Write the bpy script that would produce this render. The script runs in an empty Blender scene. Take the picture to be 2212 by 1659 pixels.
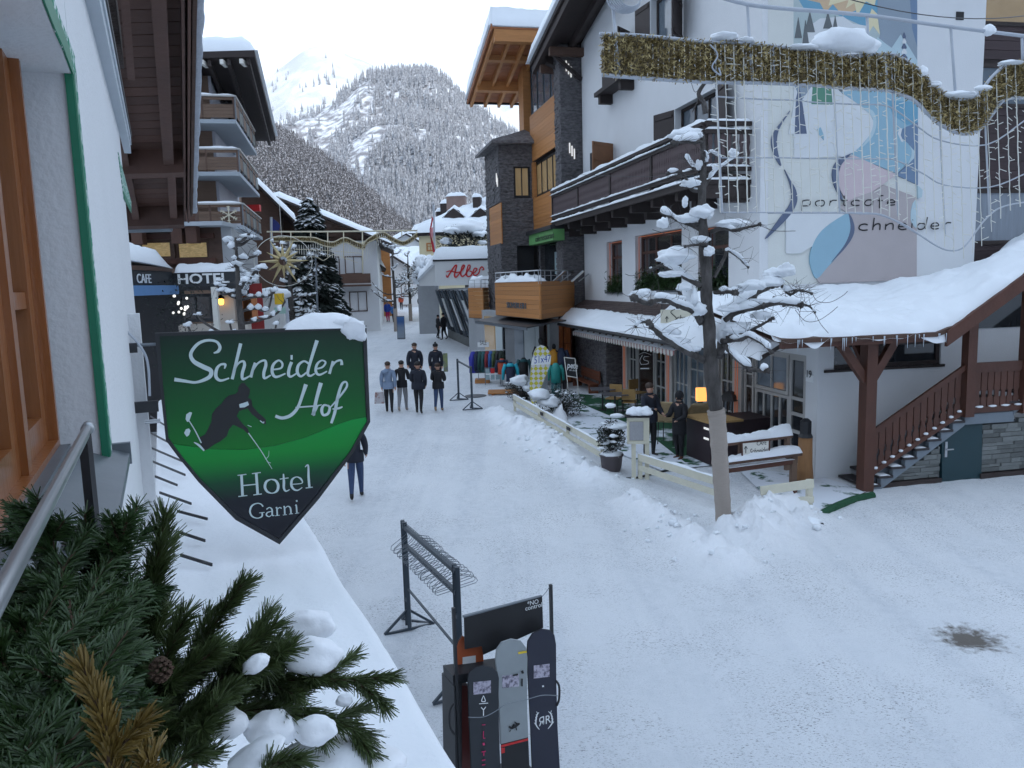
import bpy,bmesh,math,random,sys
from mathutils import Vector,Matrix,noise
import numpy as np
random.seed(7)
S = bpy.context.scene
COL = S.collection
R_ = math.radians
# ------------------------------------------------------------ camera
FPX,CAMZ = 1680.0,5.0
PITCH,ROLL = math.atan(220/1680),0.028
_f = Vector((0,math.cos(PITCH),-math.sin(PITCH)))
_r = Vector((1,0,0)); _u = Vector((0,math.sin(PITCH),math.cos(PITCH)))
_R = _r*math.cos(ROLL)-_u*math.sin(ROLL)
_U = _u*math.cos(ROLL)+_r*math.sin(ROLL)
CAM = Vector((0,0,CAMZ))
cd = bpy.data.cameras.new('camera'); cam = bpy.data.objects.new('camera',cd); COL.objects.link(cam)
cd.sensor_width = 36; cd.lens = 36*FPX/2212; cd.clip_start = .05; cd.clip_end = 12000
M = Matrix(((_R.x,_U.x,-_f.x,0),(_R.y,_U.y,-_f.y,0),(_R.z,_U.z,-_f.z,CAMZ),(0,0,0,1)))
cam.matrix_world = M
S.camera = cam
# ------------------------------------------------------------ light
SUN_EL,SUN_AZ = 24,150
w = bpy.data.worlds.new("World"); S.world = w; w.use_nodes = True
nt = w.node_tree; bg = nt.nodes['Background']
sky = nt.nodes.new('ShaderNodeTexSky'); sky.sky_type = 'NISHITA'; sky.sun_disc = False
sky.sun_elevation = R_(SUN_EL); sky.sun_rotation = R_(SUN_AZ); sky.altitude = 1300; sky.dust_density = 3.0; sky.air_density = 1.0; sky.ozone_density = 1.0
mixw = nt.nodes.new('ShaderNodeMix'); mixw.data_type = 'RGBA'; mixw.inputs[0].default_value = .75
tcw = nt.nodes.new('ShaderNodeTexCoord'); spw = nt.nodes.new('ShaderNodeSeparateXYZ'); mrw = nt.nodes.new('ShaderNodeMapRange'); crw = nt.nodes.new('ShaderNodeMix'); crw.data_type = 'RGBA'
mrw.inputs[1].default_value = 0; mrw.inputs[2].default_value = .9; crw.inputs[6].default_value = (14.5,15.6,17.2,1); crw.inputs[7].default_value = (7.4,9.6,12.6,1)
nt.links.new(tcw.outputs['Generated'],spw.inputs[0]); nt.links.new(spw.outputs['Z'],mrw.inputs[0]); nt.links.new(mrw.outputs[0],crw.inputs[0]); nt.links.new(crw.outputs[2],mixw.inputs[7])
nt.links.new(sky.outputs[0],mixw.inputs[6]); nt.links.new(mixw.outputs[2],bg.inputs[0]); bg.inputs[1].default_value = .13
sd = bpy.data.lights.new('sun','SUN'); sun = bpy.data.objects.new('sun',sd); COL.objects.link(sun)
sd.energy = 2.0; sd.angle = R_(.6); sd.color = (1,.95,.88)
_sd = Vector((math.sin(R_(SUN_AZ))*math.cos(R_(SUN_EL)),math.cos(R_(SUN_AZ))*math.cos(R_(SUN_EL)),math.sin(R_(SUN_EL))))
sun.rotation_euler = _sd.to_track_quat('Z','Y').to_euler()
S.view_settings.view_transform = 'Standard'; S.view_settings.look = 'None'
S.view_settings.gamma = 1; S.view_settings.use_curve_mapping = False
S.view_settings.exposure = 0.18
# ------------------------------------------------------------ survey helpers (photo pixels of a 2212 x 1659 view -> places)
def ray(x,y):return _f*FPX+_R*(x-1106)-_U*(y-829.5)
def gz(X,Y):
 return.022*max(0.0,min(Y,130))
def G(x,y,dz=0):
 d = ray(x,y); t = (CAMZ-dz)/(.022*d.y-d.z); return CAM+d*t
def Zp(x,y,z):
 d = ray(x,y); return CAM+d*((z-CAMZ)/d.z)
def Dp(x,y,Y):
 d = ray(x,y); return CAM+d*(Y/d.y)
class Fr:
 """vertical plane: origin, direction (deg from +X); d is measured towards the viewer side"""
 def __init__(s,ox,oy,deg,z=0):
  a = R_(deg); s.o = Vector((ox,oy,z)); s.u = Vector((math.cos(a),math.sin(a),0)); s.n = Vector((s.u.y,-s.u.x,0)); s.k = Vector((0,0,1))
 def P(s,u,z,d=0):return s.o+s.u*u+s.k*z+s.n*d
 def hit(s,x,y,d=0):
  q = ray(x,y); o = s.o+s.n*d; t = (o-CAM).dot(s.n)/q.dot(s.n); p = CAM+q*t-s.o
  return p.dot(s.u),p.z
 def M(s,u0,u1,z0,z1,d0,d1):
  c = s.P((u0+u1)/2,(z0+z1)/2,(d0+d1)/2)
  m = Matrix(((s.u.x,s.n.x,0,0),(s.u.y,s.n.y,0,0),(0,0,1,0),(0,0,0,1)))
  return Matrix.Translation(c)@m@Matrix.Diagonal((abs(u1-u0),abs(d1-d0),abs(z1-z0),1))
  # ------------------------------------------------------------ materials
MATS = {}
def mat(name,col,rough=.7,var=.18,scale=4,bump=0,bs=None,metal=0,st=(1,1,1),emis=None,rnd=0,spec=None,alpha=None,trans=0,coat=0,world=False,col2=None,thr=None):
 m = bpy.data.materials.new(name); m.use_nodes = True; t = m.node_tree; b = t.nodes['Principled BSDF']
 b.inputs['Roughness'].default_value = rough; b.inputs['Metallic'].default_value = metal
 if spec is not None:b.inputs['Specular IOR Level'].default_value = spec
 if trans:b.inputs['Transmission Weight'].default_value = trans
 if coat:b.inputs['Coat Weight'].default_value = coat; b.inputs['Coat Roughness'].default_value = .08
 tc = t.nodes.new('ShaderNodeTexCoord'); mp = t.nodes.new('ShaderNodeMapping'); mp.inputs['Scale'].default_value = st
 if world:
  g = t.nodes.new('ShaderNodeNewGeometry'); t.links.new(g.outputs['Position'],mp.inputs[0])
 else:t.links.new(tc.outputs['Object'],mp.inputs[0])
 n = t.nodes.new('ShaderNodeTexNoise'); n.inputs['Scale'].default_value = scale; n.inputs['Detail'].default_value = 6; n.inputs['Roughness'].default_value = .6
 t.links.new(mp.outputs[0],n.inputs[0])
 mx = t.nodes.new('ShaderNodeMix'); mx.data_type = 'RGBA'
 c = Vector(col[:3])
 if col2 is None:A = c*(1-var); B = c*(1+var)
 else:A = Vector(col); B = Vector(col2)
 mx.inputs[6].default_value = (*A,1); mx.inputs[7].default_value = (*[min(v,.92) for v in B],1)
 if thr:
  mr = t.nodes.new('ShaderNodeMapRange'); mr.inputs[1].default_value = thr[0]; mr.inputs[2].default_value = thr[1]
  t.links.new(n.outputs[0],mr.inputs[0]); t.links.new(mr.outputs[0],mx.inputs[0])
 else:t.links.new(n.outputs[0],mx.inputs[0])
 out = mx.outputs[2]
 if rnd:
  oi = t.nodes.new('ShaderNodeObjectInfo'); hs = t.nodes.new('ShaderNodeHueSaturation'); mr = t.nodes.new('ShaderNodeMapRange')
  mr.inputs[3].default_value = 1-rnd; mr.inputs[4].default_value = 1+rnd
  t.links.new(oi.outputs['Random'],mr.inputs[0]); t.links.new(mr.outputs[0],hs.inputs['Value']); t.links.new(out,hs.inputs['Color']); out = hs.outputs[0]
 t.links.new(out,b.inputs['Base Color'])
 if bump:
  n2 = t.nodes.new('ShaderNodeTexNoise'); n2.inputs['Scale'].default_value = bs or scale*4; n2.inputs['Detail'].default_value = 5
  t.links.new(mp.outputs[0],n2.inputs[0])
  bp = t.nodes.new('ShaderNodeBump'); bp.inputs['Strength'].default_value = min(1,bump); bp.inputs['Distance'].default_value = .02*max(1,bump)
  t.links.new(n2.outputs[0],bp.inputs['Height']); t.links.new(bp.outputs[0],b.inputs['Normal'])
 if emis:b.inputs['Emission Color'].default_value = (*emis[0],1); b.inputs['Emission Strength'].default_value = emis[1]
 MATS[name] = m; return m
 # ------------------------------------------------------------ object helpers
WM = {}
def tag(o,label=None,cat=None,group=None,kind=None):
 if label:o['label'] = label
 if cat:o['category'] = cat
 if group:o['group'] = group
 if kind:o['kind'] = kind
 return o
def thing(name,label,cat,loc=(0,0,0),group=None,kind=None,rz=0):
 o = bpy.data.objects.new(name,None); o.empty_display_size = .2; COL.objects.link(o)
 o.location = loc; o.rotation_euler = (0,0,rz); WM[o.name] = Matrix.Translation(Vector(loc))@Matrix.Rotation(rz,4,'Z')
 return tag(o,label,cat,group,kind)
def wm(o):return WM.get(o.name,Matrix.Identity(4)) if o else Matrix.Identity(4)
_cubes = {}
def cube(m):
 if m.name not in _cubes:
  me = bpy.data.meshes.new('piece')
  v = [(x,y,z) for x in (-.5,.5) for y in (-.5,.5) for z in (-.5,.5)]
  f = [(0,1,3,2),(4,6,7,5),(0,4,5,1),(2,3,7,6),(0,2,6,4),(1,5,7,3)]
  me.from_pydata(v,[],f); me.materials.append(m); _cubes[m.name] = me
 return _cubes[m.name]
def piece(name,m,par,Mx,me=None):
 o = bpy.data.objects.new(name,me or cube(m)); COL.objects.link(o)
 if par:o.parent = par
 o.matrix_basis = wm(par).inverted()@Mx
 WM[o.name] = wm(par)@o.matrix_basis
 return o
class MB:
 def __init__(s):s.v = []; s.f = []; s.m = []; s.mi = 0; s.sm = []; s.smooth = False
 def add(s,vs,fs):
  b = len(s.v); s.v+=[tuple(v) for v in vs]
  for f in fs:s.f.append(tuple(i+b for i in f)); s.m.append(s.mi); s.sm.append(s.smooth)
  return s
 def hexa(s,p):return s.add(p,[(0,3,2,1),(4,5,6,7),(0,1,5,4),(1,2,6,5),(2,3,7,6),(3,0,4,7)])
 def box(s,x0,x1,y0,y1,z0,z1):return s.hexa([(x0,y0,z0),(x1,y0,z0),(x1,y1,z0),(x0,y1,z0),(x0,y0,z1),(x1,y0,z1),(x1,y1,z1),(x0,y1,z1)])
 def fb(s,fr,u0,u1,z0,z1,d0,d1):return s.hexa([fr.P(u,z,d) for z in (z0,z1) for u,d in ((u0,d1),(u1,d1),(u1,d0),(u0,d0))])
 def bar(s,a,b,w=.05,h=None,up=(0,0,1)):
  a = Vector(a); b = Vector(b); h = h or w; t = (b-a).normalized(); up = Vector(up)
  if abs(t.dot(up))>.98:up = Vector((0,1,0))
  x = t.cross(up).normalized()*w/2; y = x.cross(t).normalized()*h/2
  return s.hexa([a-x-y,a+x-y,a+x+y,a-x+y,b-x-y,b+x-y,b+x+y,b-x+y])
 def prism(s,pts,off):
  n = len(pts); off = Vector(off); a = [Vector(p) for p in pts]; b = [p+off for p in a]
  return s.add(a+b,[tuple(range(n))[::-1],tuple(range(n,2*n))]+[(i,(i+1)%n,n+(i+1)%n,n+i) for i in range(n)])
 def fpoly(s,fr,uz,d0,d1):return s.prism([fr.P(u,z,d0) for u,z in uz],fr.n*(d1-d0))
 def tube(s,pts,r,n=8,cap=True,closed=False):
  pts = [Vector(p) for p in pts]; rs = r if isinstance(r,(list,tuple)) else [r]*len(pts); m = len(pts); vs = []; prev = None
  for i,p in enumerate(pts):
   if closed:t = pts[(i+1)%m]-pts[i-1]
   else:t = (pts[min(i+1,m-1)]-pts[max(i-1,0)])
   t = t.normalized() if t.length>1e-9 else Vector((0,0,1))
   if prev is None:
    x = t.cross(Vector((0,0,1)));
    if x.length<.1:x = t.cross(Vector((0,1,0)))
   else:x = prev-t*prev.dot(t)
   x.normalize(); prev = x; y = t.cross(x)
   for k in range(n):a = 2*math.pi*k/n; vs.append(p+(x*math.cos(a)+y*math.sin(a))*rs[i])
  fs = [(i*n+k,i*n+(k+1)%n,((i+1)%m)*n+(k+1)%n,((i+1)%m)*n+k) for i in range(m if closed else m-1) for k in range(n)]
  if cap and not closed:fs+=[tuple(range(n))[::-1],tuple(range((m-1)*n,m*n))]
  return s.add(vs,fs)
 def lathe(s,c,prof,n=12):
  c = Vector(c); vs = [c+Vector((r*math.cos(2*math.pi*k/n),r*math.sin(2*math.pi*k/n),z)) for r,z in prof for k in range(n)]; m = len(prof)
  return s.add(vs,[(i*n+k,i*n+(k+1)%n,(i+1)*n+(k+1)%n,(i+1)*n+k) for i in range(m-1) for k in range(n)]+[tuple(range(n))[::-1],tuple(range((m-1)*n,m*n))])
 def blob(s,c,r,n=10,m=6,jit=.12,seed=0,flat=0):
  """lumpy ellipsoid; flat>0 keeps the underside flat"""
  c = Vector(c); vs = []
  for i in range(m+1):
   th = math.pi*i/m
   for k in range(n):
    ph = 2*math.pi*k/n; d = Vector((math.sin(th)*math.cos(ph),math.sin(th)*math.sin(ph),math.cos(th)))
    q = 1+jit*noise.noise(d*1.7+Vector((seed*3.1,seed,0)))*2
    z = d.z if d.z>0 else d.z*(1-flat)
    vs.append(c+Vector((d.x*r[0]*q,d.y*r[1]*q,z*r[2]*q)))
  return s.add(vs,[(i*n+k,(i+1)*n+k,(i+1)*n+(k+1)%n,i*n+(k+1)%n) for i in range(m) for k in range(n)])
 def build(s,name,mats,par=None,label=None):
  me = bpy.data.meshes.new(name); im = wm(par).inverted()
  me.from_pydata([im@Vector(v) for v in s.v],[],s.f)
  for m in (mats if isinstance(mats,(list,tuple)) else [mats]):me.materials.append(m)
  me.polygons.foreach_set('material_index',s.m); me.polygons.foreach_set('use_smooth',s.sm)
  me.update()
  o = bpy.data.objects.new(name,me); COL.objects.link(o)
  if par:o.parent = par
  WM[o.name] = wm(par).copy()
  if label:o['label'] = label
  return o
def copy_tree(o,par=None,label=None,loc=None,rz=None,mats=None):
 c = o.copy(); COL.objects.link(c)
 if par:c.parent = par
 if label:c['label'] = label
 if loc is not None:c.location = loc
 if rz is not None:c.rotation_euler = (0,0,rz)
 for ch in list(o.children):copy_tree(ch,c)
 return c
def xr(poly,z):
 """horizontal extent of a polygon at height z"""
 xs = []
 for (a,b),(c,d) in zip(poly,poly[1:]+poly[:1]):
  if (b<=z<d) or (d<=z<b):xs.append(a+(c-a)*(z-b)/(d-b))
 return (min(xs),max(xs)) if len(xs)>1 else None
def planks(fr,poly,rowh,m,par,d0,d1,name='plank',gap=.008,seg=None):
 z0 = min(p[1]for p in poly); z1 = max(p[1]for p in poly); n = max(1,round((z1-z0)/rowh)); h = (z1-z0)/n; k = 0
 for i in range(n):
  za,zb = z0+i*h,z0+(i+1)*h
  rs = [xr(poly,za+(zb-za)*t) for t in (.03,.5,.97)]
  if None in rs:rs = [r for r in rs if r]
  if not rs:continue
  ua,ub = sum(r[0]for r in rs)/len(rs),sum(r[1]for r in rs)/len(rs)
  if ub-ua<.03:continue
  cuts = [ua]+(sorted(random.uniform(ua,ub) for _ in range(int((ub-ua)/seg))) if seg else [])+[ub]
  for a,b in zip(cuts,cuts[1:]):
   if b-a>.05:piece(name,m,par,fr.M(a+.002,b-.002,za+gap/2,zb-gap/2,d0,d1+random.uniform(0,.006))); k+=1
def stones(fr,poly,rowh,L,m,par,d0,d1,solo=False,name='stone',seed=1,hole=()):
 rnd = random.Random(seed); mb = MB(); z0 = min(p[1]for p in poly); z1 = max(p[1]for p in poly); z = z0
 while z<z1-.01:
  h = min(rowh*rnd.uniform(.7,1.35),z1-z); r = xr(poly,z+h*.5)
  if r:
   u = r[0]
   while u<r[1]-.01:
    l = min(rnd.uniform(*L),r[1]-u)
    if r[1]-u-l<L[0]*.4:l = r[1]-u
    uu,ll = u,l
    skip = False
    for a,b,c,d in hole:
     if z+h*.5>c and z+h*.5<d and u<b and u+l>a:
      if u<a-.03:ll = a-u
      elif u+l>b+.03:uu = b; ll = u+l-b
      else:skip = True
    if not skip:
     dd = d1+rnd.uniform(-.025,.025)
     if solo:piece(name,m,par,fr.M(uu+.004,uu+ll-.004,z+.004,z+h-.004,d0,dd))
     else:mb.fb(fr,uu+.003,uu+ll-.003,z+.003,z+h-.003,d0,dd)
    u+=l
  z+=h
 if not solo and mb.v:
  o = mb.build(name+'_cladding',m,par); o['kind'] = 'stuff'; return o
  # ------------------------------------------------------------ lettering
def text(fr,s,u,z,h,m,par,d=.01,ext=.006,w=None,name='lettering',slant=0,rot=0,M_=None,bold=0,font=None,align='LEFT'):
 cu = bpy.data.curves.new('t','FONT'); cu.body = s; cu.size = 1; cu.extrude = 0; cu.shear = slant; cu.resolution_u = 3; cu.offset = bold; cu.align_x = align
 o = bpy.data.objects.new('t',cu); COL.objects.link(o); bpy.context.view_layer.update()
 me = bpy.data.meshes.new_from_object(o.evaluated_get(bpy.context.evaluated_depsgraph_get())); bpy.data.objects.remove(o)
 vs = [v.co.copy() for v in me.vertices]; fs = [tuple(p.vertices) for p in me.polygons]; bpy.data.meshes.remove(me)
 x0 = min(v.x for v in vs); x1 = max(v.x for v in vs); y1 = max(v.y for v in vs); y0 = min(v.y for v in vs)
 k = h/.72; kx = k if w is None else w/(x1-x0); c,sn = math.cos(rot),math.sin(rot)
 if align=='CENTER':x0 = (x0+x1)/2
 mb = MB(); n = len(vs); P = []
 for v in vs:
  a,b = (v.x-x0)*kx,v.y*k; a,b = a*c-b*sn,a*sn+b*c
  P.append((u+a,z+b))
 mb.add([fr.P(a,b,d) for a,b in P],fs)
 ed = {}
 for f in fs:
  for i in range(len(f)):
   e = (f[i],f[(i+1)%len(f)]); ed[e] = 1
 if ext:
  mb.add([fr.P(a,b,d+ext) for a,b in P],fs)
  mb.add([fr.P(a,b,d) for a,b in P]+[fr.P(a,b,d+ext) for a,b in P],[(a,b,b+n,a+n) for a,b in ed if (b,a) not in ed])
 return mb.build(name,m,par)
def spline(p,n=6):
 out = []; q = [p[0]]+list(p)+[p[-1]]
 for i in range(1,len(q)-2):
  for k in range(n):
   t = k/n; a,b,c,d = q[i-1],q[i],q[i+1],q[i+2]
   out.append(tuple(.5*(2*b[j]+(c[j]-a[j])*t+(2*a[j]-5*b[j]+4*c[j]-d[j])*t*t+(3*b[j]-a[j]-3*c[j]+d[j])*t**3) for j in range(len(b))))
 out.append(tuple(p[-1])); return out
def strokes(fn,lst,m,par,name='lettering',n=6):
 """fn maps drawing (x, y) to a point; each stroke is [(x, y, width), ...] drawn as a flat ribbon"""
 mb = MB()
 for st in lst:
  p = spline([(*q,6)[:3]for q in st],n); L = []; Rr = []
  for i,q in enumerate(p):
   a,b = p[max(i-1,0)],p[min(i+1,len(p)-1)]; dx,dy = b[0]-a[0],b[1]-a[1]; l = math.hypot(dx,dy) or 1
   nx,ny = -dy/l*q[2]/2,dx/l*q[2]/2
   L.append(fn(q[0]+nx,q[1]+ny)); Rr.append(fn(q[0]-nx,q[1]-ny))
  k = len(L); mb.add(L+Rr,[(i,i+1,k+i+1,k+i) for i in range(k-1)])
 return mb.build(name,m,par)
 # ------------------------------------------------------------ palette
snow = mat('snow',(.82,.85,.88),.65,.04,1.5,.5,9,world=True)
snow_soft = mat('snow_fresh',(.84,.86,.89),.7,.03,3,.25,30,world=True)
white_plaster = mat('white_plaster',(.68,.69,.70),.85,.06,1.2,.25,40)
white_paint = mat('white_paint',(.72,.70,.64),.6,.1,6,.1)
cream_paint = mat('cream_paint',(.62,.59,.47),.6,.12,6,.1)
cream_wall = mat('cream_wall',(.66,.58,.38),.85,.08,2)
grey_wall = mat('grey_wall',(.35,.36,.37),.8,.12,3)
green_paint = mat('green_paint',(.008,.16,.085),.5,.15,5)
brown_wood = mat('brown_wood',(.095,.05,.033),.65,.4,3,.4,12,st=(.3,3,3),rnd=.2)
dark_wood = mat('dark_wood',(.030,.020,.018),.7,.35,3,.4,12,rnd=.2)
soffit_wood = mat('soffit_wood',(.085,.038,.025),.7,.35,2,.4,9,rnd=.22)
red_wood = mat('red_brown_wood',(.08,.028,.016),.6,.3,3,.3,14,rnd=.12)
orange_wood = mat('orange_wood',(.42,.13,.025),.42,.25,2.5,.2,10,st=(6,6,.6),coat=.2)
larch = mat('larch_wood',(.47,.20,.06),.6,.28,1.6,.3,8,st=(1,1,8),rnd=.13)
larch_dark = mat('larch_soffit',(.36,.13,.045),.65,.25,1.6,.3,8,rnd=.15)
grey_brown = mat('weathered_boards',(.15,.095,.065),.75,.3,2,.3,9,st=(1,1,7),rnd=.15)
slate = mat('slate_stone',(.05,.047,.05),.8,.5,5.5,.6,18,st=(1,1,2.5),rnd=.25,col2=(.19,.18,.185),thr=(.3,.7))
pale_slate = mat('grey_stone',(.15,.16,.155),.8,.45,5,.6,18,rnd=.35)
black_metal = mat('black_metal',(.014,.015,.018),.45,.2,8)
steel = mat('steel',(.42,.44,.46),.35,.15,8,metal=.8)
zinc = mat('zinc_sheet',(.16,.18,.20),.45,.3,2,.1,metal=.5)
galv = mat('galvanised_tube',(.42,.45,.50),.5,.12,12)
glass = mat('window_glass',(.02,.024,.028),.06,.3,1,spec=.8)
glass_blue = mat('window_glass_blue',(.10,.13,.16),.08,.5,.8,spec=.8)
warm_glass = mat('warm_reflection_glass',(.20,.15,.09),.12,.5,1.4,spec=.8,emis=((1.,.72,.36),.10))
black = mat('black_plastic',(.01,.01,.012),.5,.2,8)
turf = mat('green_turf',(.012,.07,.03),.95,.4,20,.6,120)
bark = mat('bark',(.05,.044,.04),.9,.45,7,2.5,22,st=(1,1,.45),col2=(.12,.11,.105),thr=(.38,.72))
wrap = mat('burlap_wrap',(.36,.31,.27),.95,.12,8,.5,60,st=(1,1,5))
needle = mat('fir_needles',(.028,.062,.014),.5,.5,14,rnd=.3)
needle_l = mat('pine_needles',(.055,.08,.025),.5,.5,14,rnd=.3)
needle_y = mat('dry_needles',(.17,.11,.022),.55,.4,14)
shrub = mat('dark_leaves',(.018,.028,.02),.6,.5,20)
print_w = mat('print_white',(.80,.82,.82),.6,.03)
print_k = mat('print_black',(.012,.012,.014),.6,.1)
gold = mat('gold_tinsel',(.16,.11,.03),.4,.6,12,.5,80,metal=.3,col2=(.62,.50,.24),thr=(.42,.66))
# ============================================================ SETTING: ground, mountains
def seg_d(p,a,b):
 ab = (b[0]-a[0],b[1]-a[1]); l = ab[0]**2+ab[1]**2
 t = max(0,min(1,((p[0]-a[0])*ab[0]+(p[1]-a[1])*ab[1])/l)); return math.hypot(p[0]-a[0]-ab[0]*t,p[1]-a[1]-ab[1]*t),t
def gp(x,y):q = G(x,y); return (q.x,q.y)
BANKS = [([gp(1070,895),gp(1150,945),gp(1230,1005),gp(1290,1040)],.55,.24),([gp(1370,1090),gp(1440,1140),gp(1510,1195),gp(1580,1225)],.45,.26),
([gp(1610,1170),gp(1650,1140),gp(1690,1115)],.7,.46),([gp(1150,930),gp(1220,970)],.9,.14),
([gp(1180,872),gp(1215,905)],.35,.40),([gp(700,800),gp(760,690)],1.6,.35)]
TURFS = [[gp(1235,850),gp(1560,880),gp(1590,1000),gp(1480,1000),gp(1390,930),gp(1230,862)],[gp(1235,850),gp(1560,880),gp(1590,1000),gp(1430,1018),gp(1300,965),gp(1185,880)],[gp(1590,1010),gp(1770,1030),gp(1875,1062),gp(1770,1102),gp(1640,1060)]]
def inpoly(p,poly):
 c = False
 for (a,b),(x,y) in zip(poly,poly[1:]+poly[:1]):
  if (b>p[1])!=(y>p[1]) and p[0]<(x-a)*(p[1]-b)/(y-b)+a:c = not c
 return c
HOLE = gp(2100,1378)
def gheight(X,Y):
 z = gz(X,Y); fr = 0
 if -9<X<17 and 1<Y<45:
  q = Vector((X,Y,0)); t = 0
  if any(inpoly((X,Y),T) for T in TURFS):return z-.03,0
  for line,wd,h in BANKS:
   dm = min(seg_d((X,Y),a,b)[0]for a,b in zip(line,line[1:]))
   if dm<wd*1.8:
    g = math.exp(-(dm/wd)**2*1.4)
    nn = noise.fractal(q*3.4,.8,2,5); n3 = abs(noise.noise(q*8))*.5
    z+=h*g*(1+.55*nn+n3*(h<.6)); fr = max(fr,g)
  z+=.012*noise.noise(q*1.3)+.012*noise.noise(q*4.1)+.007*noise.noise(q*9)
  # trampled tracks near the rack and footprints
  if -3.5<X<.5 and 4<Y<12:z+=.04*noise.noise(q*5.5)
  # soft rut in side street
  d = math.hypot((X-HOLE[0])/.5,(Y-HOLE[1])/.3)
  if d<1.5:z-=.05*math.exp(-d*d*1.5)
 return z,fr
def axis(lo,a,b,hi,st):
 out = [lo,lo*.4,lo*.15,a-40,a-15,a-5,a-1.5]; x = a
 while x<b:out.append(x); x+=st
 x = b
 while x<hi:out.append(x); x+=max(st,(x-b)*.25)
 return out+[hi]
xs_ = axis(-3500,-7,13,3500,.1); ys_ = axis(-3500,2,30,4200,.1)
vs = []; fre = []
for Y in ys_:
 for X in xs_:
  z,fr = gheight(X,Y); vs.append((X,Y,z)); fre.append(fr)
nx = len(xs_); fs = [(j*nx+i,j*nx+i+1,(j+1)*nx+i+1,(j+1)*nx+i) for j in range(len(ys_)-1) for i in range(nx-1)]
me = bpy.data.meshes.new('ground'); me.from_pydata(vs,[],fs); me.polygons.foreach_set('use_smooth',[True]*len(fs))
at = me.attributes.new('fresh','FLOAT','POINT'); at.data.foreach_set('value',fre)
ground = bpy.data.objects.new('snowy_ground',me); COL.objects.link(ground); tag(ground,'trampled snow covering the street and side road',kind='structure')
def ground_mat():
 m = bpy.data.materials.new('trampled_snow'); m.use_nodes = True; t = m.node_tree; N = t.nodes.new; L = t.links.new; b = t.nodes['Principled BSDF']; b.inputs['Roughness'].default_value = .6
 g = N('ShaderNodeNewGeometry')
 def nz(scale,det=5,st=(1,1,1),rough=.6,rot=0):
  mp = N('ShaderNodeMapping'); mp.inputs['Scale'].default_value = st; mp.inputs['Rotation'].default_value = (0,0,rot); L(g.outputs['Position'],mp.inputs[0])
  n = N('ShaderNodeTexNoise'); n.inputs['Scale'].default_value = scale; n.inputs['Detail'].default_value = det; n.inputs['Roughness'].default_value = rough; L(mp.outputs[0],n.inputs[0]); return n.outputs[0]
 def rmp(s,a,b_,c=0,d=1):
  r = N('ShaderNodeMapRange'); r.inputs[1].default_value = a; r.inputs[2].default_value = b_; r.inputs[3].default_value = c; r.inputs[4].default_value = d; L(s,r.inputs[0]); return r.outputs[0]
 def mul(a,c):
  q = N('ShaderNodeMath'); q.operation = 'MULTIPLY'; L(a,q.inputs[0]); L(c,q.inputs[1]); return q.outputs[0]
 def mixc(f,a,c):
  q = N('ShaderNodeMix'); q.data_type = 'RGBA'; L(f,q.inputs[0])
  for i,v in ((6,a),(7,c)):
   if isinstance(v,tuple):q.inputs[i].default_value = (*v,1)
   else:L(v,q.inputs[i])
  return q.outputs[2]
 A = N('ShaderNodeAttribute'); A.attribute_name = 'fresh'
 base = mixc(rmp(nz(.55),.3,.7),(.64,.66,.68),(.77,.78,.79))
 base = mixc(rmp(nz(.5,4,(3.2,.22,1),.6,-.22),.46,.64,0,.5),base,(.50,.53,.57))
 base = mixc(rmp(nz(7,4),.35,.75),base,(.74,.75,.77))
 base = mixc(A.outputs['Fac'],base,(.85,.86,.88))
 inv = rmp(A.outputs['Fac'],0,.5,1,.12)
 speck = mul(rmp(nz(26,3,(1,2.6,1),.7,.3),.575,.64),rmp(nz(.9,3),.40,.62,.1,1)); speck = mul(speck,inv)
 fine = mul(rmp(nz(75,2),.56,.68,0,.5),rmp(nz(1.3,3),.3,.7,.15,1)); fine = mul(fine,inv)
 sy = N('ShaderNodeSeparateXYZ'); L(g.outputs['Position'],sy.inputs[0]); near = mul(rmp(sy.outputs['Y'],15,5,0,.42),inv); base = mixc(near,base,(.50,.53,.58))  # exposure falloff painted in: snow colour darkens towards the viewer
 c = mixc(speck,base,(.07,.068,.07)); c = mixc(fine,c,(.24,.24,.26))
 # worn dark patch in the side street
 sp = N('ShaderNodeVectorMath'); sp.operation = 'SUBTRACT'; L(g.outputs['Position'],sp.inputs[0]); sp.inputs[1].default_value = (HOLE[0],HOLE[1],gz(*HOLE))
 sc = N('ShaderNodeVectorMath'); sc.operation = 'MULTIPLY'; L(sp.outputs[0],sc.inputs[0]); sc.inputs[1].default_value = (2.6,3.0,0)
 ln = N('ShaderNodeVectorMath'); ln.operation = 'LENGTH'; L(sc.outputs[0],ln.inputs[0])
 ad = N('ShaderNodeMath'); ad.operation = 'ADD'; L(ln.outputs['Value'],ad.inputs[0]); L(rmp(nz(9,6),.2,.8,-.75,.75),ad.inputs[1])
 c = mixc(rmp(ad.outputs[0],1.25,.55),c,(.12,.105,.09))
 L(c,b.inputs['Base Color'])
 hgt = N('ShaderNodeMath'); hgt.operation = 'ADD'; L(nz(11,6),hgt.inputs[0]); L(nz(45,4),hgt.inputs[1])
 bp = N('ShaderNodeBump'); bp.inputs['Strength'].default_value = .7; bp.inputs['Distance'].default_value = .022; L(hgt.outputs[0],bp.inputs['Height']); L(bp.outputs[0],b.inputs['Normal'])
 return m
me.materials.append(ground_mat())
turf_m = mat('snowy_turf',(.012,.075,.03),.95,.3,1.3,.6,130,col2=(.66,.69,.74),thr=(.53,.64),world=True)
turf_s = mat('snow_over_turf',(.02,.08,.04),.9,.3,2.2,.6,60,col2=(.70,.73,.78),thr=(.38,.46),world=True)
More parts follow.
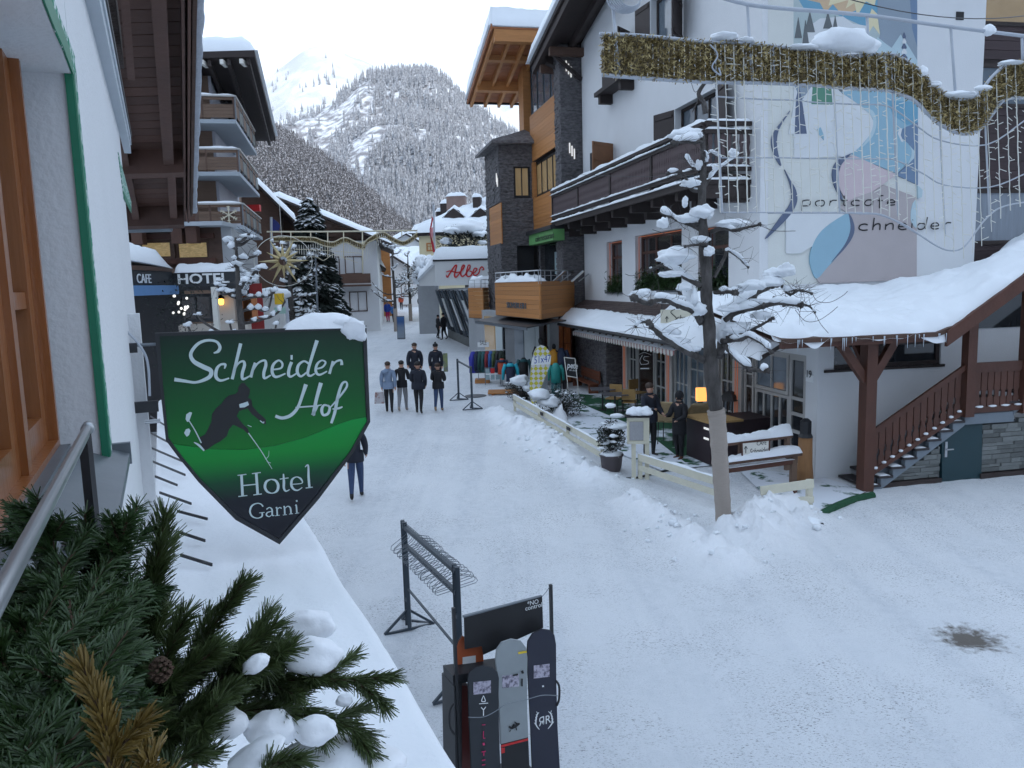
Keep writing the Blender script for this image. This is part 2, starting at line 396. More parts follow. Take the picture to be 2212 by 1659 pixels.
for i,T in enumerate(TURFS):
 mb = MB(); mb.add([(x,y,gz(x,y)+(.016 if i!=1 else.012)) for x,y in T],[tuple(range(len(T)))]); o = mb.build('turf_carpet',turf_m if i==0 else turf_s)
 tag(o,['green artificial turf along the cafe front','snow lying over green turf on the terrace by the fence','green artificial turf beside the stairs'][i],kind='structure')
 # ---- mountains
mtn_snow = mat('mountain_snow',(.60,.62,.65),.8,.06,.008,0,col2=(.84,.85,.86),thr=(.42,.56),world=True)
mtn_floor = mat('forest_floor_snow',(.22,.21,.22),.9,.2,.05,0,col2=(.80,.82,.85),thr=(.42,.58),world=True)
def lerpf(pts,x):
 if x<=pts[0][0]:return pts[0][1]
 for (a,b),(c,d) in zip(pts,pts[1:]):
  if x<=c:t = (x-a)/(c-a); return b+(d-b)*t
 return pts[-1][1]
def layer(name,prof,Y0,Y1,x0,x1,amp,nsc,m,label,p=1.15,ncol=150,nrow=46):
 def surf(px,s):
  y = lerpf(prof,px); rp = Dp(px,y,Y1); q = min(s,1); dirx = ray(px,y); Y = Y0+(Y1-Y0)*s; X = dirx.x/dirx.y*Y
  zz = 2+(rp.z-2)*q**p
  if s>1:zz-=(s-1)*(Y1-Y0)*.9
  zz+=amp*noise.fractal(Vector((X*nsc,Y*nsc,3.3)),1,2,5)*(min(1,s*3)*(.35+.65*min(1,max(0,(1.05-s)*4))))
  return Vector((X,Y,zz))
 vs = [];
 for j in range(nrow+1):
  s = 1.3*j/nrow
  for i in range(ncol+1):vs.append(surf(x0+(x1-x0)*i/ncol,s))
 k = ncol+1; fs = [(j*k+i,j*k+i+1,(j+1)*k+i+1,(j+1)*k+i) for j in range(nrow) for i in range(ncol)]
 mb = MB(); mb.smooth = True; mb.add(vs,fs); o = mb.build(name,m); tag(o,label,kind='structure'); return surf
profA = [(-200,60),(300,190),(480,196),(565,172),(605,149),(640,124),(662,117),(700,112),(729,120),(765,140),(811,149),(900,190),(1200,200),(1500,160),(2400,60)]
profB = [(-200,300),(560,360),(640,300),(700,262),(740,226),(780,190),(830,166),(870,154),(925,150),(960,168),(1000,205),(1040,235),(1085,268),(1130,300),(1250,340),(1500,300),(2400,200)]
profC = [(-400,90),(200,170),(400,225),(530,262),(590,280),(640,308),(700,345),(750,382),(800,425),(850,470),(900,512),(950,550),(1010,580),(1300,600)]
sA = layer('snowy_mountain',profA,1500,3000,-300,2500,95,.0022,mtn_snow,'bright snow mountain at the end of the valley')
sB = layer('forested_mountain',profB,700,2000,100,2500,100,.0022,mtn_floor,'rounded mountain covered with snowy forest')
sC = layer('forested_hillside',profC,260,800,-600,1300,9,.008,mtn_floor,'dark wooded hillside behind the left houses')
forest_m = mat('snowy_conifers',(.038,.033,.034),.85,.4,.9,0,col2=(.46,.46,.49),thr=(.48,.62),world=True)
forest_b = mat('frosted_conifers',(.12,.125,.14),.85,.4,.35,0,col2=(.55,.57,.61),thr=(.40,.66),world=True)
def forest(name,surf,x0,x1,n,hr,dens,m,label,seed,smin=.02):
 rnd = random.Random(seed); V = []; Fc = []; b = 0; cnt = 0
 while cnt<n:
  px = rnd.uniform(x0,x1); s = rnd.uniform(smin,1.0); cnt+=1
  p = surf(px,s)
  if rnd.random()>dens(px,s,p):continue
  h = rnd.uniform(*hr); r = h*rnd.uniform(.13,.2); a0 = rnd.uniform(0,6)
  lx = rnd.uniform(-.03,.03)*h
  for tz0,tz1,rr in ((.02,.5,1.),(.3,.78,.75),(.58,1.04,.45)):
   for k in range(5):
    a = a0+k*1.2566+tz0*2; q = rnd.uniform(.7,1.25)
    V.append((p.x+r*rr*q*math.cos(a)+lx*tz0,p.y+r*rr*q*math.sin(a),p.z+h*tz0*rnd.uniform(.9,1.1)))
   V.append((p.x+lx*tz1,p.y,p.z+h*tz1)); Fc+=[(b+k,b+(k+1)%5,b+5) for k in range(5)]; b+=6
 me = bpy.data.meshes.new(name); me.from_pydata(V,[],Fc); me.materials.append(m); o = bpy.data.objects.new(name,me); COL.objects.link(o); tag(o,label,kind='stuff')
def dB(px,s,p):
 n = noise.fractal(Vector((p.x*.004,p.y*.004,1)),1,2,3); streak = noise.noise(Vector((p.x*.02,p.y*.0025,5)))
 c = 1.0 if px>830 else.62
 return max(.0,min(1,c+n*.9-(.7 if streak>.28 else 0)))
def dA(px,s,p):return.8*(noise.fractal(Vector((p.x*.006,p.y*.006,9)),1,2,3)>-.02)*(1.1-s)
def dC(px,s,p):return.98 if noise.noise(Vector((p.x*.012,p.y*.012,2)))<.35 else.5
forest('mountain_forest',sB,520,1180,11500,(15,27),dB,forest_b,'snow dusted forest on the far mountain',3,.1)
forest('high_trees',sA,520,1000,2600,(16,30),dA,forest_b,'scattered trees on the bright snow slope',5,.15)
forest('hillside_forest',sC,380,1150,9500,(7,13),dC,forest_m,'dense dark forest on the near hillside',4,.03)
# unseen ridge added behind the viewer to keep low sun off the village
def back_ridge():
 vs = []; na = 72
 for j in range(9):
  s = j/8
  for i in range(na+1):
   a = R_(62+236*i/na); h = 480+90*noise.noise(Vector((math.cos(a)*2,math.sin(a)*2,0))); r = 330+420*s
   edge = min(1,min(i,na-i)/14); hh = h*edge*(s**1.2)
   vs.append((math.sin(a)*r,math.cos(a)*r,1+hh+14*noise.noise(Vector((math.cos(a)*9,math.sin(a)*9,s*4)))))
 k = na+1; fs = [(j*k+i,j*k+i+1,(j+1)*k+i+1,(j+1)*k+i) for j in range(8) for i in range(na)]
 mb = MB(); mb.smooth = True; mb.add(vs,fs); tag(mb.build('shading_ridge',mtn_floor),'unseen ridge added to shade the village',kind='structure')
back_ridge()
# ============================================================ shared building helpers
def ZS(x0,y0,k):return lambda x,y:((x0+x*k)*.73733,(y0+y*k)*.73733)
z4 = ZS(2250,600,750/2074); z2 = ZS(2300,0,700/1659); z1 = ZS(1700,0,700/1659); z3 = ZS(1600,600,750/2074)
zst = ZS(2450,1100,550/2212); zev = ZS(2400,750,600/2212); zdo = ZS(2100,950,400/1659); zca = ZS(1650,950,500/1659)
def wallh(mb,fr,u0,u1,z0,z1,holes,d0,d1):
 us = sorted({u0,u1,*[min(max(h[k],u0),u1) for h in holes for k in (0,1)]}); zs = sorted({z0,z1,*[min(max(h[k],z0),z1) for h in holes for k in (2,3)]})
 for a,b in zip(us,us[1:]):
  run = None
  for c,d in zip(zs,zs[1:]):
   ins = any(h[0]<(a+b)/2<h[1]and h[2]<(c+d)/2<h[3]for h in holes)
   if ins:
    if run is not None:mb.fb(fr,a,b,run,c,d0,d1); run = None
   elif run is None:run = c
  if run is not None:mb.fb(fr,a,b,run,z1,d0,d1)
def window(par,fr,u0,u1,z0,z1,d,fm,gm,nv=1,tr=(),fw=.07,mw=.045,name='window',dep=.07):
 mb = MB(); mb.fb(fr,u0,u0+fw,z0,z1,d,d+dep); mb.fb(fr,u1-fw,u1,z0,z1,d,d+dep); mb.fb(fr,u0+fw,u1-fw,z0,z0+fw,d,d+dep); mb.fb(fr,u0+fw,u1-fw,z1-fw,z1,d,d+dep)
 a,b,c,e = u0+fw,u1-fw,z0+fw,z1-fw; w_ = (b-a-(nv-1)*mw)/nv; zs = [c]+sorted(z0+(z1-z0)*t for t in tr)+[e]
 for i in range(1,nv):mb.fb(fr,a+i*w_+(i-1)*mw,a+i*(w_+mw),c,e,d+.003,d+dep-.004)
 for t in zs[1:-1]:
  for i in range(nv):mb.fb(fr,a+i*(w_+mw),a+i*(w_+mw)+w_,t-mw/2,t+mw/2,d+.003,d+dep-.008)
 W = mb.build(name,fm,par)
 for i in range(nv):
  for za,zb in zip(zs,zs[1:]):
   piece('pane',gm,W,fr.M(a+i*(w_+mw),a+i*(w_+mw)+w_,za+(mw/2 if za!=c else 0),zb-(mw/2 if zb!=e else 0),d+.015,d+.03))
 return W
def snowpad(name,fn,ns,nt,th,m,par=None,seed=0,lump=.3,drip=0,er=.12,label=None,cat=None,smooth=True):
 """fn(s,t)->base point; a snow slab with rounded borders; drip lets the t=1 edge sag in lobes"""
 top = []; bot = []
 for i in range(ns+1):
  s = i/ns
  for j in range(nt+1):
   t = j/nt; p = Vector(fn(s,t)); q = p*1.3+Vector((seed,seed*2,0)); e = min(s,1-s)/er if er else 1; e2 = min(t,1-t)/er if er else 1
   r = math.sin(min(1,min(e,1))*math.pi/2)**.6*math.sin(min(1,min(e2,1))*math.pi/2)**.6
   h = th*r*(1+lump*noise.fractal(q,.9,2,5))+.012*noise.noise(q*6)
   if drip and t>.93:p = p+Vector((0,0,-max(0,drip*(noise.noise(Vector((p.x*2.2,p.y*2.2,seed)))+.25))))
   top.append(p+Vector((0,0,max(h,.004)))); bot.append(p)
 k = nt+1; n = len(top); mb = MB(); mb.smooth = smooth
 T = [(i*k+j,i*k+j+1,(i+1)*k+j+1,(i+1)*k+j) for i in range(ns) for j in range(nt)]
 B = [tuple(v+n for v in f[::-1]) for f in T]
 rim = [(j,j+1) for j in range(nt)]+[((i+1)*k,i*k) for i in range(ns)]+[(ns*k+j+1,ns*k+j) for j in range(nt)]+[(i*k+nt,(i+1)*k+nt) for i in range(ns)]
 mb.add(top+bot,T+B+[(b,a,a+n,b+n) for a,b in rim]); o = mb.build(name,m,par)
 bm = bmesh.new(); bm.from_mesh(o.data); bmesh.ops.recalc_face_normals(bm,faces=bm.faces); bm.to_mesh(o.data); bm.free()
 if label:tag(o,label,cat)
 return o
def bil(a,b,c,d):
 a,b,c,d = map(Vector,(a,b,c,d)); return lambda s,t:(a*(1-s)+b*s)*(1-t)+(d*(1-s)+c*s)*t
 # ============================================================ CHALET WITH THE MURAL
SF = Fr(6.28,19.7,282); GB = Fr(6.28,19.7,11); c0 = SF.P(2.57,0); GE = Fr(c0.x,c0.y,11)
cha = thing('chalet','white plastered chalet with a pastel ski mural on its gable and brown balconies','building',(6.28,19.7,.3))
mb = MB()
H = []
def hh(fr,f,a,b,d=0):p,q = fr.hit(*f(*a),d),fr.hit(*f(*b),d); return (min(p[0],q[0]),max(p[0],q[0]),min(p[1],q[1]),max(p[1],q[1]))
gw = [(-11.6,-9.85,4.5,6.45),(-8.5,-4.6,4.6,6.5),(-3.45,-1.6,4.6,6.4)]
uw = [(-7.0,-4.6,11.9,13.9),(-10.6,-8.9,11.9,13.5)]; mw_ = [(-5.1,-2.3,7.55,10.1),(-12.1,-10.7,8.7,10.05)]
wallh(mb,SF,-14.5,0,3.9,14.8,gw+uw+mw_,-.38,0)
mb.fpoly(SF,[(-14.5,14.8),(0,14.8),(0,17.4)],-.38,0)
mb.fb(SF,-14.5,-14.12,.4,17,-8,-.38)
mb.build('street_wall',white_plaster,cha)
mb = MB(); mb.fb(GB,.38,6.2,.3,17,-.35,0); mb.fb(GB,.02,.38,4,17,-.35,0); mb.build('gable_wall',white_plaster,cha)
# ground floor extension wall
mb = MB()
wallh(mb,GE,0,3.6,.2,3.85,[(.2,3.12,2.86,3.43)],-.25,0); mb.fpoly(GE,[(3.6,.2),(7.6,.2),(7.6,6.4),(3.6,4.1)],-.25,0)
mb.fb(SF,2.12,2.565,.2,3.7,-.4,0); mb.fb(SF,-.3,2.12,3.15,3.7,-.3,-.01); mb.build('entrance_wall',white_plaster,cha)
# ground floor windows (recessed, white reveals) with orange light strips and fir boughs
glow = mat('orange_light_strip',(.5,.12,.05),.5,.1,emis=((1,.36,.18),.15))
for i,(a,b,c,d) in enumerate(gw):
 window(cha,SF,a,b,c,d,-.3,red_wood,glass,1 if i!=1 else 3,(.68,),.12,.09)
 m_ = MB(); m_.tube([SF.P(b-.05,c,-.05) if 0 else SF.P(a+.06,c+.3,-.12),SF.P(a+.06,d-.05,-.12),SF.P(b-.05,d-.05,-.12)],.014,6); m_.build('light_strip',glow,cha)
 m_ = MB(); m_.fb(SF,a-.05,b+.05,c-.05,c,-.25,.08); m_.build('window_sill',zinc,cha); m_ = MB(); rr = random.Random(i)
 for k in range(int(420*(b-a))):
  q = SF.P(rr.uniform(a+.1,b-.1),c+abs(rr.gauss(0,.28)),rr.uniform(-.22,.12)); e = Vector((rr.gauss(0,1),rr.gauss(0,1),rr.gauss(0,.6))).normalized()*.2; w_ = e.cross(Vector((.2,.3,1))).normalized()*.025; m_.add([q-w_,q+w_,q+e],[(0,1,2)])
 m_.build('fir_boughs',needle,cha)['kind'] = 'stuff'
shut = mat('shutter_wood',(.03,.02,.019),.6,.3,3,.2,12,rnd=.15)
shutb = mat('inner_shutter_wood',(.22,.10,.045),.6,.25,3,.2,12)
def shutter(fr,hinge_u,z0,z1,wdt,ang,m=None):
 """a hinged shutter standing open at an angle from the wall"""
 m = m or shut; a = R_(ang); du,dn = math.cos(a),math.sin(a); mb = MB()
 A = fr.P(hinge_u,z0,.02); B = fr.P(hinge_u+du*wdt,z0,.02+dn*wdt); off = (fr.n*du-fr.u*dn)*.04
 mb.prism([A,B,B+Vector((0,0,z1-z0)),A+Vector((0,0,z1-z0))],off)
 for t in (.06,.5,.94):
  zz = z0+(z1-z0)*t; P = A.lerp(B,.06); Q = A.lerp(B,.94)
  for sg in (off*1.25,off*-.25):mb.bar(P+Vector((0,0,zz-z0))+sg,Q+Vector((0,0,zz-z0))+sg,.03,.09)
 return mb.build('shutter',m,cha)
for (a,b,c,d),nv in ((uw[0],2),(uw[1],2),(mw_[0],3),(mw_[1],2)):
 window(cha,SF,a,b,c,d,-.28,dark_wood,glass_blue,nv,(.5,) if d-c<1.9 else (),.1,.07)
shutter(SF,-7.05,11.9,13.9,.95,172); shutter(SF,-4.5,11.9,13.9,1.0,40); shutter(SF,-8.8,11.9,13.5,.8,50); shutter(SF,-10.65,11.9,13.5,.8,170)
shutter(SF,-5.15,7.6,10.1,.9,160); shutter(SF,-2.25,7.6,10.1,1.0,12); shutter(SF,-12.15,8.7,10.05,.75,165); shutter(SF,-10.65,8.75,10.05,1.1,62,shutb)
mb = MB()
for u in (-10.9,-8.7):mb.fpoly(SF,[(u,11.5),(u+.22,11.5),(u+.22,11.85),(u,11.85)],0,.5)
mb.fb(SF,-11.1,-8.4,11.8,11.95,.05,.6); mb.build('flower_box',dark_wood,cha)
# upper roof: dark soffit with beams, snow on top
mb = MB()
def rz(u):return 14.75+(u+14.5)*.19
mb.prism([SF.P(-16.6,rz(-16.6),1.7),SF.P(2,rz(2),1.7),SF.P(2,rz(2),-7),SF.P(-16.6,rz(-16.6),-7)],(0,0,.16)); mb.build('roof_boards',dark_wood,cha)
for d_ in (1.6,.55):
 m_ = MB(); m_.hexa([SF.P(u,rz(u)+z,d) for z in (-.32,0) for u,d in ((-16.6,d_),(2,d_),(2,d_-.18),(-16.6,d_-.18))]); m_.build('rafter',dark_wood,cha)
for u in (-15.9,-14.35):
 m_ = MB(); m_.fb(SF,u,u+.24,rz(u)-.62,rz(u)-.3,-6,1.45); m_.build('roof_beam',brown_wood,cha)
m_ = MB(); m_.bar(SF.P(-14.4,13.3,.05),SF.P(-15.6,14.2,1.2),.14); m_.bar(SF.P(-14.4,13.3,.05),SF.P(-14.4,14.3,1.3),.14); m_.build('brace',dark_wood,cha)
snowpad('roof_snow',bil(SF.P(-16.8,rz(-16.8)+.17,-7),SF.P(2,rz(2)+.17,-7),SF.P(2,rz(2)+.17,1.75),SF.P(-16.8,rz(-16.8)+.17,1.85)),60,40,.7,snow,cha,3,.12,er=.012)
# ---- balcony
bal = -15.0
mb = MB(); mb.fb(SF,bal,-.5,7.42,7.55,0,1.25); mb.build('balcony_floor',dark_wood,cha)
for k in range(9):
 u = bal+.25+k*1.75; m_ = MB(); m_.fpoly(SF,[(u,7.08),(u+.2,7.08),(u+.2,7.42),(u,7.42)],0,1.15); m_.fb(SF,u-.03,u+.23,6.86,7.08,0,.65); m_.build('corbel',dark_wood,cha)
wv = [(0,.045),(.12,.06),(.25,.035),(.42,.06),(.58,.035),(.75,.06),(1,.045)]
sil = [(-w_,z_) for z_,w_ in wv]+[(w_,z_) for z_,w_ in wv[::-1]]
def bal_mesh():
 me = bpy.data.meshes.new('baluster'); n = len(sil); vs = [(x,-.0125,z-.5) for x,z in sil]+[(x,.0125,z-.5) for x,z in sil]
 me.from_pydata(vs,[],[tuple(range(n)),tuple(range(n,2*n))[::-1]]+[(i,n+i,n+(i+1)%n,(i+1)%n) for i in range(n)]); me.materials.append(mat('baluster_wood',(.085,.058,.06),.7,.2,3)); return me
bme = bal_mesh()
def balusters(par,fr,u0,u1,z0,z1,d,step,me=bme,name='baluster'):
 n = int((u1-u0)/step)
 for i in range(n):
  c = fr.P(u0+(i+.5)*(u1-u0)/n,(z0+z1)/2,d)
  m = Matrix(((fr.u.x,fr.n.x,0,0),(fr.u.y,fr.n.y,0,0),(0,0,1,0),(0,0,0,1)))
  piece(name,dark_wood,par,Matrix.Translation(c)@m@Matrix.Diagonal((1,1,z1-z0,1)),me)
bal1 = MB(); bal1.fb(SF,bal,-.5,8.52,8.62,1.17,1.29); bal1.fb(SF,bal,-.5,8.72,8.8,1.15,1.33); bal1.fb(SF,bal,-.5,7.62,7.74,1.18,1.28); bal1.fb(SF,bal,-.5,7.3,7.48,1.2,1.3)
for u in (bal,-11.3,-7.6,-4,-.62):bal1.fb(SF,u,u+.12,7.5,8.75,1.16,1.28)
EB = Fr(*SF.P(-.5,0,1.25).xy,12)
for z in (7.3,7.62,8.52,8.72):bal1.fb(EB,0,1.24,z,z+.1,-.02,.08)
BB = bal1.build('balcony_rail',dark_wood,cha)
balusters(BB,SF,bal+.1,-.6,7.74,8.52,1.23,.125)
balusters(BB,EB,.05,1.24,7.72,8.52,.03,.16)
piece('end_panel',dark_wood,BB,EB.M(.04,1.24,6.95,7.3,.0,.04))
for z,d,hgt in ((8.8,1.24,.10),(8.62,1.26,.05),(7.74,1.25,.05),(7.48,1.27,.07)):
 snowpad('rail_snow',bil(SF.P(bal-.05,z,d-.13),SF.P(-.5,z,d-.13),SF.P(-.5,z,d+.1),SF.P(bal-.05,z,d+.1)),110,5,hgt,snow,cha,z,.6,er=.02)
for z in (8.82,8.62,7.72,7.4):
 snowpad('rail_snow',bil(EB.P(0,z,.1),EB.P(1.24,z,.1),EB.P(1.24,z,-.06),EB.P(0,z,-.06)),14,3,.06,snow,cha,z+1,.6)
 # ---- brown timber wing right of the mural
mb = MB(); mb.fb(GB,6.2,10.5,3,17,-.6,-.25); wing = mb.build('timber_wing',dark_wood,cha)
purple_wood = mat('purple_brown_boards',(.045,.028,.03),.7,.3,3,.3,rnd=.15)
whs = [(6.5,9.9,5.75,7.0),(6.9,9.9,9.3,10.2),(6.2,10,11.35,12.5)]
z = 3.6
while z<16:
 for a,b in ((6.2,10.5),):
  if not any(z+.22>c and z<d for _,_,c,d in whs):piece('board',purple_wood,wing,GB.M(a,b,z+.006,z+.23,-.25,-.215))
 z+=.235
curt = mat('curtain_glass',(.22,.25,.29),.2,.3,2,st=(8,8,.6))
for (a,b,c,d),g_ in zip(whs,(curt,glass_blue,warm_glass)):window(cha,GB,6.2,b,c-.1,d+.1,-.25,dark_wood,g_,2,(),.1,.12)
# ---- small items on the gable
mb = MB(); a,b = GB.hit(*z2(1187,82)),GB.hit(*z2(1237,140)); mb.fb(GB,a[0],b[0],b[1],a[1],0,.02); mb.build('vent_opening',print_k,cha)
# ============================================================ the mural (paint layers)
mural = MB();
def pm(name,col):return mat(name,tuple(v*.92+.05 for v in col),.85,.07,2,.2,40)
paints = dict(grey=pm('mural_grey',(.24,.30,.36)),grn=pm('mural_pale_green',(.42,.50,.50)),tree=pm('mural_dark_tree',(.10,.115,.12)),navy=pm('mural_navy',(.07,.10,.18)),wht=pm('mural_white',(.66,.68,.69)),
yel=pm('mural_yellow',(.72,.64,.40)),org=pm('mural_orange',(.60,.42,.25)),blu=pm('mural_blue',(.12,.33,.47)),lb=pm('mural_light_blue',(.25,.43,.53)),pb=pm('mural_pale_blue',(.44,.57,.62)),pink=pm('mural_pink',(.58,.47,.49)),taupe=pm('mural_taupe',(.42,.37,.37)),
slate=pm('mural_slate',(.12,.20,.32)),green=pm('mural_green',(.06,.22,.14)),cream=pm('mural_cream',(.66,.67,.63)))
mur_lvl = [0]
def paint(col,f,pts,curve=False,name='painted_shape'):
 mur_lvl[0]+=1; d = .004+.0012*mur_lvl[0]; P = [GB.hit(*f(*p)) for p in pts]
 if curve:P = [tuple(q) for q in spline(P+[P[0]],4)[:-1]]
 mb = MB(); mb.fpoly(GB,P,.002,d); return mb.build(name,paints[col],cha)
paint('cream',z4,[(0,-1700),(1195,-1700),(1195,606),(405,638),(0,655)])
paint('grn',z2,[(58,-60),(915,-60),(915,700),(640,640),(58,600)])
paint('blu',z2,[(58,-60),(640,-60),(640,120),(560,190),(400,120),(330,90),(130,60)])
paint('org',z2,[(200,-60),(520,-60),(520,60),(400,110),(330,30),(280,90),(240,20),(150,0)])
paint('yel',z2,[(330,-60),(640,-60),(620,40),(560,10),(500,110),(480,20),(420,60),(440,0),(300,40)])
paint('yel',z2,[(600,60),(640,100),(655,240),(610,180),(560,260),(570,160)])
paint('wht',z2,[(120,260),(170,180),(240,130),(400,115),(470,165),(560,180),(570,320),(500,330),(500,430),(100,430)])
paint('grey',z2,[(640,-60),(915,-60),(915,420),(790,400),(640,330),(660,230),(640,120)])
paint('slate',z2,[(860,-60),(915,-60),(915,330),(880,200)]); paint('pb',z2,[(740,330),(800,240),(860,330),(915,420),(915,470),(760,400)])
paint('pb',z2,[(640,260),(690,300),(790,380),(760,440),(600,420)],True)
for a,b,c in ((65,90,265),(135,170,225),(115,140,320),(262,295,200),(328,345,200)):
 paint('tree',z2,[(a,c),(b,{90:120,170:80,140:140,295:85,345:110}[b]),(2*b-a,c)])
for k in range(5):paint('navy' if k%2==0 else 'wht',z2,[(800+k*3,400-k*36),(822,370-k*36),(846-k*3,400-k*36),(844-k*3,412-k*36),(802+k*3,412-k*36)])
paint('wht',z2,[(58,600),(640,600),(600,1080),(58,1100)])
paint('grey',z2,[(60,600),(180,600),(110,700)]); paint('navy',z2,[(62,932),(70,690),(92,600),(112,690),(146,930)]); paint('wht',z2,[(20,930),(62,700),(62,932)])
paint('green',z2,[(190,560),(310,560),(325,728),(178,725)]); paint('tree',z2,[(350,610),(380,610),(410,650),(400,660)])
paint('lb',z2,[(380,640),(520,625),(770,640),(915,710),(915,860),(860,1120),(770,1205),(560,1120),(450,1070),(590,930),(610,800),(540,750)])
paint('blu',z2,[(700,700),(915,710),(915,860),(840,870),(740,800)])
paint('wht',z2,[(380,660),(470,720),(560,780),(610,860),(580,940),(480,1050),(380,1090),(330,1000),(340,760)],True)
paint('pb',z2,[(520,750),(600,770),(628,850),(600,950),(520,1030),(585,930),(605,850),(580,790)],True)
paint('slate',z2,[(915,850),(840,880),(795,905),(792,950),(850,1000),(880,1060),(850,1140),(765,1215),(915,1285)])
paint('wht',z2,[(790,890),(775,930),(800,985),(815,990),(795,940),(805,895)]); paint('pb',z2,[(855,1010),(890,1050),(888,1100),(840,1150),(868,1090),(872,1050)])
paint('lb',z2,[(240,885),(262,940),(262,975),(225,930),(218,900)])
paint('pink',z2,[(395,1110),(470,1080),(765,1215),(560,1360),(430,1420),(365,1300),(365,1200)])
paint('taupe',z4,[(700,-1*60),(850,-110),(930,-160),(1195,-60),(1195,606),(412,638),(385,595),(520,460),(640,310),(685,190),(640,68),(560,20)])
paint('wht',z2,[(0,1478),(420,1478),(300,1560),(200,1700),(100,1760),(0,1760)])
paint('lb',z4,[(640,66),(550,115),(430,205),(360,310),(330,430),(345,520),(388,597),(470,510),(570,400),(640,300),(660,180)],True)
paint('navy',z4,[(640,64),(672,110),(692,190),(672,270),(600,370),(500,468),(600,340),(645,250),(658,170)],True)
paint('navy',z1,[(1455,768),(1390,850),(1335,930),(1322,1000),(1345,1085),(1388,1152),(1368,1070),(1358,985),(1378,890)],True)
paint('navy',z1,[(1412,1178),(1450,1250),(1490,1320),(1498,1400),(1460,1480),(1380,1570),(1280,1660),(1370,1530),(1450,1420),(1462,1340),(1445,1260)],True)
paint('navy',z2,[(455,1065),(380,1100),(335,1150),(322,1220),(340,1300),(395,1400),(372,1310),(358,1230),(380,1150)],True)
paint('pb',z4,[(1160,-10),(1195,-30),(1195,180),(1150,140),(1145,60)],True); paint('pb',z2,[(912,1290),(945,1320),(940,1370),(912,1380)])
SG = dict(p=([[(0,-.45),(.02,.5)],[(0,.45),(.4,.55),(.75,.5),(.8,.25),(.6,.03),(0,0)]],1),o=([[(.4,.5),(.05,.4),(0,.15),(.2,0),(.7,0),(.85,.3),(.7,.5),(.4,.5)]],1.05),a=([[(.8,.5),(.25,.5),(0,.2),(.2,0),(.6,.05),(.8,.4)],[(.82,.5),(.78,0)]],1),
r=([[(0,0),(.08,.5)],[(.05,.3),(.3,.5),(.7,.5)]],.85),t=([[(.3,.95),(.25,.1),(.5,0)],[(0,.5),(.6,.5)]],.7),c=([[(.8,.42),(.5,.5),(.1,.4),(0,.15),(.3,0),(.8,.02)]],1),f=([[(.55,.9),(.3,.9),(.22,.5),(.2,-.3)],[(0,.45),(.5,.45)]],.7),
e=([[(.02,.25),(.7,.27),(.6,.48),(.3,.5),(.05,.38),(0,.15),(.3,0),(.75,.05)]],.95),h=([[(.1,1),(0,0)],[(.02,.25),(.3,.48),(.65,.45),(.65,0)]],.9),n=([[(.03,.5),(0,0)],[(.02,.3),(.35,.5),(.7,.45),(.7,0)]],.95),i=([[(.05,.5),(0,0)],[(.08,.75),(.1,.8)]],.25),d=([[(.8,.4),(.3,.5),(0,.25),(.2,0),(.6,.05),(.8,.35)],[(.95,1),(.78,0)]],1.05))
def stroketext(fn,s,x,y,h,adv,wd,m,par,name='lettering'):
 L = []
 for ch in s:
  g,a = SG[ch]
  for st in g:L.append([(x+px*h*adv,y+py*h,wd) for px,py in st])
  x+=(a+.28)*h*adv
 return strokes(fn,L,m,par,name,5)
d_ = .004+.0012*(mur_lvl[0]+3)
a,b = GB.hit(*z2(108,1432)),GB.hit(*z2(752,1415)); stroketext(lambda x,y:GB.P(x,y,d_),'portcafe',a[0],a[1],.26,(b[0]-a[0])/(.26*9.0),.03,print_k,cha)
a,b = GB.hit(*z4(725,208)),GB.hit(*z4(1500,195)); stroketext(lambda x,y:GB.P(x,y,d_),'chneider',a[0],a[1],.31,(b[0]-a[0])/(.31*9.1),.035,print_k,cha)
# ============================================================ low roofs
# street side shingled roof
cr = thing('cafe_roof','shingled porch roof over the cafe front, lower half under snow','roof',tuple(SF.P(-8,3.6,.5)))
shing = mat('roof_shingles',(.085,.06,.055),.85,.4,4,.4,rnd=.3)
def cr_pt(u,t,dz=0):return SF.P(u-.55*(1-t)*0,4.15-.85*t+dz,1.55*t)
m_ = MB(); m_.prism([cr_pt(-14.4,0),cr_pt(2.9,0),cr_pt(2.9,1),cr_pt(-14.4,1)],(0,0,-.1)); m_.build('roof_boards',dark_wood,cr)
sh = MB(); rr = random.Random(4); ns = 9
for j in range(ns):
 u = -14.45
 while u<-1.0:
  wd = rr.uniform(.16,.30); t0,t1 = j/ns*.62,(j+1.5)/ns*.62; lf = rr.uniform(.012,.03)
  p = [cr_pt(u,t0,.01),cr_pt(u+wd-.01,t0,.01),cr_pt(u+wd-.01,t1,.025+lf),cr_pt(u,t1,.025+lf)]; sh.prism(p,(0,0,-.014)); u+=wd
sh.build('shingles',shing,cr)['kind'] = 'stuff'
snowpad('roof_snow',bil(cr_pt(-14.6,.42),cr_pt(-4.0,.46),cr_pt(-4.0,1.02),cr_pt(-14.7,1.02)),90,12,.12,snow,cr,7,.5,er=.1)
snowpad('roof_snow',bil(cr_pt(-4.6,.0),cr_pt(2.9,.0),cr_pt(2.9,1.04),cr_pt(-4.6,1.03)),70,16,.26,snow,cr,17,.5,drip=.1,er=.06)
m_ = MB(); m_.tube([cr_pt(-14.6,1.03,-.05),cr_pt(-1.5,1.03,-.05)],.06,8); m_.build('gutter',black_metal,cr)
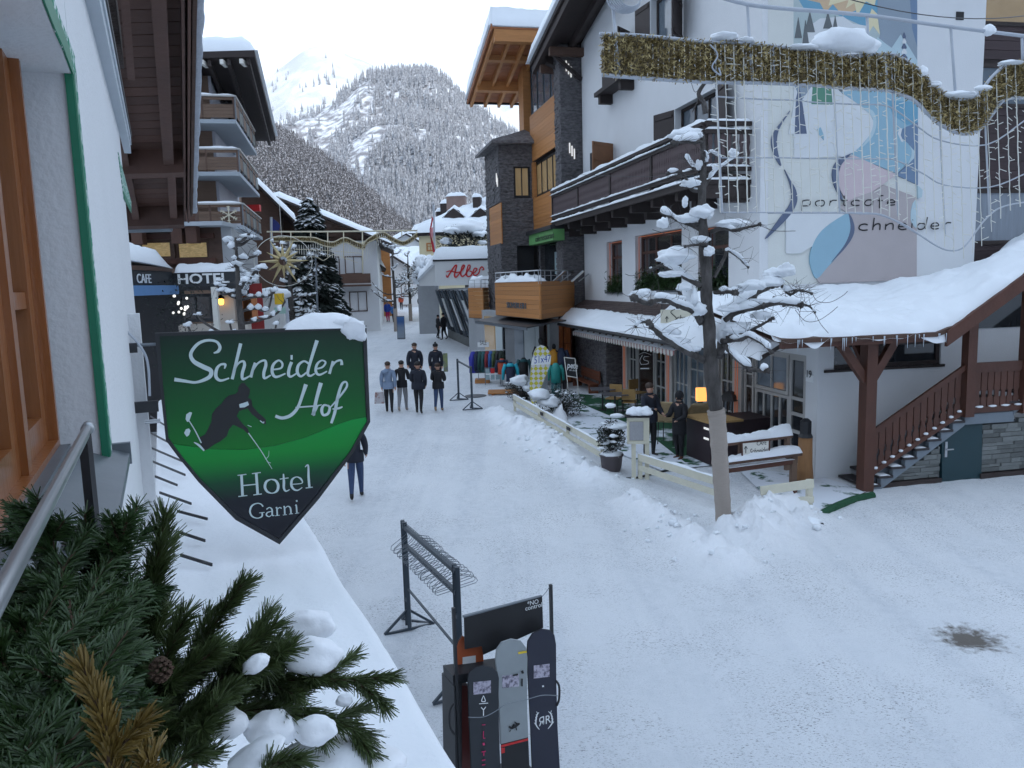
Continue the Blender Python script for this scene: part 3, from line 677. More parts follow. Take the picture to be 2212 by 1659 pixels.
for k in range(18):
 u = -14.2+k*.68; m_ = MB(); m_.hexa([SF.P(uu,zz,dd) for zz in (0,1) for uu,dd in ((0,0),)*4]if 0 else [cr_pt(u,.3,-.22),cr_pt(u+.1,.3,-.22),cr_pt(u+.1,.99,-.2),cr_pt(u,.99,-.2),cr_pt(u,.3,-.1),cr_pt(u+.1,.3,-.1),cr_pt(u+.1,.99,-.1),cr_pt(u,.99,-.1)]); m_.build('rafter',brown_wood,cr)
 # big snowy roof along the gable and up over the stairs
gr = thing('porch_roof','deep snow covered porch roof below the mural, rising over the stairs','roof',tuple(GE.P(2,4,0)))
def edge(u):return 3.72 if u<2.0 else 3.72+(u-2.0)*.62
def inner(u):return (4.45 if u<6.15 else 4.45+(u-6.15)*.74)
def gr_pt(s,t):
 u = -1.75+s*9.45; z = inner(u)*(1-t)+edge(u)*t
 return GE.P(u-.35*(1-t),z,-2.6+4.05*t)
top = [gr_pt(i/24,j/4) for i in range(25) for j in range(5)]
m_ = MB(); m_.add(top+[p-Vector((0,0,.09)) for p in top],[(i*5+j,i*5+j+1,i*5+j+6,i*5+j+5) for i in range(24) for j in range(4)]+[(125+i*5+j,125+i*5+j+5,125+i*5+j+6,125+i*5+j+1) for i in range(24) for j in range(4)]+[(i*5+4,i*5+9,125+i*5+9,125+i*5+4) for i in range(24)])
m_.build('roof_boards',brown_wood,gr)
snowpad('roof_snow',gr_pt,190,60,.27,snow,gr,11,.45,drip=.26,er=.05)
rr = random.Random(5)
for k in range(26):
 u = rr.uniform(-1.4,2.2); l = rr.uniform(.05,.28); m_ = MB(); m_.tube([GE.P(u,3.70,1.47),GE.P(u,3.70-l,1.47)],[.012,.002],5); m_.build('icicle',mat('ice',(.6,.66,.72),.1,.05) if k==0 else MATS['ice'],gr)
m_ = MB(); m_.bar(GE.P(-1.7,3.60,1.35),GE.P(2.0,3.62,1.35),.1,.16); m_.build('eaves_beam',red_wood,gr)
for u in (2.7,3.4,4.2,5.0,5.8):m_ = MB(); m_.bar(gr_pt((u+1.75)/9.45,.3)-Vector((0,0,.2)),gr_pt((u+1.75)/9.45,1)-Vector((0,0,.2)),.12,.14); m_.build('rafter',red_wood,gr)
m_ = MB(); m_.hexa([GE.P(u,edge(u)+z,d) for z in (-.3,.02) for u,d in ((2.0,1.5),(7.6,1.5),(7.6,1.42),(2.0,1.42))]); m_.build('verge_board',red_wood,gr)
# eave over entrance, underside boards
m_ = MB(); m_.fb(SF,-2.0,2.9,3.52,3.58,-.2,1.3); m_.build('soffit',white_plaster,gr)
# ---- gable side narrow windows
window(cha,GE,.2,3.12,2.86,3.43,-.12,dark_wood,glass,2,(),.09,.2)
m_ = MB(); m_.fb(GE,.15,3.2,2.80,2.86,-.1,.05); m_.build('window_sill',dark_wood,cha)
# dark glazing upstairs beside the stairs
mb = MB(); a = GE.hit(*zev(1690,590)); b = GE.hit(*zev(2212,760)); mb.fpoly(GE,[(a[0],b[1]),(7.5,b[1]),(7.5,6.2),(a[0],3.95)],.003,.03); mb.build('dark_glazing',glass,cha)
# house number plate
m_ = MB(); a = SF.hit(*zdo(1090,608)); b = SF.hit(*zdo(1175,708)); m_.fb(SF,a[0],b[0],b[1],a[1],.0,.02); pl = m_.build('number_plate',print_w,cha)
text(SF,'19',(a[0]+b[0])/2,b[1]+.1,.17,print_k,pl,.022,align='CENTER')
# ============================================================ outside staircase
ST = Fr(*GE.P(0,0,1.05).xy,11)
stw = thing('staircase','outside staircase with brown plank railing and snow dusted steps','staircase',tuple(ST.P(3,.35)))
gzs = .36
nos = [ST.hit(*zst(*p)) for p in ((455,1290),(575,1182),(735,1067),(875,960),(1025,852),(1165,742),(1310,637),(1425,535))]
du = (nos[-1][0]-nos[1][0])/6; dz = (nos[-1][1]-nos[0][1])/7; u0_ = nos[1][0]-du; z0_ = nos[0][1]
tread_m = mat('stair_tread',(.035,.03,.032),.7,.3,5,.2); string_m = mat('concrete_stringer',(.17,.20,.23),.8,.15,5,.2)
def tread(u,z,w=None):
 t = piece('tread',tread_m,stw,ST.M(u-.16,u+(w or du)-.1,z-.05,z,-1.0,.02))
 o = snowpad('tread_snow',bil(ST.P(u-.13,z,-.25),ST.P(u+(w or du)-.16,z,-.25),ST.P(u+(w or du)-.16,z,.0),ST.P(u-.13,z,.0)),8,5,.035,snow,stw,z,.5,er=.4)
for i in range(8):tread(u0_+du*i,z0_+dz*i)
uL = u0_+du*8-.05; zL = z0_+dz*8
tread(uL,zL,1.15)
for i in range(6):tread(uL+1.1+du*(i+.4),zL+dz*(i+1))
mb = MB(); P = [(u0_-.2,gzs-.1)]
for i in range(8):P+=[(u0_+du*i-.1,z0_+dz*i-.05-dz),(u0_+du*i-.1,z0_+dz*i-.05)]
mb = MB()
for i in range(8):mb.fpoly(ST,[(u0_+du*i-.1,z0_+dz*i-.05),(u0_+du*i-.1,z0_+dz*i-.30),(u0_+du*(i+1)-.1,z0_+dz*(i+1)-.30),(u0_+du*(i+1)-.1,z0_+dz*i-.05)],-.12,0)
mb.fb(ST,uL-.05,uL+1.2,zL-.28,zL-.05,-.12,0)
for i in range(6):a = uL+1.15+du*(i+.4); mb.fpoly(ST,[(a-.1,zL+dz*(i+1)-.05),(a-.1,zL+dz*(i+1)-.32),(a+du-.1,zL+dz*(i+2)-.32),(a+du-.1,zL+dz*(i+1)-.05)],-.12,0)
mb.build('stringer',string_m,stw)
door = [ST.hit(*zst(*p)) for p in ((1280,1322),(1275,800),(1640,530),(1757,525),(1745,1302))]
teal = mat('dark_teal_paint',(.006,.035,.045),.5,.12,3)
m_ = MB(); m_.fpoly(ST,door,-.16,-.08); dr = m_.build('door',teal,stw)
m_ = MB(); a = ST.hit(*zst(1320,880)); m_.fb(ST,a[0]-.03,a[0]+.03,a[1]-.17,a[1]+.17,-.08,-.06); m_.fb(ST,a[0]-.01,a[0]+.16,a[1]-.01,a[1]+.015,-.05,-.02); m_.fb(ST,a[0]-.01,a[0]+.012,a[1]-.01,a[1]+.01,-.06,-.03); m_.build('handle',steel,dr)
m_ = MB(); m_.fb(ST,u0_+.2,8,gzs-.1,zL-.3,-.3,-.2); m_.build('backing_wall',string_m,stw)
def under(u):return z0_+(u-u0_)/du*dz-.38
dl,drr = door[1][0],door[3][0]
stones(ST,[(u0_+.35,gzs+.12),(dl-.02,gzs+.12),(dl-.02,under(dl)),(u0_+.55,gzs+.2)],.085,(.22,.5),pale_slate,stw,-.2,-.09,solo=True,seed=3)
stones(ST,[(drr+.03,gzs+.15),(8,gzs+.15),(8,2.6),(drr+.9,zL-.3),(drr+.03,zL-.3)],.09,(.22,.55),pale_slate,stw,-.2,-.09,solo=True,seed=5)
m_ = MB(); m_.fb(ST,u0_+.1,dl,gzs-.1,gzs+.1,-.2,-.03); m_.fb(ST,drr,8,gzs-.1,gzs+.12,-.2,-.04); m_.build('plinth',dark_wood,stw)
# railing
ra,rb = ST.hit(*zst(405,690)),ST.hit(*zst(1300,55)); la,lb_ = ST.hit(*zst(400,1160)),ST.hit(*zst(1480,430))
def ln(p,q,u):return p[1]+(q[1]-p[1])*(u-p[0])/(q[0]-p[0])
uN = ST.hit(*zst(1490,300))[0]
def rail(u0,u1,f0,f1,name,h,th=.07,d=0):m_ = MB(); m_.hexa([ST.P(u,(f0 if u==u0 else f1)+z,dd+d) for z in (-h/2,h/2) for u,dd in ((u0,th/2),(u1,th/2),(u1,-th/2),(u0,-th/2))]); return m_.build(name,red_wood,stw)
rail(ra[0],uN,ra[1],ln(ra,rb,uN),'handrail',.13); rail(la[0],uN,la[1],ln(la,lb_,uN),'bottom_rail',.12)
zt = ln(ra,rb,uN)+.0; zb = ln(la,lb_,uN)
uM = uN+1.45; rail(uN+.2,uM,zt-.02,zt-.02,'handrail',.22); rail(uN+.2,uM,zb+.02,zb+.02,'bottom_rail',.12)
rail(uM+.2,8,zt,zt+(7.8-uM)*dz/du,'handrail',.13); rail(uM+.2,8,zb+.05,zb+.05+(7.8-uM)*dz/du,'bottom_rail',.12)
k = 0; u = ra[0]+.03
while u<7.6:
 if u<uN-.08:a,b = ln(la,lb_,u),ln(ra,rb,u)
 elif u<uN+.24:u+=.16; continue
 elif u<uM-.05:a,b = zb,zt
 elif u<uM+.24:u+=.16; continue
 else:a = zb+(u-uM)*dz/du; b = zt+(u-uM)*dz/du
 sl = dz/du*.142 if (u<uN or u>uM) else 0
 mb = MB(); nb = .142
 mb.fpoly(ST,[(u,a+.05),(u+nb,a+.05+sl),(u+nb,a+.28),(u+nb-.025,a+.31),(u+nb-.025,a+.42),(u+nb,a+.45),(u+nb,b-.03+sl),(u,b-.03),(u,a+.45),(u+.025,a+.42),(u+.025,a+.31),(u,a+.28)],-.015,.015)
 mb.build('baluster',red_wood,stw); u+=.165
for i in range(11):
 uu = la[0]+(uN-la[0])*(i+.5)/11; m_ = MB(); m_.smooth = True; m_.blob(ST.P(uu,ln(la,lb_,uu)+.075,.03),(.055,.04,.03),8,5,seed=i); m_.build('snow_tuft',snow,stw)
for i in range(4):m_ = MB(); m_.smooth = True; m_.blob(ST.P(uN+.4+.33*i,zb+.09,.03),(.1,.03,.025),8,5,seed=i); m_.build('snow_tuft',snow,stw)
# posts
pa = ST.hit(*zst(262,1370)); pb_ = ST.hit(*zst(400,1370)); uP = (pa[0]+pb_[0])/2
ptop = 3.56
def post(u0,u1,z0,z1,d0,d1,lab=None):m_ = MB(); m_.fb(ST,u0,u1,z0,z1,d0,d1); return m_.build('post',red_wood,gr)
post(pa[0]+.02,pb_[0]-.02,.25,ptop,-.12,.14)
m_ = MB(); m_.bar(ST.P(uP-.08,2.75,.01),ST.P(uP-.72,3.6,.01),.13,.17); m_.build('brace',red_wood,gr)
m_ = MB(); m_.bar(ST.P(uP+.08,2.75,.01),ST.P(uP+.62,3.6,.01),.13,.17); m_.build('brace',red_wood,gr)
m_ = MB(); m_.bar(ST.P(uP,3.0,-.1),ST.P(uP+.3,3.6,-1.0),.12,.14); m_.build('brace',red_wood,gr)
post(uN,uN+.22,zL-.1,4.1,-.1,.1); post(uM,uM+.22,zL-.1,5.0,-.1,.1)
# green turf edging by the stairs
m_ = MB(); K = [G(1772,1116),G(1810,1096),G(1845,1082),G(1885,1073)]; m_.tube([p+Vector((0,0,.03)) for p in K],.085,8); tag(m_.build('turf_edging',turf,None),'dark green turf covered kerb curving from the stair foot','kerb')
# ============================================================ cafe front on the street side
cf = thing('glazed_entrance','grey framed glass front of the cafe with orange light strips','shop front',tuple(SF.P(-4,.4)))
frame_m = mat('grey_white_frame',(.42,.41,.39),.6,.1,6)
brown_glass = mat('brown_interior_glass',(.035,.022,.016),.12,.5,1.5,spec=.7)
m_ = MB(); m_.fb(SF,-9.95,2.15,.35,.5,-.25,.02); m_.fb(SF,-9.95,2.15,3.1,3.9,-.25,-.02); m_.build('lintel',frame_m,cf)
m_ = MB(); m_.fb(SF,-14.4,2.1,.3,3.9,-.9,-.8); m_.build('dark_interior',print_k,cf)
for a,b,nv,tr,g_ in ((-9.35,-8.6,2,(.3,.6),glass),(-8.5,-6.95,1,(),brown_glass),(-6.85,-5.95,2,(.33,.66),glass),(-5.25,-4.2,3,(.45,),glass_blue),(-4.15,-3.1,2,(.33,.66),glass_blue),(-3.05,-2.2,2,(.5,),glass),(-2.1,-1.35,2,(.3,.62),glass),(-.78,-.3,1,(.32,.62,.75),brown_glass)):
 window(cf,SF,a,b,.5,3.1,-.12,frame_m,g_,nv,tr,.08,.045)
window(cf,SF,-.25,1.32,2.12,3.1,-.12,frame_m,glass_blue,2,(),.09,.05)
window(cf,SF,-.25,1.32,.4,2.1,-.14,frame_m,glass,4,(),.07,.06,name='door')
window(cf,SF,1.36,2.05,.45,3.1,-.12,frame_m,glass,1,(.32,.48,.62),.1,.08)
for a,b in ((-9.9,-9.4),(-5.88,-5.32),(-1.3,-.82)):
 m_ = MB(); m_.fb(SF,a,b,.45,3.1,-.14,.01); m_.build('column',frame_m,cf)
 for q in ((a+b)/2-.06,(a+b)/2+.06):
  m_ = MB(); m_.tube([SF.P(q,.9,.03),SF.P(q,3.05,.03)],.012,6); m_.build('light_strip',glow,cf)
k = zca; S2 = [[(770,300,6),(745,350,5),(760,395,5)],[(830,315,4),(790,315,4),(785,345,5),(825,360,6),(820,385,5),(760,390,4)],[(735,295,4),(790,275,4),(855,300,4)],[(750,430,12),(835,430,12)]]
def cfn(x,y):q = SF.hit(*zca(x,y),-.06); return SF.P(q[0],q[1],-.06)
strokes(cfn,S2,print_w,cf,'door_emblem')
# stone clad wall at the far end
sw = thing('stone_wall','dark layered slate wall at the left end of the cafe terrace','wall',tuple(SF.P(-12,.5,.6)))
m_ = MB(); m_.fb(SF,-14.1,-10.05,.3,3.3,-.4,.58); m_.build('wall_core',print_k,sw)
stones(SF,[(-14.1,.4),(-10.0,.4),(-10.0,3.3),(-14.1,3.3)],.085,(.2,.6),slate,sw,.55,.62,seed=8)
stones(Fr(*SF.P(-10.05,0,.6).xy,12),[(0,.4),(.9,.4),(.9,3.3),(0,3.3)],.085,(.2,.5),slate,sw,-.02,.03,seed=9)
# scalloped awning
aw = thing('scalloped_awning','snow covered awning with a pink and white scalloped valance above the terrace','awning',tuple(SF.P(-7,3,1)))
pinkc = mat('faded_red_canvas',(.42,.20,.19),.8,.15,8)
def aw_pt(s,t):return SF.P(-12.3+9.9*s,3.22-.26*t,.62+.6*t)
m_ = MB(); m_.prism([aw_pt(0,0),aw_pt(1,0),aw_pt(1,1),aw_pt(0,1)],(0,0,-.02)); m_.build('canvas',pinkc,aw)
snowpad('awning_snow',aw_pt,60,6,.06,snow,aw,2,.8)
def scallop_me(m,w_,h_):
 me = bpy.data.meshes.new('scallop'); pts = [(0,0),(w_,0),(w_,-h_*.55)]+[(w_/2+w_/2*math.cos(a),-h_*.55-h_*.45*math.sin(a)) for a in (.5,1.05,1.57,2.1,2.64)]+[(0,-h_*.55)]
 n = len(pts); me.from_pydata([(x,0,y) for x,y in pts]+[(x,.012,y) for x,y in pts],[],[tuple(range(n)),tuple(range(n,2*n))[::-1]]+[(i,n+i,n+(i+1)%n,(i+1)%n) for i in range(n)]); me.materials.append(m); return me
sw_,sr_ = scallop_me(white_paint,.165,.17),scallop_me(pinkc,.085,.13)
mF = Matrix(((SF.u.x,SF.n.x,0,0),(SF.u.y,SF.n.y,0,0),(0,0,1,0),(0,0,0,1)))
for i in range(39):
 u = -12.3+i*.254; piece('scallop',None,aw,Matrix.Translation(SF.P(u,2.955,1.22))@mF,sw_); piece('scallop',None,aw,Matrix.Translation(SF.P(u+.168,2.955,1.22))@mF,sr_)
 # hanging "Schneider" board above the porch
sb = thing('hanging_board','cream board lettered Schneider above the cafe porch roof','sign',tuple(SF.P(-4,3.6,1.2)))
BF = Fr(*SF.P(-2.6,0,1.25).xy,335); q = [BF.hit(*z3(*p)) for p in ((930,850),(1290,790),(1290,945),(935,958))]
a,b,c,d = q[0][0],q[1][0],q[3][1],q[0][1]
m_ = MB(); m_.fb(BF,a,b,c,d,0,.05); m_.build('board',cream_paint,sb)
def bf(x,y):h_ = BF.hit(*z3(x,y),.06); return BF.P(h_[0],h_[1],.06)
strokes(bf,[[(1045,845,5),(1010,870,7),(1055,920,7),(1020,945,4)],[(978,950,6),(978,910,6)],[(966,925,4),(978,905,5),(990,925,4)]],print_k,sb,'emblem')
a2 = BF.hit(*z3(1062,938)); text(BF,'chneider',a2[0],a2[1],.17,print_k,sb,.055,.004,w=(b-a2[0])*.86,slant=.2)
for x in (940,1280):m_ = MB(); h_ = BF.hit(*z3(x,860)); m_.tube([BF.P(h_[0],d,.02),BF.P(h_[0],d+.3,.02)],.012,6); m_.build('hanger',black_metal,sb)
# ============================================================ timber and slate building
z5 = ZS(1350,0,550/1629); z6 = ZS(1250,500,550/1825); z8 = ZS(1350,900,600/1991)
wo = SF.P(-14.6,0,.9); WF = Fr(wo.x,wo.y,282)
wb = thing('timber_house','modern house clad in larch boards and dark slate with a wide larch soffit','building',tuple(WF.P(-4,.7)))
hp = lambda f,pts,fr=WF,d=0:[fr.hit(*f(*p),d) for p in pts]
ut = WF.hit(*z6(1040,400))[0]
m_ = MB(); m_.fb(WF,ut-2,0,.6,15.5,-6,-.3); m_.build('core_wall',dark_wood,wb)
PS = Fr(*WF.P(0,0).xy,12)
stones(PS,[(-.02,3),(.95,3),(.95,15.0),(-.02,15.0)],.075,(.15,.5),slate,wb,-.06,.03,seed=12)
stones(WF,[(-.9,3),(0,3),(0,15),(-.9,15)],.075,(.2,.5),slate,wb,-.06,.03,seed=13)
up = hp(z5,((545,1065),(905,812),(920,1250),(630,1400))); lo = hp(z6,((1045,270),(1240,185),(1240,560),(1045,592)))
uR = -.9
planks(WF,[(ut-.3,up[3][1]),(uR,up[3][1]),(uR,up[0][1]),(ut-.3,up[0][1])],.17,larch,wb,-.04,.02)
planks(WF,[(ut,min(lo[2][1],lo[3][1])),(uR,min(lo[2][1],lo[3][1])),(uR,lo[0][1]),(ut,lo[0][1])],.17,larch,wb,-.04,.02)
winz = hp(z6,((1060,265),(1060,-30)))
window(wb,WF,ut+.1,uR-.05,lo[0][1]+.05,up[3][1]-.1,-.2,black_metal,warm_glass,4,(),.1,.08)
window(wb,WF,ut-.6,uR-.05,up[0][1]+.05,up[0][1]+2.7,-.2,black_metal,glass_blue,4,(),.1,.1)
m_ = MB(); m_.fb(WF,ut-.05,ut+.35,lo[0][1],up[3][1]-.05,-.1,.06); m_.build('glulam_post',larch,wb); m_ = MB(); m_.fb(WF,ut-2.2,ut-1.2,up[0][1]-.6,up[0][1]+3.2,-.3,.1); m_.build('glulam_post',larch,wb)
# green fascia
gf = hp(z6,((1000,700),(1290,600)),WF,.5); za = gf[0][1]-.08; zb_ = za+.42
lime = mat('lime_fascia',(.12,.32,.10),.6,.08,3)
m_ = MB(); m_.fb(WF,gf[0][0]-.1,.2,za-.05,za+.42,.0,.5); fas = m_.build('fascia',lime,wb); m_ = MB(); m_.fb(WF,gf[0][0]-.3,.2,za+.42,za+.6,0,.6); m_.build('fascia_cap',black_metal,wb)
text(WF,'cafe·restaurant',gf[0][0]+1.2,za+.05,.26,print_k,fas,.51,w=3.3)
dk = hp(z6,((1045,735),(1545,970)))
m_ = MB(); m_.fb(WF,ut,0,5.0,za-.05,-.3,-.2); m_.build('dark_glazing',glass,wb)
for uu,w_ in ((ut+.9,.35),(uR-.2,1.1)):stones(WF,[(uu,4.9),(uu+w_,4.9),(uu+w_,za-.1),(uu,za-.1)],.08,(.2,.5),slate,wb,-.2,.02,seed=int(uu*10)+40)
poster = mat('poster_pale',(.30,.40,.42),.6,.25,5)
piece('poster',poster,wb,WF.M(uR-1.1,uR-.6,5.3,6.3,-.19,-.15))
# upper monopitch roof
A = WF.hit(*z5(65,880),2.2); B = WF.hit(*z5(270,245),2.2); Cc = WF.hit(*z5(590,290),.2); FE = WF.hit(*z5(460,895),0)
def rf(s,d,dz=0):return WF.P(A[0]+(B[0]-A[0])*s,A[1]+(B[1]-A[1])*s+dz,d)
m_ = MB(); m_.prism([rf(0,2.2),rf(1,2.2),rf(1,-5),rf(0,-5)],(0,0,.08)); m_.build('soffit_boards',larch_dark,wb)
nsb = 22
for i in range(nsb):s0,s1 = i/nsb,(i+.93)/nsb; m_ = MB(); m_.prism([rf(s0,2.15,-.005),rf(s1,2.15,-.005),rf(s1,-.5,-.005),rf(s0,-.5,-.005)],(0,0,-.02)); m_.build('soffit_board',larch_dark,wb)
for d_ in (2.05,1.3,.55,-.15):m_ = MB(); m_.hexa([rf(s,d+0,z) for z in (-.3,-.03) for s,d in ((0,d_+.07),(1,d_+.07),(1,d_-.07),(0,d_-.07))]); m_.build('rafter',larch,wb)
for s_,hgt in ((.30,.5),(.97,.55),(.66,.28)):m_ = MB(); m_.hexa([rf(s,d,z) for z in (-hgt,-.04) for s,d in ((s_,2.1),(s_+.035,2.1),(s_+.035,-.4),(s_,-.4))]); m_.build('cross_beam',larch,wb)
m_ = MB(); m_.hexa([rf(s,d,z) for z in (-.12,.16) for s,d in ((-.01,2.27),(1.01,2.27),(1.01,2.2),(-.01,2.2))]); m_.build('verge_board',larch_dark,wb)
snowpad('roof_snow',lambda s,t:rf(-.02+1.03*s,-5+7.37*t,.1),50,50,.85,snow,wb,21,.10,er=.014)
m_ = MB(); m_.tube([rf(-.01,2.3,-.05),rf(-.01,-2,-.05)],.07,8); m_.build('gutter',black_metal,wb)
# slate tower bay
Yt = WF.P(ut,0).y; xr_ = WF.P(ut,0); TV = Fr(xr_.x,xr_.y,12)
ul = TV.hit(*z6(725,600))[0]; tc = TV.P(ul,0); TS = Fr(tc.x,tc.y,282)
us_ = TS.hit(*z6(590,600))[0]
ztop = TV.hit(*z5(480,1235))[1]
tw = thing('slate_tower','slate clad corner tower with a small pointed roof','tower',tuple(tc))
m_ = MB(); m_.fb(TS,us_,-.3,3.7,ztop,-1.6,-.06); m_.build('tower_core',dark_wood,tw)
w1 = hp(z6,((850,240),(1005,0)),TV); wt = hp(z5,((455,1440),),TV)[0][1]
hw = (w1[0][0],w1[1][0],w1[0][1]-.1,wt)
stones(TV,[(ul,4.0),(0,4.0),(0,ztop),(ul,ztop)],.09,(.2,.55),slate,tw,-.06,.03,seed=21,hole=[hw,(TV.hit(*z6(880,900))[0],.1,4.0,TV.hit(*z6(950,735))[1])])
pn = hp(z6,((622,740),(722,310)),TS); dwn = hp(z6,((690,1000),(735,750)),TS)
stones(TS,[(us_,3.4),(0,3.4),(0,ztop),(us_,ztop)],.09,(.2,.6),slate,tw,-.06,.03,seed=22,hole=[(pn[0][0],pn[1][0],pn[0][1],pn[1][1])])
window(tw,TV,hw[0],hw[1],hw[2],hw[3],-.12,black_metal,warm_glass,2,(),.1,.05)
planks(TS,[(pn[0][0],pn[0][1]),(pn[1][0],pn[0][1]),(pn[1][0],pn[1][1]),(pn[0][0],pn[1][1])],.18,larch,tw,-.04,.01)
m_ = MB(); a = TV.hit(*z6(885,900)); m_.fb(TV,a[0],0,4.8,TV.hit(*z6(950,735))[1],-.3,-.2); m_.build('doorway',print_k,tw)
pk = WF.P(ut+.3,0,.3); pz = Dp(1126,274,pk.y+.5).z; ez = ztop+.0
c1,c2,c3 = TS.P(us_-.5,ez,.45),TS.P(.55,ez,.45),TV.P(.6,ez,.5); apex = WF.P(ut-.9,0,.15); apex.z = ez+(pz-ez)*1.0
m_ = MB(); m_.add([c1,c2,c3,apex,c1+Vector((0,0,-.12)),c2+Vector((0,0,-.12)),c3+Vector((0,0,-.12))],[(0,1,3),(1,2,3),(0,4,5,1),(1,5,6,2),(4,6,5),(0,3,2)]); m_.build('roof',slate,tw)
snowpad('roof_snow',lambda s,t:c1.lerp(c2,s).lerp(apex,t*.35)+Vector((0,0,.02)),14,5,.06,snow,tw,4,.6)
# light sconces on the slate
lit = mat('white_icicle_lamp',(.7,.7,.7),.4,.1,emis=((1,.97,.9),.5))
for fr_,px,py in ((PS,930,600),(PS,960,1310),(TS,325,1560)):
 a = fr_.hit(*z5(px,py)); m_ = MB()
 for k in range(3):m_.fb(fr_,a[0]-.12+k*.1,a[0]-.07+k*.1,a[1]-.1-.12*k,a[1]+.32-.12*k,.05,.09)
 m_.build('wall_lamp',lit,wb)
 # ---- larch terrace bays
def bay(name,label,pts,zt,zb,rowh,par_base,lamp=False):
 t = thing(name,label,'balcony',tuple(par_base))
 for (p,q) in zip(pts,pts[1:]):
  p,q = Vector((*p,0)),Vector((*q,0)); ang = math.degrees(math.atan2(q.y-p.y,q.x-p.x)); fr = Fr(p.x,p.y,ang); L = (q-p).length
  planks(fr,[(0,zb),(L,zb),(L,zt),(0,zt)],rowh,larch,t,-.05,0)
  m_ = MB(); m_.tube([fr.P(0,zt+.42,-.05),fr.P(L,zt+.42,-.05)],.025,6); m_.tube([fr.P(0,zt+.22,-.05),fr.P(L,zt+.22,-.05)],.014,6)
  for k in range(int(L/.7)+1):m_.tube([fr.P(min(L,k*.7),zt-.1,-.05),fr.P(min(L,k*.7),zt+.42,-.05)],.015,6)
  m_.build('railing',steel,t)
 vs = [Vector((*p,zb-.02)) for p in pts]; m_ = MB(); m_.prism(vs+[vs[-1]+Vector((1,3,0)),vs[0]+Vector((1,1,0))],(0,0,.12)); m_.build('floor',dark_wood,t); return t
pc = Dp(1167,650,30); pl_ = Dp(1070,650,35.3); pr_ = Dp(1226,650,33); pe = pr_+(pr_-pc)*.95
ter = bay('larch_terrace','larch boarded terrace corner with metal railing above the sports shop',[pl_.xy,pc.xy,pe.xy],5.0,3.55,.18,(pc.x,pc.y,3.5))
LF = Fr(pl_.x,pl_.y,math.degrees(math.atan2(pc.y-pl_.y,pc.x-pl_.x)))
a = LF.hit(*z6(780,1330),.03); b = LF.hit(*z6(965,1325),.03); text(LF,'SKIVERLEIH',a[0],a[1],.24,zinc,ter,.02,.03,w=b[0]-a[0])
snowpad('terrace_snow',lambda s,t:LF.P(.0+5.3*s,5.0,-.45+.5*t),40,6,.22,snow,ter,5,.9)
p1,p2,p3 = Dp(1012,650,42.5),Dp(1043,650,41),Dp(1066,650,43)
bay2 = bay('larch_bay','small larch boarded bay left of the terrace, heaped with snow',[p1.xy,p2.xy,p3.xy],4.75,3.15,.2,(p2.x,p2.y,3.2))
snowpad('bay_snow',bil(Vector((p1.x,p1.y,4.72)),Vector((p3.x,p3.y,4.72)),Vector((p3.x+.5,p3.y+2,4.72)),Vector((p1.x,p1.y+2,4.72))),16,10,.6,snow,bay2,6,.3)
# deck chairs on the terrace
for i,(px,tint) in enumerate(((1255,white_paint),(1215,grey_brown))):
 p = Dp(px,600,33-i); p.z = 4.95; t = thing('terrace_lounger',['white','brown'][i]+' folding lounger leaning behind the terrace railing','lounger',tuple(p)); f_ = Fr(p.x,p.y,-10)
 m_ = MB(); m_.bar(f_.P(-.4,p.z,0),f_.P(.1,p.z+.42,-.1),.5,.05); m_.build('sling',tint,t); m_ = MB(); m_.bar(f_.P(-.1,p.z,0),f_.P(.3,p.z+.3,-.3),.04); m_.bar(f_.P(-.4,p.z+.02,.25),f_.P(.1,p.z+.45,.2),.035); m_.build('frame',steel,t)
 # ============================================================ sports shop under the terrace
sp = thing('sports_shop','shop front with pale panels under a black canopy','shop front',tuple(WF.P(-1,.7)))
pale = mat('pale_panel',(.50,.55,.55),.6,.08,1.5)
inter = mat('warm_shop_interior',(.05,.022,.016),.4,.8,3,col2=(.22,.07,.03),thr=(.5,.62),emis=((1,.35,.12),.02))
SH = Fr(*LF.P(0,0,-.9).xy,math.degrees(math.atan2(LF.u.y,LF.u.x)))
hx = lambda x:SH.hit(*z8(x,300))[0]
sx0,sx1 = hx(150),hx(822)
m_ = MB(); m_.fb(SH,sx0-.6,sx1,.5,3.6,-.6,-.2); m_.build('shop_wall',grey_wall,sp)
for a,b,m__ in ((215,312,warm_glass),(320,385,pale),(500,590,glass_blue),(595,700,pale),(705,822,pale)):
 p,q = hx(a),hx(b); piece('panel',m__,sp,SH.M(p,q-.03,.72,3.3,-.2,-.1))
window(sp,SH,hx(385),hx(500),.7,3.2,-.2,black_metal,glass,1,(),.08,name='door')
e_ = SH.P(sx1,0,-.1); DW = Fr(e_.x,e_.y,30); window(sp,DW,0,DW.hit(*z8(1090,300))[0],.7,3.5,-.1,red_wood,inter,3,(.6,),.08,name='display_window')
m_ = MB(); m_.fb(DW,-.1,DW.hit(*z8(1100,300))[0],.5,3.6,-.5,-.12); m_.build('inner_wall',dark_wood,sp)
ca,cb = LF.hit(*z8(145,130),.5),LF.hit(*z8(640,195),.5)
m_ = MB(); m_.prism([LF.P(ca[0],ca[1],.5),LF.P(cb[0],ca[1],.5),LF.P(cb[0]+.5,3.5,-.95),LF.P(ca[0],3.5,-.95)],(0,0,-.05)); m_.build('canopy',black_metal,sp)
m_ = MB(); m_.fb(LF,ca[0],cb[0],ca[1]-.13,ca[1]-.02,.47,.53); m_.build('canopy_edge',zinc,sp)
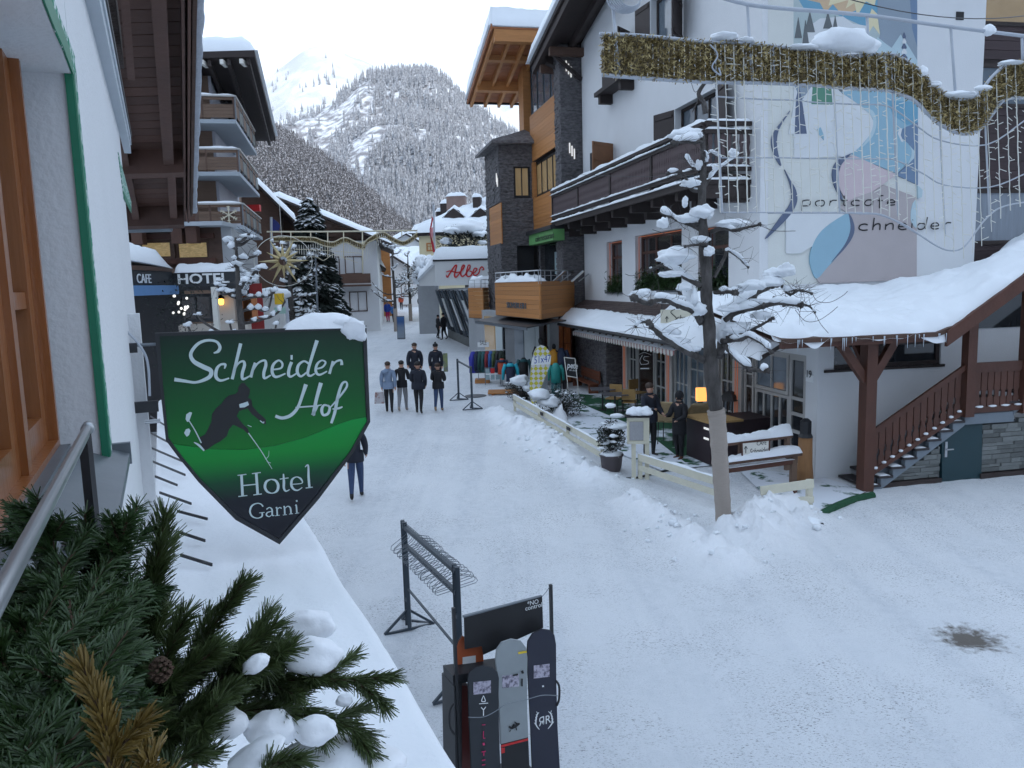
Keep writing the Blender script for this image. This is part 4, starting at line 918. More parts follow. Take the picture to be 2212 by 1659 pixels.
# ============================================================ store with red script sign
z9 = ZS(1000,500,450/1493)
Ya = 46.0; ac = Dp(*z9(912,1000),Ya); AF = Fr(ac.x,ac.y,-3)
alb = thing('ski_store','white flat roofed store with red script sign and slanted glass front','shop',(ac.x+3,ac.y,1))
fz0 = AF.hit(*z9(930,1120))[1]; fz1 = AF.hit(*z9(912,880))[1]
store_white = mat('white_fascia_panel',(.66,.67,.66),.5,.04,2)
m_ = MB(); m_.fb(AF,0,9,fz0,fz1,-6,0); fa = m_.build('fascia',store_white,alb)
back = Dp(*z9(725,1090),60); bz = back.z
m_ = MB(); q0,q1 = AF.P(0,fz0,0),AF.P(0,fz1,0); r0 = Dp(*z9(760,1160),58); r1 = Dp(*z9(725,1085),58)
m_.prism([q0,q1,Vector((r0.x,r0.y,fz1-.9)),Vector((r0.x,r0.y,fz0))],(.5,.1,0)); m_.build('side_fascia',store_white,alb)
wa,wb2 = Dp(903,640,59),Dp(948,640,59); m_ = MB(); m_.box(wa.x,wb2.x,59,59.4,.8,fz0+.1); m_.build('side_wall',grey_wall,alb)
m_ = MB(); m_.fb(AF,-.1,9,fz1-.02,fz1+.1,-6,.06); m_.build('roof_edge',black_metal,alb)
snowpad('roof_snow',lambda s,t:AF.P(-.25+9.2*s,fz1+.08,-6+6.2*t),30,12,.75,snow,alb,8,.1,er=.06)
snowpad('side_snow',lambda s,t:Vector((q1.x,q1.y,fz1-.2)).lerp(Vector((r0.x,r0.y,fz1-1.0)),s)+Vector((2.5*(1-t)-.2,0,0)),40,10,.55,snow,alb,9,.8,er=.06)
redp = mat('red_lettering',(.55,.02,.02),.5,.05)
def af(x,y):q = AF.hit(*z9(x,y),.05); return AF.P(q[0],q[1],.05)
strokes(af,[[(1018,1010,6),(1030,1035,14),(1060,990,15),(1100,930,15),(1120,922,14),(1108,970,15),(1100,1020,17),(1115,1035,15),(1140,1010,14)],[(1018,985,8),(1060,975,13),(1120,990,13),(1165,980,12)],
[(1140,1010,12),(1185,950,14),(1195,920,13),(1175,930,13),(1160,1000,15),(1175,1028,14),(1200,1015,12)],[(1200,1015,12),(1245,950,14),(1250,922,12),(1232,925,12),(1215,1000,16),(1232,1030,14),(1264,1015,14),(1268,985,12),(1246,975,10)],
[(1265,1000,12),(1300,985,13),(1318,955,12),(1295,950,12),(1280,990,14),(1300,1020,14),(1335,995,13),(1345,960,10)],[(1340,965,12),(1365,935,14),(1385,960,12),(1365,965,8)]],redp,alb,'sign_lettering')
# slanted glass front
m_ = MB(); A0,A1 = G(*z9(940,1640)),G(*z9(1310,1700));
T0,T1 = AF.P(.3,fz0,-.3),AF.P(6.5,fz0,-.3)
g0 = Dp(*z9(905,1500),50);
GL = [Vector((AF.P(.2,0,-.4).x,AF.P(.2,0,-.4).y,fz0)),Vector((AF.P(5.5,0,1).x,AF.P(5.5,0,1).y-3,fz0))]
b0 = G(*z9(1000,1590)); b1 = G(*z9(1200,1680)) if 0 else G(1058,768)
b0 = G(971,728); t0_ = Dp(*z9(925,1160),b0.y); t1_ = Dp(*z9(1225,1160),b1.y)
t0_.z = max(t0_.z,3.6); t1_.z = max(t1_.z,3.6)
h0 = Vector((0,0,.55))
m_.prism([b0+h0,b1+h0,t1_,t0_],(.25,.35,0)); m_.build('slanted_glazing',glass_blue,alb)
for k in range(9):
 s = k/8; m_ = MB(); m_.bar(b0.lerp(b1,s)+h0+Vector((-.05,-.05,0)),t0_.lerp(t1_,s)+Vector((-.05,-.05,0)),.09 if k%2 else.16,.1); m_.build('mullion',black_metal if k%2 else zinc,alb)
for k in range(3):
 s = (k+.35)/3.2; m_ = MB(); m_.hexa([b0.lerp(b1,a)*(1-z)+t0_.lerp(t1_,a)*z+Vector((-.06,-.08,0))+(h0*(1-z))+Vector((dx,dx,0)) for dx in (0,.03) for a,z in ((s,.12),(s+.09,.12),(s+.09,.8),(s,.8))]); m_.build('poster_panel',store_white,alb)
m_ = MB(); m_.prism([b0+Vector((-.1,-.1,-.3)),b1+Vector((-.1,-.1,-.3)),b1+h0+Vector((-.1,-.1,0)),b0+h0+Vector((-.1,-.1,0))],(.5,.6,0)); m_.build('stone_base',pale_slate,alb)
m_ = MB(); e1 = SH.P(sx0-.6,0,-.3); m_.prism([Vector((t1_.x,t1_.y,.5)),Vector((e1.x,e1.y,.5)),Vector((e1.x,e1.y,3.6)),Vector((t1_.x,t1_.y,3.6))],(.4,.6,0)); m_.build('grey_return_wall',grey_wall,alb)
m_ = MB(); m_.prism([t0_+Vector((0,0,-.05)),t1_+Vector((0,0,-.05)),t1_+Vector((3,3,0)),t0_+Vector((3,3,0))],(0,0,.12)); m_.build('soffit',grey_wall,alb)
# ============================================================ LEFT FOREGROUND: our own house wall, window, ledge
LW = Fr(-.23,0,114)
zA = ZS(0,0,750/1659); zB = ZS(0,700,550/1217); zS = ZS(400,900,750/1659)
hw_ = thing('guesthouse_wall','white plastered house wall at the left with a green framed window niche','building',tuple(LW.P(4,3.4)))
UE = 7.5
gu = [LW.hit(*zB(*p)) for p in ((590,300),(640,700),(700,1360))]
un = sum(g[0]for g in gu)/3
m_ = MB(); m_.fb(LW,un,UE,0,6.34,-.5,0); m_.fb(LW,UE-.5,UE,0,6.34,-4,-.5); m_.fb(LW,-1.2,un,0,4.42,-.5,0); m_.fb(LW,-1.2,UE,6.34,9,-1,.0)
m_.build('wall',white_plaster,hw_)
# arch head of the niche: stepped prism following the curve of the green band
ar = [LW.hit(*zA(*p)) for p in ((470,500),(440,420),(395,300),(340,180),(300,80),(270,0))]
ar = [(un,ar[0][1])]+[(min(un,a),b) for a,b in ar[1:]]
m_ = MB(); m_.fpoly(LW,[(un,6.34)]+[(un,ar[0][1])]+ar[1:]+[(ar[-1][0]-.6,ar[-1][1]+.25),(ar[-1][0]-.6,6.34)],-.5,-.001); m_.build('arch',white_plaster,hw_)
gb = MB()
def band(a,w_):return [(a[i][0],a[i][1]) for i in range(len(a))],w_
bw = .065
path = [(un,4.42)]+ar
for (a,b),(c,d) in zip(path,path[1:]):
 gb.fpoly(LW,[(a,b),(c,d),(c+bw,d+(bw if c!=un else 0)),(a+bw,b+(bw if a!=un else 0))],.0005,.006)
gb.fb(LW,un-.012,un+.001,4.42,ar[0][1],-.02,.004)
gb.build('green_band',green_paint,hw_)
green_lace = mat('green_lace_paint',(.55,.62,.60),.85,.1,26,col2=(.02,.22,.13),thr=(.46,.5))
gb = MB()
for (a,b),(c,d) in zip(path,path[1:]):
 gb.fpoly(LW,[(a+bw+.01,b),(c+bw+.01,d),(c+bw+(.22 if c!=un else.09),d+.1),(a+bw+(.22 if a!=un else.09),b+(.1 if a!=un else 0))],.0005,.004)
gb.build('painted_ornament',green_lace,hw_)
# second ornament further along
o2 = [LW.hit(*zA(*p)) for p in ((762,985),(848,1310),(848,1380),(800,1290))]
m_ = MB(); m_.fpoly(LW,o2,.0005,.005); m_.build('painted_ornament',green_lace,hw_); m_ = MB(); m_.fpoly(LW,[o2[3],o2[2],(o2[2][0],o2[2][1]+.06),(o2[3][0],o2[3][1]+.06)],.0005,.008); m_.build('green_band',green_paint,hw_)
# eave strip above wall
eav = mat('grey_eave_board',(.42,.46,.50),.6,.1,3)
m_ = MB(); m_.fb(LW,.5,UE+1.0,6.34,6.42,0,.06); m_.fb(LW,.5,UE+1.0,6.42,6.5,.04,.07); m_.build('eave_board',eav,hw_); m_ = MB(); m_.fb(LW,.5,UE+1.0,6.5,6.53,0,.08); m_.build('drip_edge',black_metal,hw_)
# window in the niche
wd_ = -.13
m_ = MB(); m_.fb(LW,-1.0,un+.1,4.42,7.2,-.6,-.42); m_.build('niche_back',white_plaster,hw_)
wp = [LW.hit(*zB(*p),wd_) for p in ((270,100),(385,1340))]; wu1 = wp[1][0]
hoz = mat('honey_window_wood',(.25,.085,.022),.38,.28,2.2,.15,10,st=(5,5,.5),coat=.35)
for i,(a,b) in enumerate(((wu1-.48,wu1),(wu1-1.02,wu1-.54))):
 W = window(hw_,LW,a,b,4.53,6.6,wd_-.1,hoz,mat('pale_room_glass'+str(i),(.30,.33,.36),.12,.2,1.5),1,(.22,),.09,.05,name='casement',dep=.07)
m_ = MB(); m_.fb(LW,wu1,wu1+.03,4.50,6.4,wd_-.1,wd_); m_.fb(LW,wu1-1.1,wu1+.0,4.50,4.53,wd_-.1,wd_); m_.fb(LW,wu1-.54,wu1-.48,4.53,6.6,wd_-.1,wd_-.012); m_.build('window_frame',hoz,hw_)
m_ = MB(); m_.fpoly(LW,[(wu1-.3,6.2),(wu1+.06,6.0),(wu1+.06,6.12),(wu1-.3,6.75)],wd_-.1,wd_+.015); m_.build('window_head',hoz,hw_)
# sloped zinc sill with rail
m_ = MB(); m_.hexa([LW.P(u,z,d) for dz in (-.03,0) for u,d,z in ((-1.1,.06,4.41+dz),(un+.16,.06,4.41+dz),(un+.16,wd_-.02,4.49+dz),(-1.1,wd_-.02,4.49+dz))]); m_.fb(LW,un+.14,un+.165,4.37,4.45,-.0,.065); m_.build('zinc_sill',zinc,hw_)
m_ = MB(); m_.fb(LW,-1.1,wu1+.02,4.49,4.51,wd_-.06,wd_+.03); m_.build('sill_step',zinc,hw_)
r0,r1 = LW.hit(*zB(575,1225),.13),LW.hit(*zB(330,1659),.13)
rz_ = 4.70; ru = LW.hit(*zB(572,1222),.03)[0]; rz_ = LW.hit(*zB(572,1222),.03)[1]
m_ = MB(); m_.smooth = True; m_.tube([LW.P(-.5,rz_,.03),LW.P(ru,rz_,.03)],.011,12); ral = m_.build('window_rail',steel,hw_)
m_ = MB(); m_.bar(LW.P(ru-.1,4.44,.03),LW.P(ru-.1,rz_,.03),.02); m_.fb(LW,ru-.16,ru+.0,4.445,4.455,-.03,.05); m_.build('rail_post',black_metal,hw_)
m_ = MB(); m_.smooth = True; m_.tube([LW.P(ru-.03,rz_,.03),LW.P(ru+.01,rz_,.03)],.0145,12); m_.build('rail_cap',steel,hw_)
# downpipe casing and small fittings near the sign
pA,pB = LW.hit(*zB(860,745)),LW.hit(*zB(895,1130))
m_ = MB(); ux = LW.hit(*zB(862,900))[0]; m_.fb(LW,min(ux,UE-.5),min(ux,UE-.5)+.2,2.9,4.86,.0,.07); m_.build('white_casing',white_plaster,hw_)
# ============================================================ neighbour's brown eave seen from below
ne = thing('brown_eave','brown boarded roof overhang with rafters at the upper left, icy edge','roof',(-6.6,14,6.3))
EA,EB_ = Dp(410,452,16),Dp(415,-90,8.5)
def ep(Y,x,dz=0):return EA.lerp(EB_,(16-Y)/7.5)+Vector((x,0,dz))
m_ = MB(); m_.prism([ep(16,0,.08),ep(8.5,0,.08),ep(8.5,-4.5,.08),ep(16,-4.5,.08)],(0,0,.1)); m_.build('roof_deck',dark_wood,ne)
Y = 8.6
while Y<16:m_ = MB(); m_.prism([ep(Y,-.02),ep(Y+.235,-.02),ep(Y+.235,-4.2),ep(Y,-4.2)],(0,0,.03)); m_.build('soffit_board',soffit_wood,ne); Y+=.25
for x0,ya,yb,w_ in ((-.03,8.5,16.02,.035),(-.10,8.5,15.95,.035),(-.29,8.5,13.1,.17),(-.27,13.3,15.8,.14),(-1.02,8.5,16,.14)):m_ = MB(); m_.hexa([ep(Y_,x,z) for z in (-.26,-.005) for Y_,x in ((ya,x0-w_),(yb,x0-w_),(yb,x0),(ya,x0))]); m_.build('rafter',soffit_wood,ne)
for Y_ in (13.1,15.75):m_ = MB(); m_.hexa([ep(y,x,z) for z in (-.38,-.006) for y,x in ((Y_,-3.6),(Y_+.22,-3.6),(Y_+.22,-.14),(Y_,-.14))]); m_.build('cross_beam',soffit_wood,ne)
m_ = MB(); m_.hexa([ep(Y_,x,z) for z in (-.12,.2) for Y_,x in ((8.4,0),(16.1,0),(16.1,.05),(8.4,.05))]); m_.build('verge_board',brown_wood,ne)
m_ = MB(); m_.tube([ep(8.4,.08,.1),ep(16.1,.08,.1)],.035,6); m_.build('cable_edge',black_metal,ne)
snowpad('icy_edge',lambda s,t:ep(8.3+7.9*s,.09*(1-t)+.05+.03*noise.noise(Vector((s*22,t,0))),-.02),60,5,.42,mat('old_snow',(.50,.53,.58),.6,.2,6,.8,20),ne,3,.3,er=.05)
m_ = MB(); m_.tube([ep(16.15,-3.3,-.32),ep(16.15,-.4,-.32)],.07,8); m_.build('gutter',zinc,ne)
# flower box up high with fir boughs
fb_ = thing('window_box','bark clad window box with fir greenery under the eave','window box',tuple(Dp(330,60,7)))
bark_b = mat('bark_box',(.06,.042,.035),.9,.6,7,1,20)
B0,B1 = Dp(*zA(720,-60),6.3),Dp(*zA(800,430),7.6)
m_ = MB(); m_.hexa([p+Vector((dx,0,dz)) for dz in (-.02,.34) for p,dx in ((Dp(*zA(650,-200),5.6),-.3),(Dp(*zA(790,430),7.4),-.25),(Dp(*zA(790,430),7.4),.02),(Dp(*zA(700,-200),5.6),.02))]); m_.build('box',bark_b,fb_)
m_ = MB(); a,b = Dp(*zA(800,-100),5.9),Dp(*zA(845,440),7.3); m_.bar(a,b,.06,.22); m_.build('ledge_board',soffit_wood,fb_)
# ============================================================ the hanging hotel sign
so_ = LW.P(5.5,0,.0); SGF = Fr(so_.x,so_.y,24)
sg = thing('shield_sign','big green and black shield shaped sign reading Schneider Hof Hotel Garni','sign',tuple(SGF.P(.9,4.2)))
def sh(x,y,d=0):q = SGF.hit(*zS(x,y),d); return q
out = [(118,168),(1487,118),(1497,400),(1512,742),(1400,945),(1180,1240),(925,1534),(640,1375),(400,1130),(270,970),(190,862),(150,500)]
inn = [(150,188),(1462,142),(1475,400),(1492,735),(1383,932),(1165,1220),(922,1500),(655,1352),(420,1118),(292,962),(207,845),(172,500)]
m_ = MB(); m_.fpoly(SGF,[sh(*p) for p in out],-.05,0)
sg_b = m_.build('panel',black_metal,sg)
m_ = MB()
po,pi = [sh(*p) for p in out],[sh(*p) for p in inn]
for i in range(len(out)):j = (i+1)%len(out); m_.prism([SGF.P(*po[i],0),SGF.P(*po[j],0),SGF.P(*pi[j],0),SGF.P(*pi[i],0)],SGF.n*.014)
m_.build('border',black_metal,sg)
def zramp(name,stops,z0,z1):
 m = bpy.data.materials.new(name); m.use_nodes = True; t = m.node_tree; b = t.nodes['Principled BSDF']; g = t.nodes.new('ShaderNodeNewGeometry'); s = t.nodes.new('ShaderNodeSeparateXYZ'); r = t.nodes.new('ShaderNodeMapRange'); c = t.nodes.new('ShaderNodeValToRGB')
 t.links.new(g.outputs['Position'],s.inputs[0]); t.links.new(s.outputs['Z'],r.inputs[0]); r.inputs[1].default_value = z0; r.inputs[2].default_value = z1; t.links.new(r.outputs[0],c.inputs[0]); t.links.new(c.outputs[0],b.inputs['Base Color'])
 e = c.color_ramp.elements; e[0].position,e[0].color = stops[0][0],(*stops[0][1],1); e[1].position,e[1].color = stops[-1][0],(*stops[-1][1],1)
 for p,col in stops[1:-1]:q = e.new(p); q.color = (*col,1)
 b.inputs['Roughness'].default_value = .32; b.inputs['Specular IOR Level'].default_value = .35; return m
zt_,zb2 = sh(900,150)[1],sh(925,1530)[1]; zh = sh(700,910)[1]
sky_print = zramp('green_sky_print',[(0,(.0,.15,.012)),(.35,(.0,.09,.014)),(.7,(.003,.05,.015)),(1,(.004,.02,.012))],sh(700,910)[1],zt_)
hill_print = zramp('green_hill_print',[(0,(.006,.006,.012)),(.42,(.006,.008,.014)),(.58,(.0,.055,.018)),(.78,(.0,.22,.025)),(1,(.0,.26,.04))],zb2,sh(1450,720)[1])
m_ = MB(); m_.fpoly(SGF,[sh(*p) for p in [inn[0],inn[1],inn[2],(1485,712),(1400,725),(1280,765),(1100,840),(900,895),(700,922),(480,918),(236,885),inn[10],inn[11]]],0,.003); m_.build('printed_sky',sky_print,sg)
m_ = MB(); m_.fpoly(SGF,[sh(*p) for p in [(1487,712),inn[3],inn[4],inn[5],inn[6],inn[7],inn[8],inn[9],(236,887),(480,920),(700,924),(900,897),(1100,842),(1280,767),(1400,727)]],0,.004); m_.build('printed_hill',hill_print,sg)
def sgf(x,y):q = sh(x,y,.009); return SGF.P(q[0],q[1],.009)
let = mat('sign_lettering_white',(.50,.60,.60),.5,.03)
ST_ = [
[(500,297,8),(530,285,20),(540,255,20),(515,222,16),(455,215,17),(395,240,20),(352,300,22),(370,350,26),(430,385,30),(480,410,28),(478,445,26),(440,470,22),(380,487,16),(310,478,20),(245,468,24)],
[(570,398,8),(575,372,16),(545,372,14),(520,400,20),(515,450,22),(545,475,16),(600,460,9)],
[(675,235,22),(650,340,20),(620,467,20)],[(622,440,8),(655,370,12),(690,350,14),(700,375,20),(685,430,20),(690,466,16),(735,445,9)],
[(770,360,20),(755,400,18),(740,455,20)],[(745,430,8),(785,365,12),(830,345,14),(838,375,20),(825,425,20),(830,460,16),(870,440,9)],
[(880,405,10),(935,395,12),(945,365,14),(920,345,12),(885,375,18),(880,425,20),(905,452,16),(965,430,9)],
[(1005,355,20),(990,395,20),(985,435,20),(1000,450,14),(1035,430,9)],[(998,325,30),(1012,325,30)],
[(1115,365,14),(1085,350,12),(1050,375,18),(1042,420,20),(1065,448,14),(1105,420,10)],[(1170,215,24),(1140,310,20),(1110,420,18),(1125,445,14),(1155,430,9)],
[(1165,400,10),(1205,388,12),(1225,358,12),(1200,345,10),(1170,370,16),(1162,415,18),(1185,438,14),(1235,415,9)],
[(1275,350,20),(1262,390,16),(1250,432,18)],[(1258,400,8),(1290,355,12),(1325,345,14),(1330,375,20)],
[(900,705,20),(945,718,20),(1000,700,22),(1045,650,20),(1075,570,20),(1098,500,26)],[(1195,490,26),(1165,600,22),(1145,700,24)],[(1030,650,8),(1090,645,9),(1160,640,9),(1200,632,6)],[(1140,700,22),(1175,640,10)],
[(1245,640,10),(1215,635,14),(1200,665,20),(1210,698,16),(1240,690,18),(1252,655,16),(1240,635,12)],
[(1255,650,8),(1300,600,12),(1360,520,14),(1358,485,12),(1330,500,16),(1305,580,20),(1285,680,20),(1262,752,16)],[(1270,660,8),(1310,655,14),(1335,645,8)]]
strokes(sgf,ST_,let,sg,'script_lettering',8)['kind'] = 'stuff'
def ortho(x,y):q = sh(x,y); return q
strokes(sgf,[[(680,1086,17),(687,1222,17)],[(776,1078,17),(785,1212,17)],[(688,1156,7),(780,1147,7)],[(655,1090,6),(712,1083,6)],[(660,1227,6),(718,1220,6)],[(748,1079,6),(805,1071,6)],[(757,1217,6),(812,1210,6)],
[(872,1115,6),(842,1130,15),(832,1165,17),(848,1195,14),(880,1205,6),(910,1190,15),(918,1155,17),(902,1124,14),(872,1115,6)],[(952,1080,8),(955,1130,16),(955,1172,15),(968,1192,10),(992,1182,5)],[(928,1114,6),(985,1106,6)],
[(1006,1148,6),(1072,1140,6),(1064,1112,12),(1036,1100,6),(1008,1118,14),(1004,1155,16),(1020,1180,13),(1046,1186,8),(1074,1168,5)],[(1092,1036,5),(1112,1025,10),(1115,1100,15),(1120,1165,15)],[(1096,1172,6),(1142,1166,6)],
[(820,1292,9),(806,1276,7),(780,1271,6),(748,1287,11),(735,1322,12),(748,1354,10),(782,1367,6),(812,1356,9),(814,1332,10)],[(795,1333,4),(830,1329,4)],[(842,1310,8),(862,1298,6),(878,1312,10),(880,1346,10),(894,1350,4)],[(878,1322,4),(848,1331,8),(842,1348,9),(860,1357,6),(878,1343,4)],
[(902,1302,4),(909,1300,9),(912,1348,10)],[(898,1352,4),(928,1348,4)],[(910,1314,4),(926,1298,6),(940,1304,8)],[(952,1296,4),(958,1293,9),(961,1342,10)],[(960,1306,4),(980,1290,6),(997,1302,10),(1001,1338,10)],[(948,1347,4),(974,1344,4)],[(988,1341,4),(1014,1338,4)],[(1028,1287,4),(1035,1284,9),(1039,1332,10)],[(1027,1337,4),(1054,1333,4)],[(1033,1256,11),(1043,1255,11)]],let,sg,'serif_lettering',6)['kind'] = 'stuff'
skier = [(660,520),(680,490),(700,490),(712,508),(735,530),(733,560),(722,585),(745,600),(750,640),(790,685),(815,705),(838,728),(838,758),(820,755),(800,735),(745,690),(720,655),(665,672),(648,705),(690,758),(720,785),(730,815),(716,815),(690,790),(625,760),(600,790),(585,835),(540,870),(500,890),(462,920),(435,930),(415,890),(405,845),(445,822),(465,785),(485,740),(490,690),(515,655),(550,625),(575,590),(600,570),(640,562),(658,545)]
m_ = MB(); m_.fpoly(SGF,[sh(*p) for p in skier],.004,.006); m_.build('skier_silhouette',print_k,sg)
m_ = MB(); m_.fpoly(SGF,[sh(*p) for p in ((665,628),(720,610),(728,632),(700,648),(668,650))],.006,.008); m_.build('bib',let,sg)
for pts in ([(318,725),(322,695),(345,678),(360,683),(350,712),(340,740),(328,742)],[(308,815),(320,790),(340,785),(350,800),(340,828),(325,838)]):m_ = MB(); m_.fpoly(SGF,[sh(*p) for p in pts],.004,.007); m_.build('ski_tip',let,sg)
strokes(sgf,[[(340,735,6),(380,800,7),(420,880,8)],[(372,875,5),(405,895,14),(438,930,10)],[(725,815,6),(800,920,5),(840,985,5),(878,1048,3)],[(835,985,3),(855,965,3),(858,930,2)],[(720,765,4),(745,775,4)],[(800,735,6),(822,750,6),(825,740,4)],[(845,1000,3),(870,1010,3)]],let,sg,'ski_pole')['kind'] = 'stuff'
# bracket and conduit
def bk(x,y,d=0):q = SGF.hit(*zB(x,y),d); return q
for (x0,y0,x1,y1) in ((862,1062,1030,1120),(832,678,892,738)):
 a,b = bk(x0,y0),bk(x1,y1); m_ = MB(); m_.fb(SGF,min(a[0],-.05),b[0],b[1],a[1],-.04,-.01); m_.build('bracket',black_metal,sg)
for y in (1185,1198):a,b = bk(940,y),bk(1040,y); m_ = MB(); m_.tube([SGF.P(a[0],a[1],-.03),SGF.P(b[0],a[1],-.03)],.008,6); m_.build('bracket_rod',steel,sg)
a,b = bk(900,690),bk(1000,692); m_ = MB(); m_.tube([SGF.P(-.05,a[1],-.03),SGF.P(b[0]+.06,a[1],-.03)],.012,6); m_.build('bracket_rod',zinc,sg)
m_ = MB(); m_.tube([SGF.P(*bk(*p),-.02) for p in spline([(820,600),(880,660),(940,750),(962,840),(968,950),(970,1020)],5)],.009,6); m_.build('conduit',galv,sg)
def sn_pt(s,t):q = sh(960+525*s,146-14*s); return SGF.P(q[0],q[1]+.0,-.13+.16*t)
so = snowpad('snow_cap',sn_pt,40,8,.11,snow_soft,sg,2,.15,er=.45)
m_ = MB(); m_.smooth = True; q = sh(1400,175); m_.blob(SGF.P(q[0],q[1]+.02,.0),(.09,.06,.075),12,8,.5,3); q = sh(1330,130); m_.blob(SGF.P(q[0],q[1]+.035,-.05),(.12,.08,.045),14,8,.15,5); m_.build('snow_clump',snow_soft,sg)
# ============================================================ snow covered canopy below the window
ca = thing('canopy_roof','smooth snow covered canopy along the house wall below the window','canopy',tuple(LW.P(4,3.3,.5)))
m_ = MB(); m_.fb(LW,.3,16,2.74,2.9,0,1.18); m_.build('canopy',zinc,ca)
def ca_pt(s,t):
 u = .2+15.5*s; d = 1.22*t+(.0 if t<1 else.03)+.05*noise.noise(Vector((u*.55,3,0)))*t; return LW.P(u,2.9-.05*t,d)
snowpad('canopy_snow',ca_pt,160,36,.19,snow_soft,ca,4,.10,er=.05)
# dark snow-guard bars leaning out of the snow beside the wall
for k,(xa,ya,xb,yb) in enumerate(((340,905,372,925),(338,940,392,968),(338,972,405,1000),(345,1003,412,1030),(350,1035,395,1052),(360,1070,425,1092),(398,1110,460,1125),(400,1155,455,1172),(405,1205,470,1224))):
 a,b = Zp(xa-15,ya-6,3.15),Zp(xb-12,yb-4,3.12); m_ = MB(); m_.bar(a,b,.010,.022); m_.build('snow_guard_bar',black_metal,ca)
 # ============================================================ conifer boughs in the window box
def twig_tree(name,par,stems,m,mstem,seed):
 nm = MB(); sm = MB(); rnd = random.Random(seed)
 for (pts,nl,dens,subs,fwd,nw) in stems:
  P = [Vector(p) for p in pts]; sp = [Vector(q) for q in spline([tuple(p) for p in P],5)]
  sm.tube(sp,[max(.0015,.006*(1-.75*i/len(sp))) for i in range(len(sp))],6)
  def run(sp,nl,dens,fwd,nw,t0=.15):
   tot = len(sp)-1
   for i in range(int(tot*t0),tot):
    a,b = sp[i],sp[i+1]; v = b-a
    if v.length<1e-5:continue
    ax = v.normalized(); s = ax.cross(Vector((.3,.5,.8))).normalized(); t = ax.cross(s)
    for k in range(max(1,int(v.length*dens))):
     q = a+v*rnd.random(); an = rnd.uniform(0,6.283); o = s*math.cos(an)+t*math.sin(an)*(.35 if name=='fir' else 1); dr = (o+ax*rnd.uniform(fwd*.5,fwd*1.7)).normalized(); le = nl*rnd.uniform(.7,1.15)
     wv = dr.cross(Vector((rnd.uniform(-1,1),rnd.uniform(-1,1),rnd.uniform(-1,1)))).normalized()*nw*.5; bend = Vector((0,0,-.1*le))+ax*le*.12
     nm.add([q-wv*.6,q+wv*.6,q+dr*le*.5+wv,q+dr*le*.95+bend+wv*.7,q+dr*le+bend,q+dr*le*.95+bend-wv*.7,q+dr*le*.5-wv],[(0,1,2,6),(2,3,4,5,6)])
  run(sp,nl,dens,fwd,nw)
  for k in range(subs):
   f = .12+.75*(k+rnd.random()*.5)/subs; i = int(f*(len(sp)-1)); a = sp[i]; ax = (sp[i+1]-sp[i]).normalized(); sd = ax.cross(Vector((0,0,1)))
   if sd.length<.2:sd = ax.cross(Vector((0,1,0)))
   sd = sd.normalized()*(1 if k%2 else -1); tot = (P[-1]-P[0]).length; L = tot*rnd.uniform(.28,.45)*(1.1-f*.6)
   d2 = (ax*.75+sd*.75+Vector((0,0,rnd.uniform(-.25,.45)))).normalized(); e = a+d2*L
   q = [a.lerp(e,j/5)+Vector((0,0,-.06*L*(j/5)**2)) for j in range(6)]; sm.tube(q,[.0028,.0026,.0023,.002,.0016,.001],5); run(q,nl*.95,dens,fwd,nw,.0)
 sm.build('twig',mstem,par); o = nm.build('needles',m,par); o['kind'] = 'stuff'; return o
stem_m = mat('twig_bark',(.07,.04,.025),.9,.3,30)
zP = ZS(500,1550,850/2014)
def BO(*pts):
 out = []
 for x,y,Y in pts:
  r = ray(x,y)
  if x<400-.258*(y-632):Y = min(Y,.52/(-r.z/r.y))
  out.append(Dp(x,y,Y))
 return out
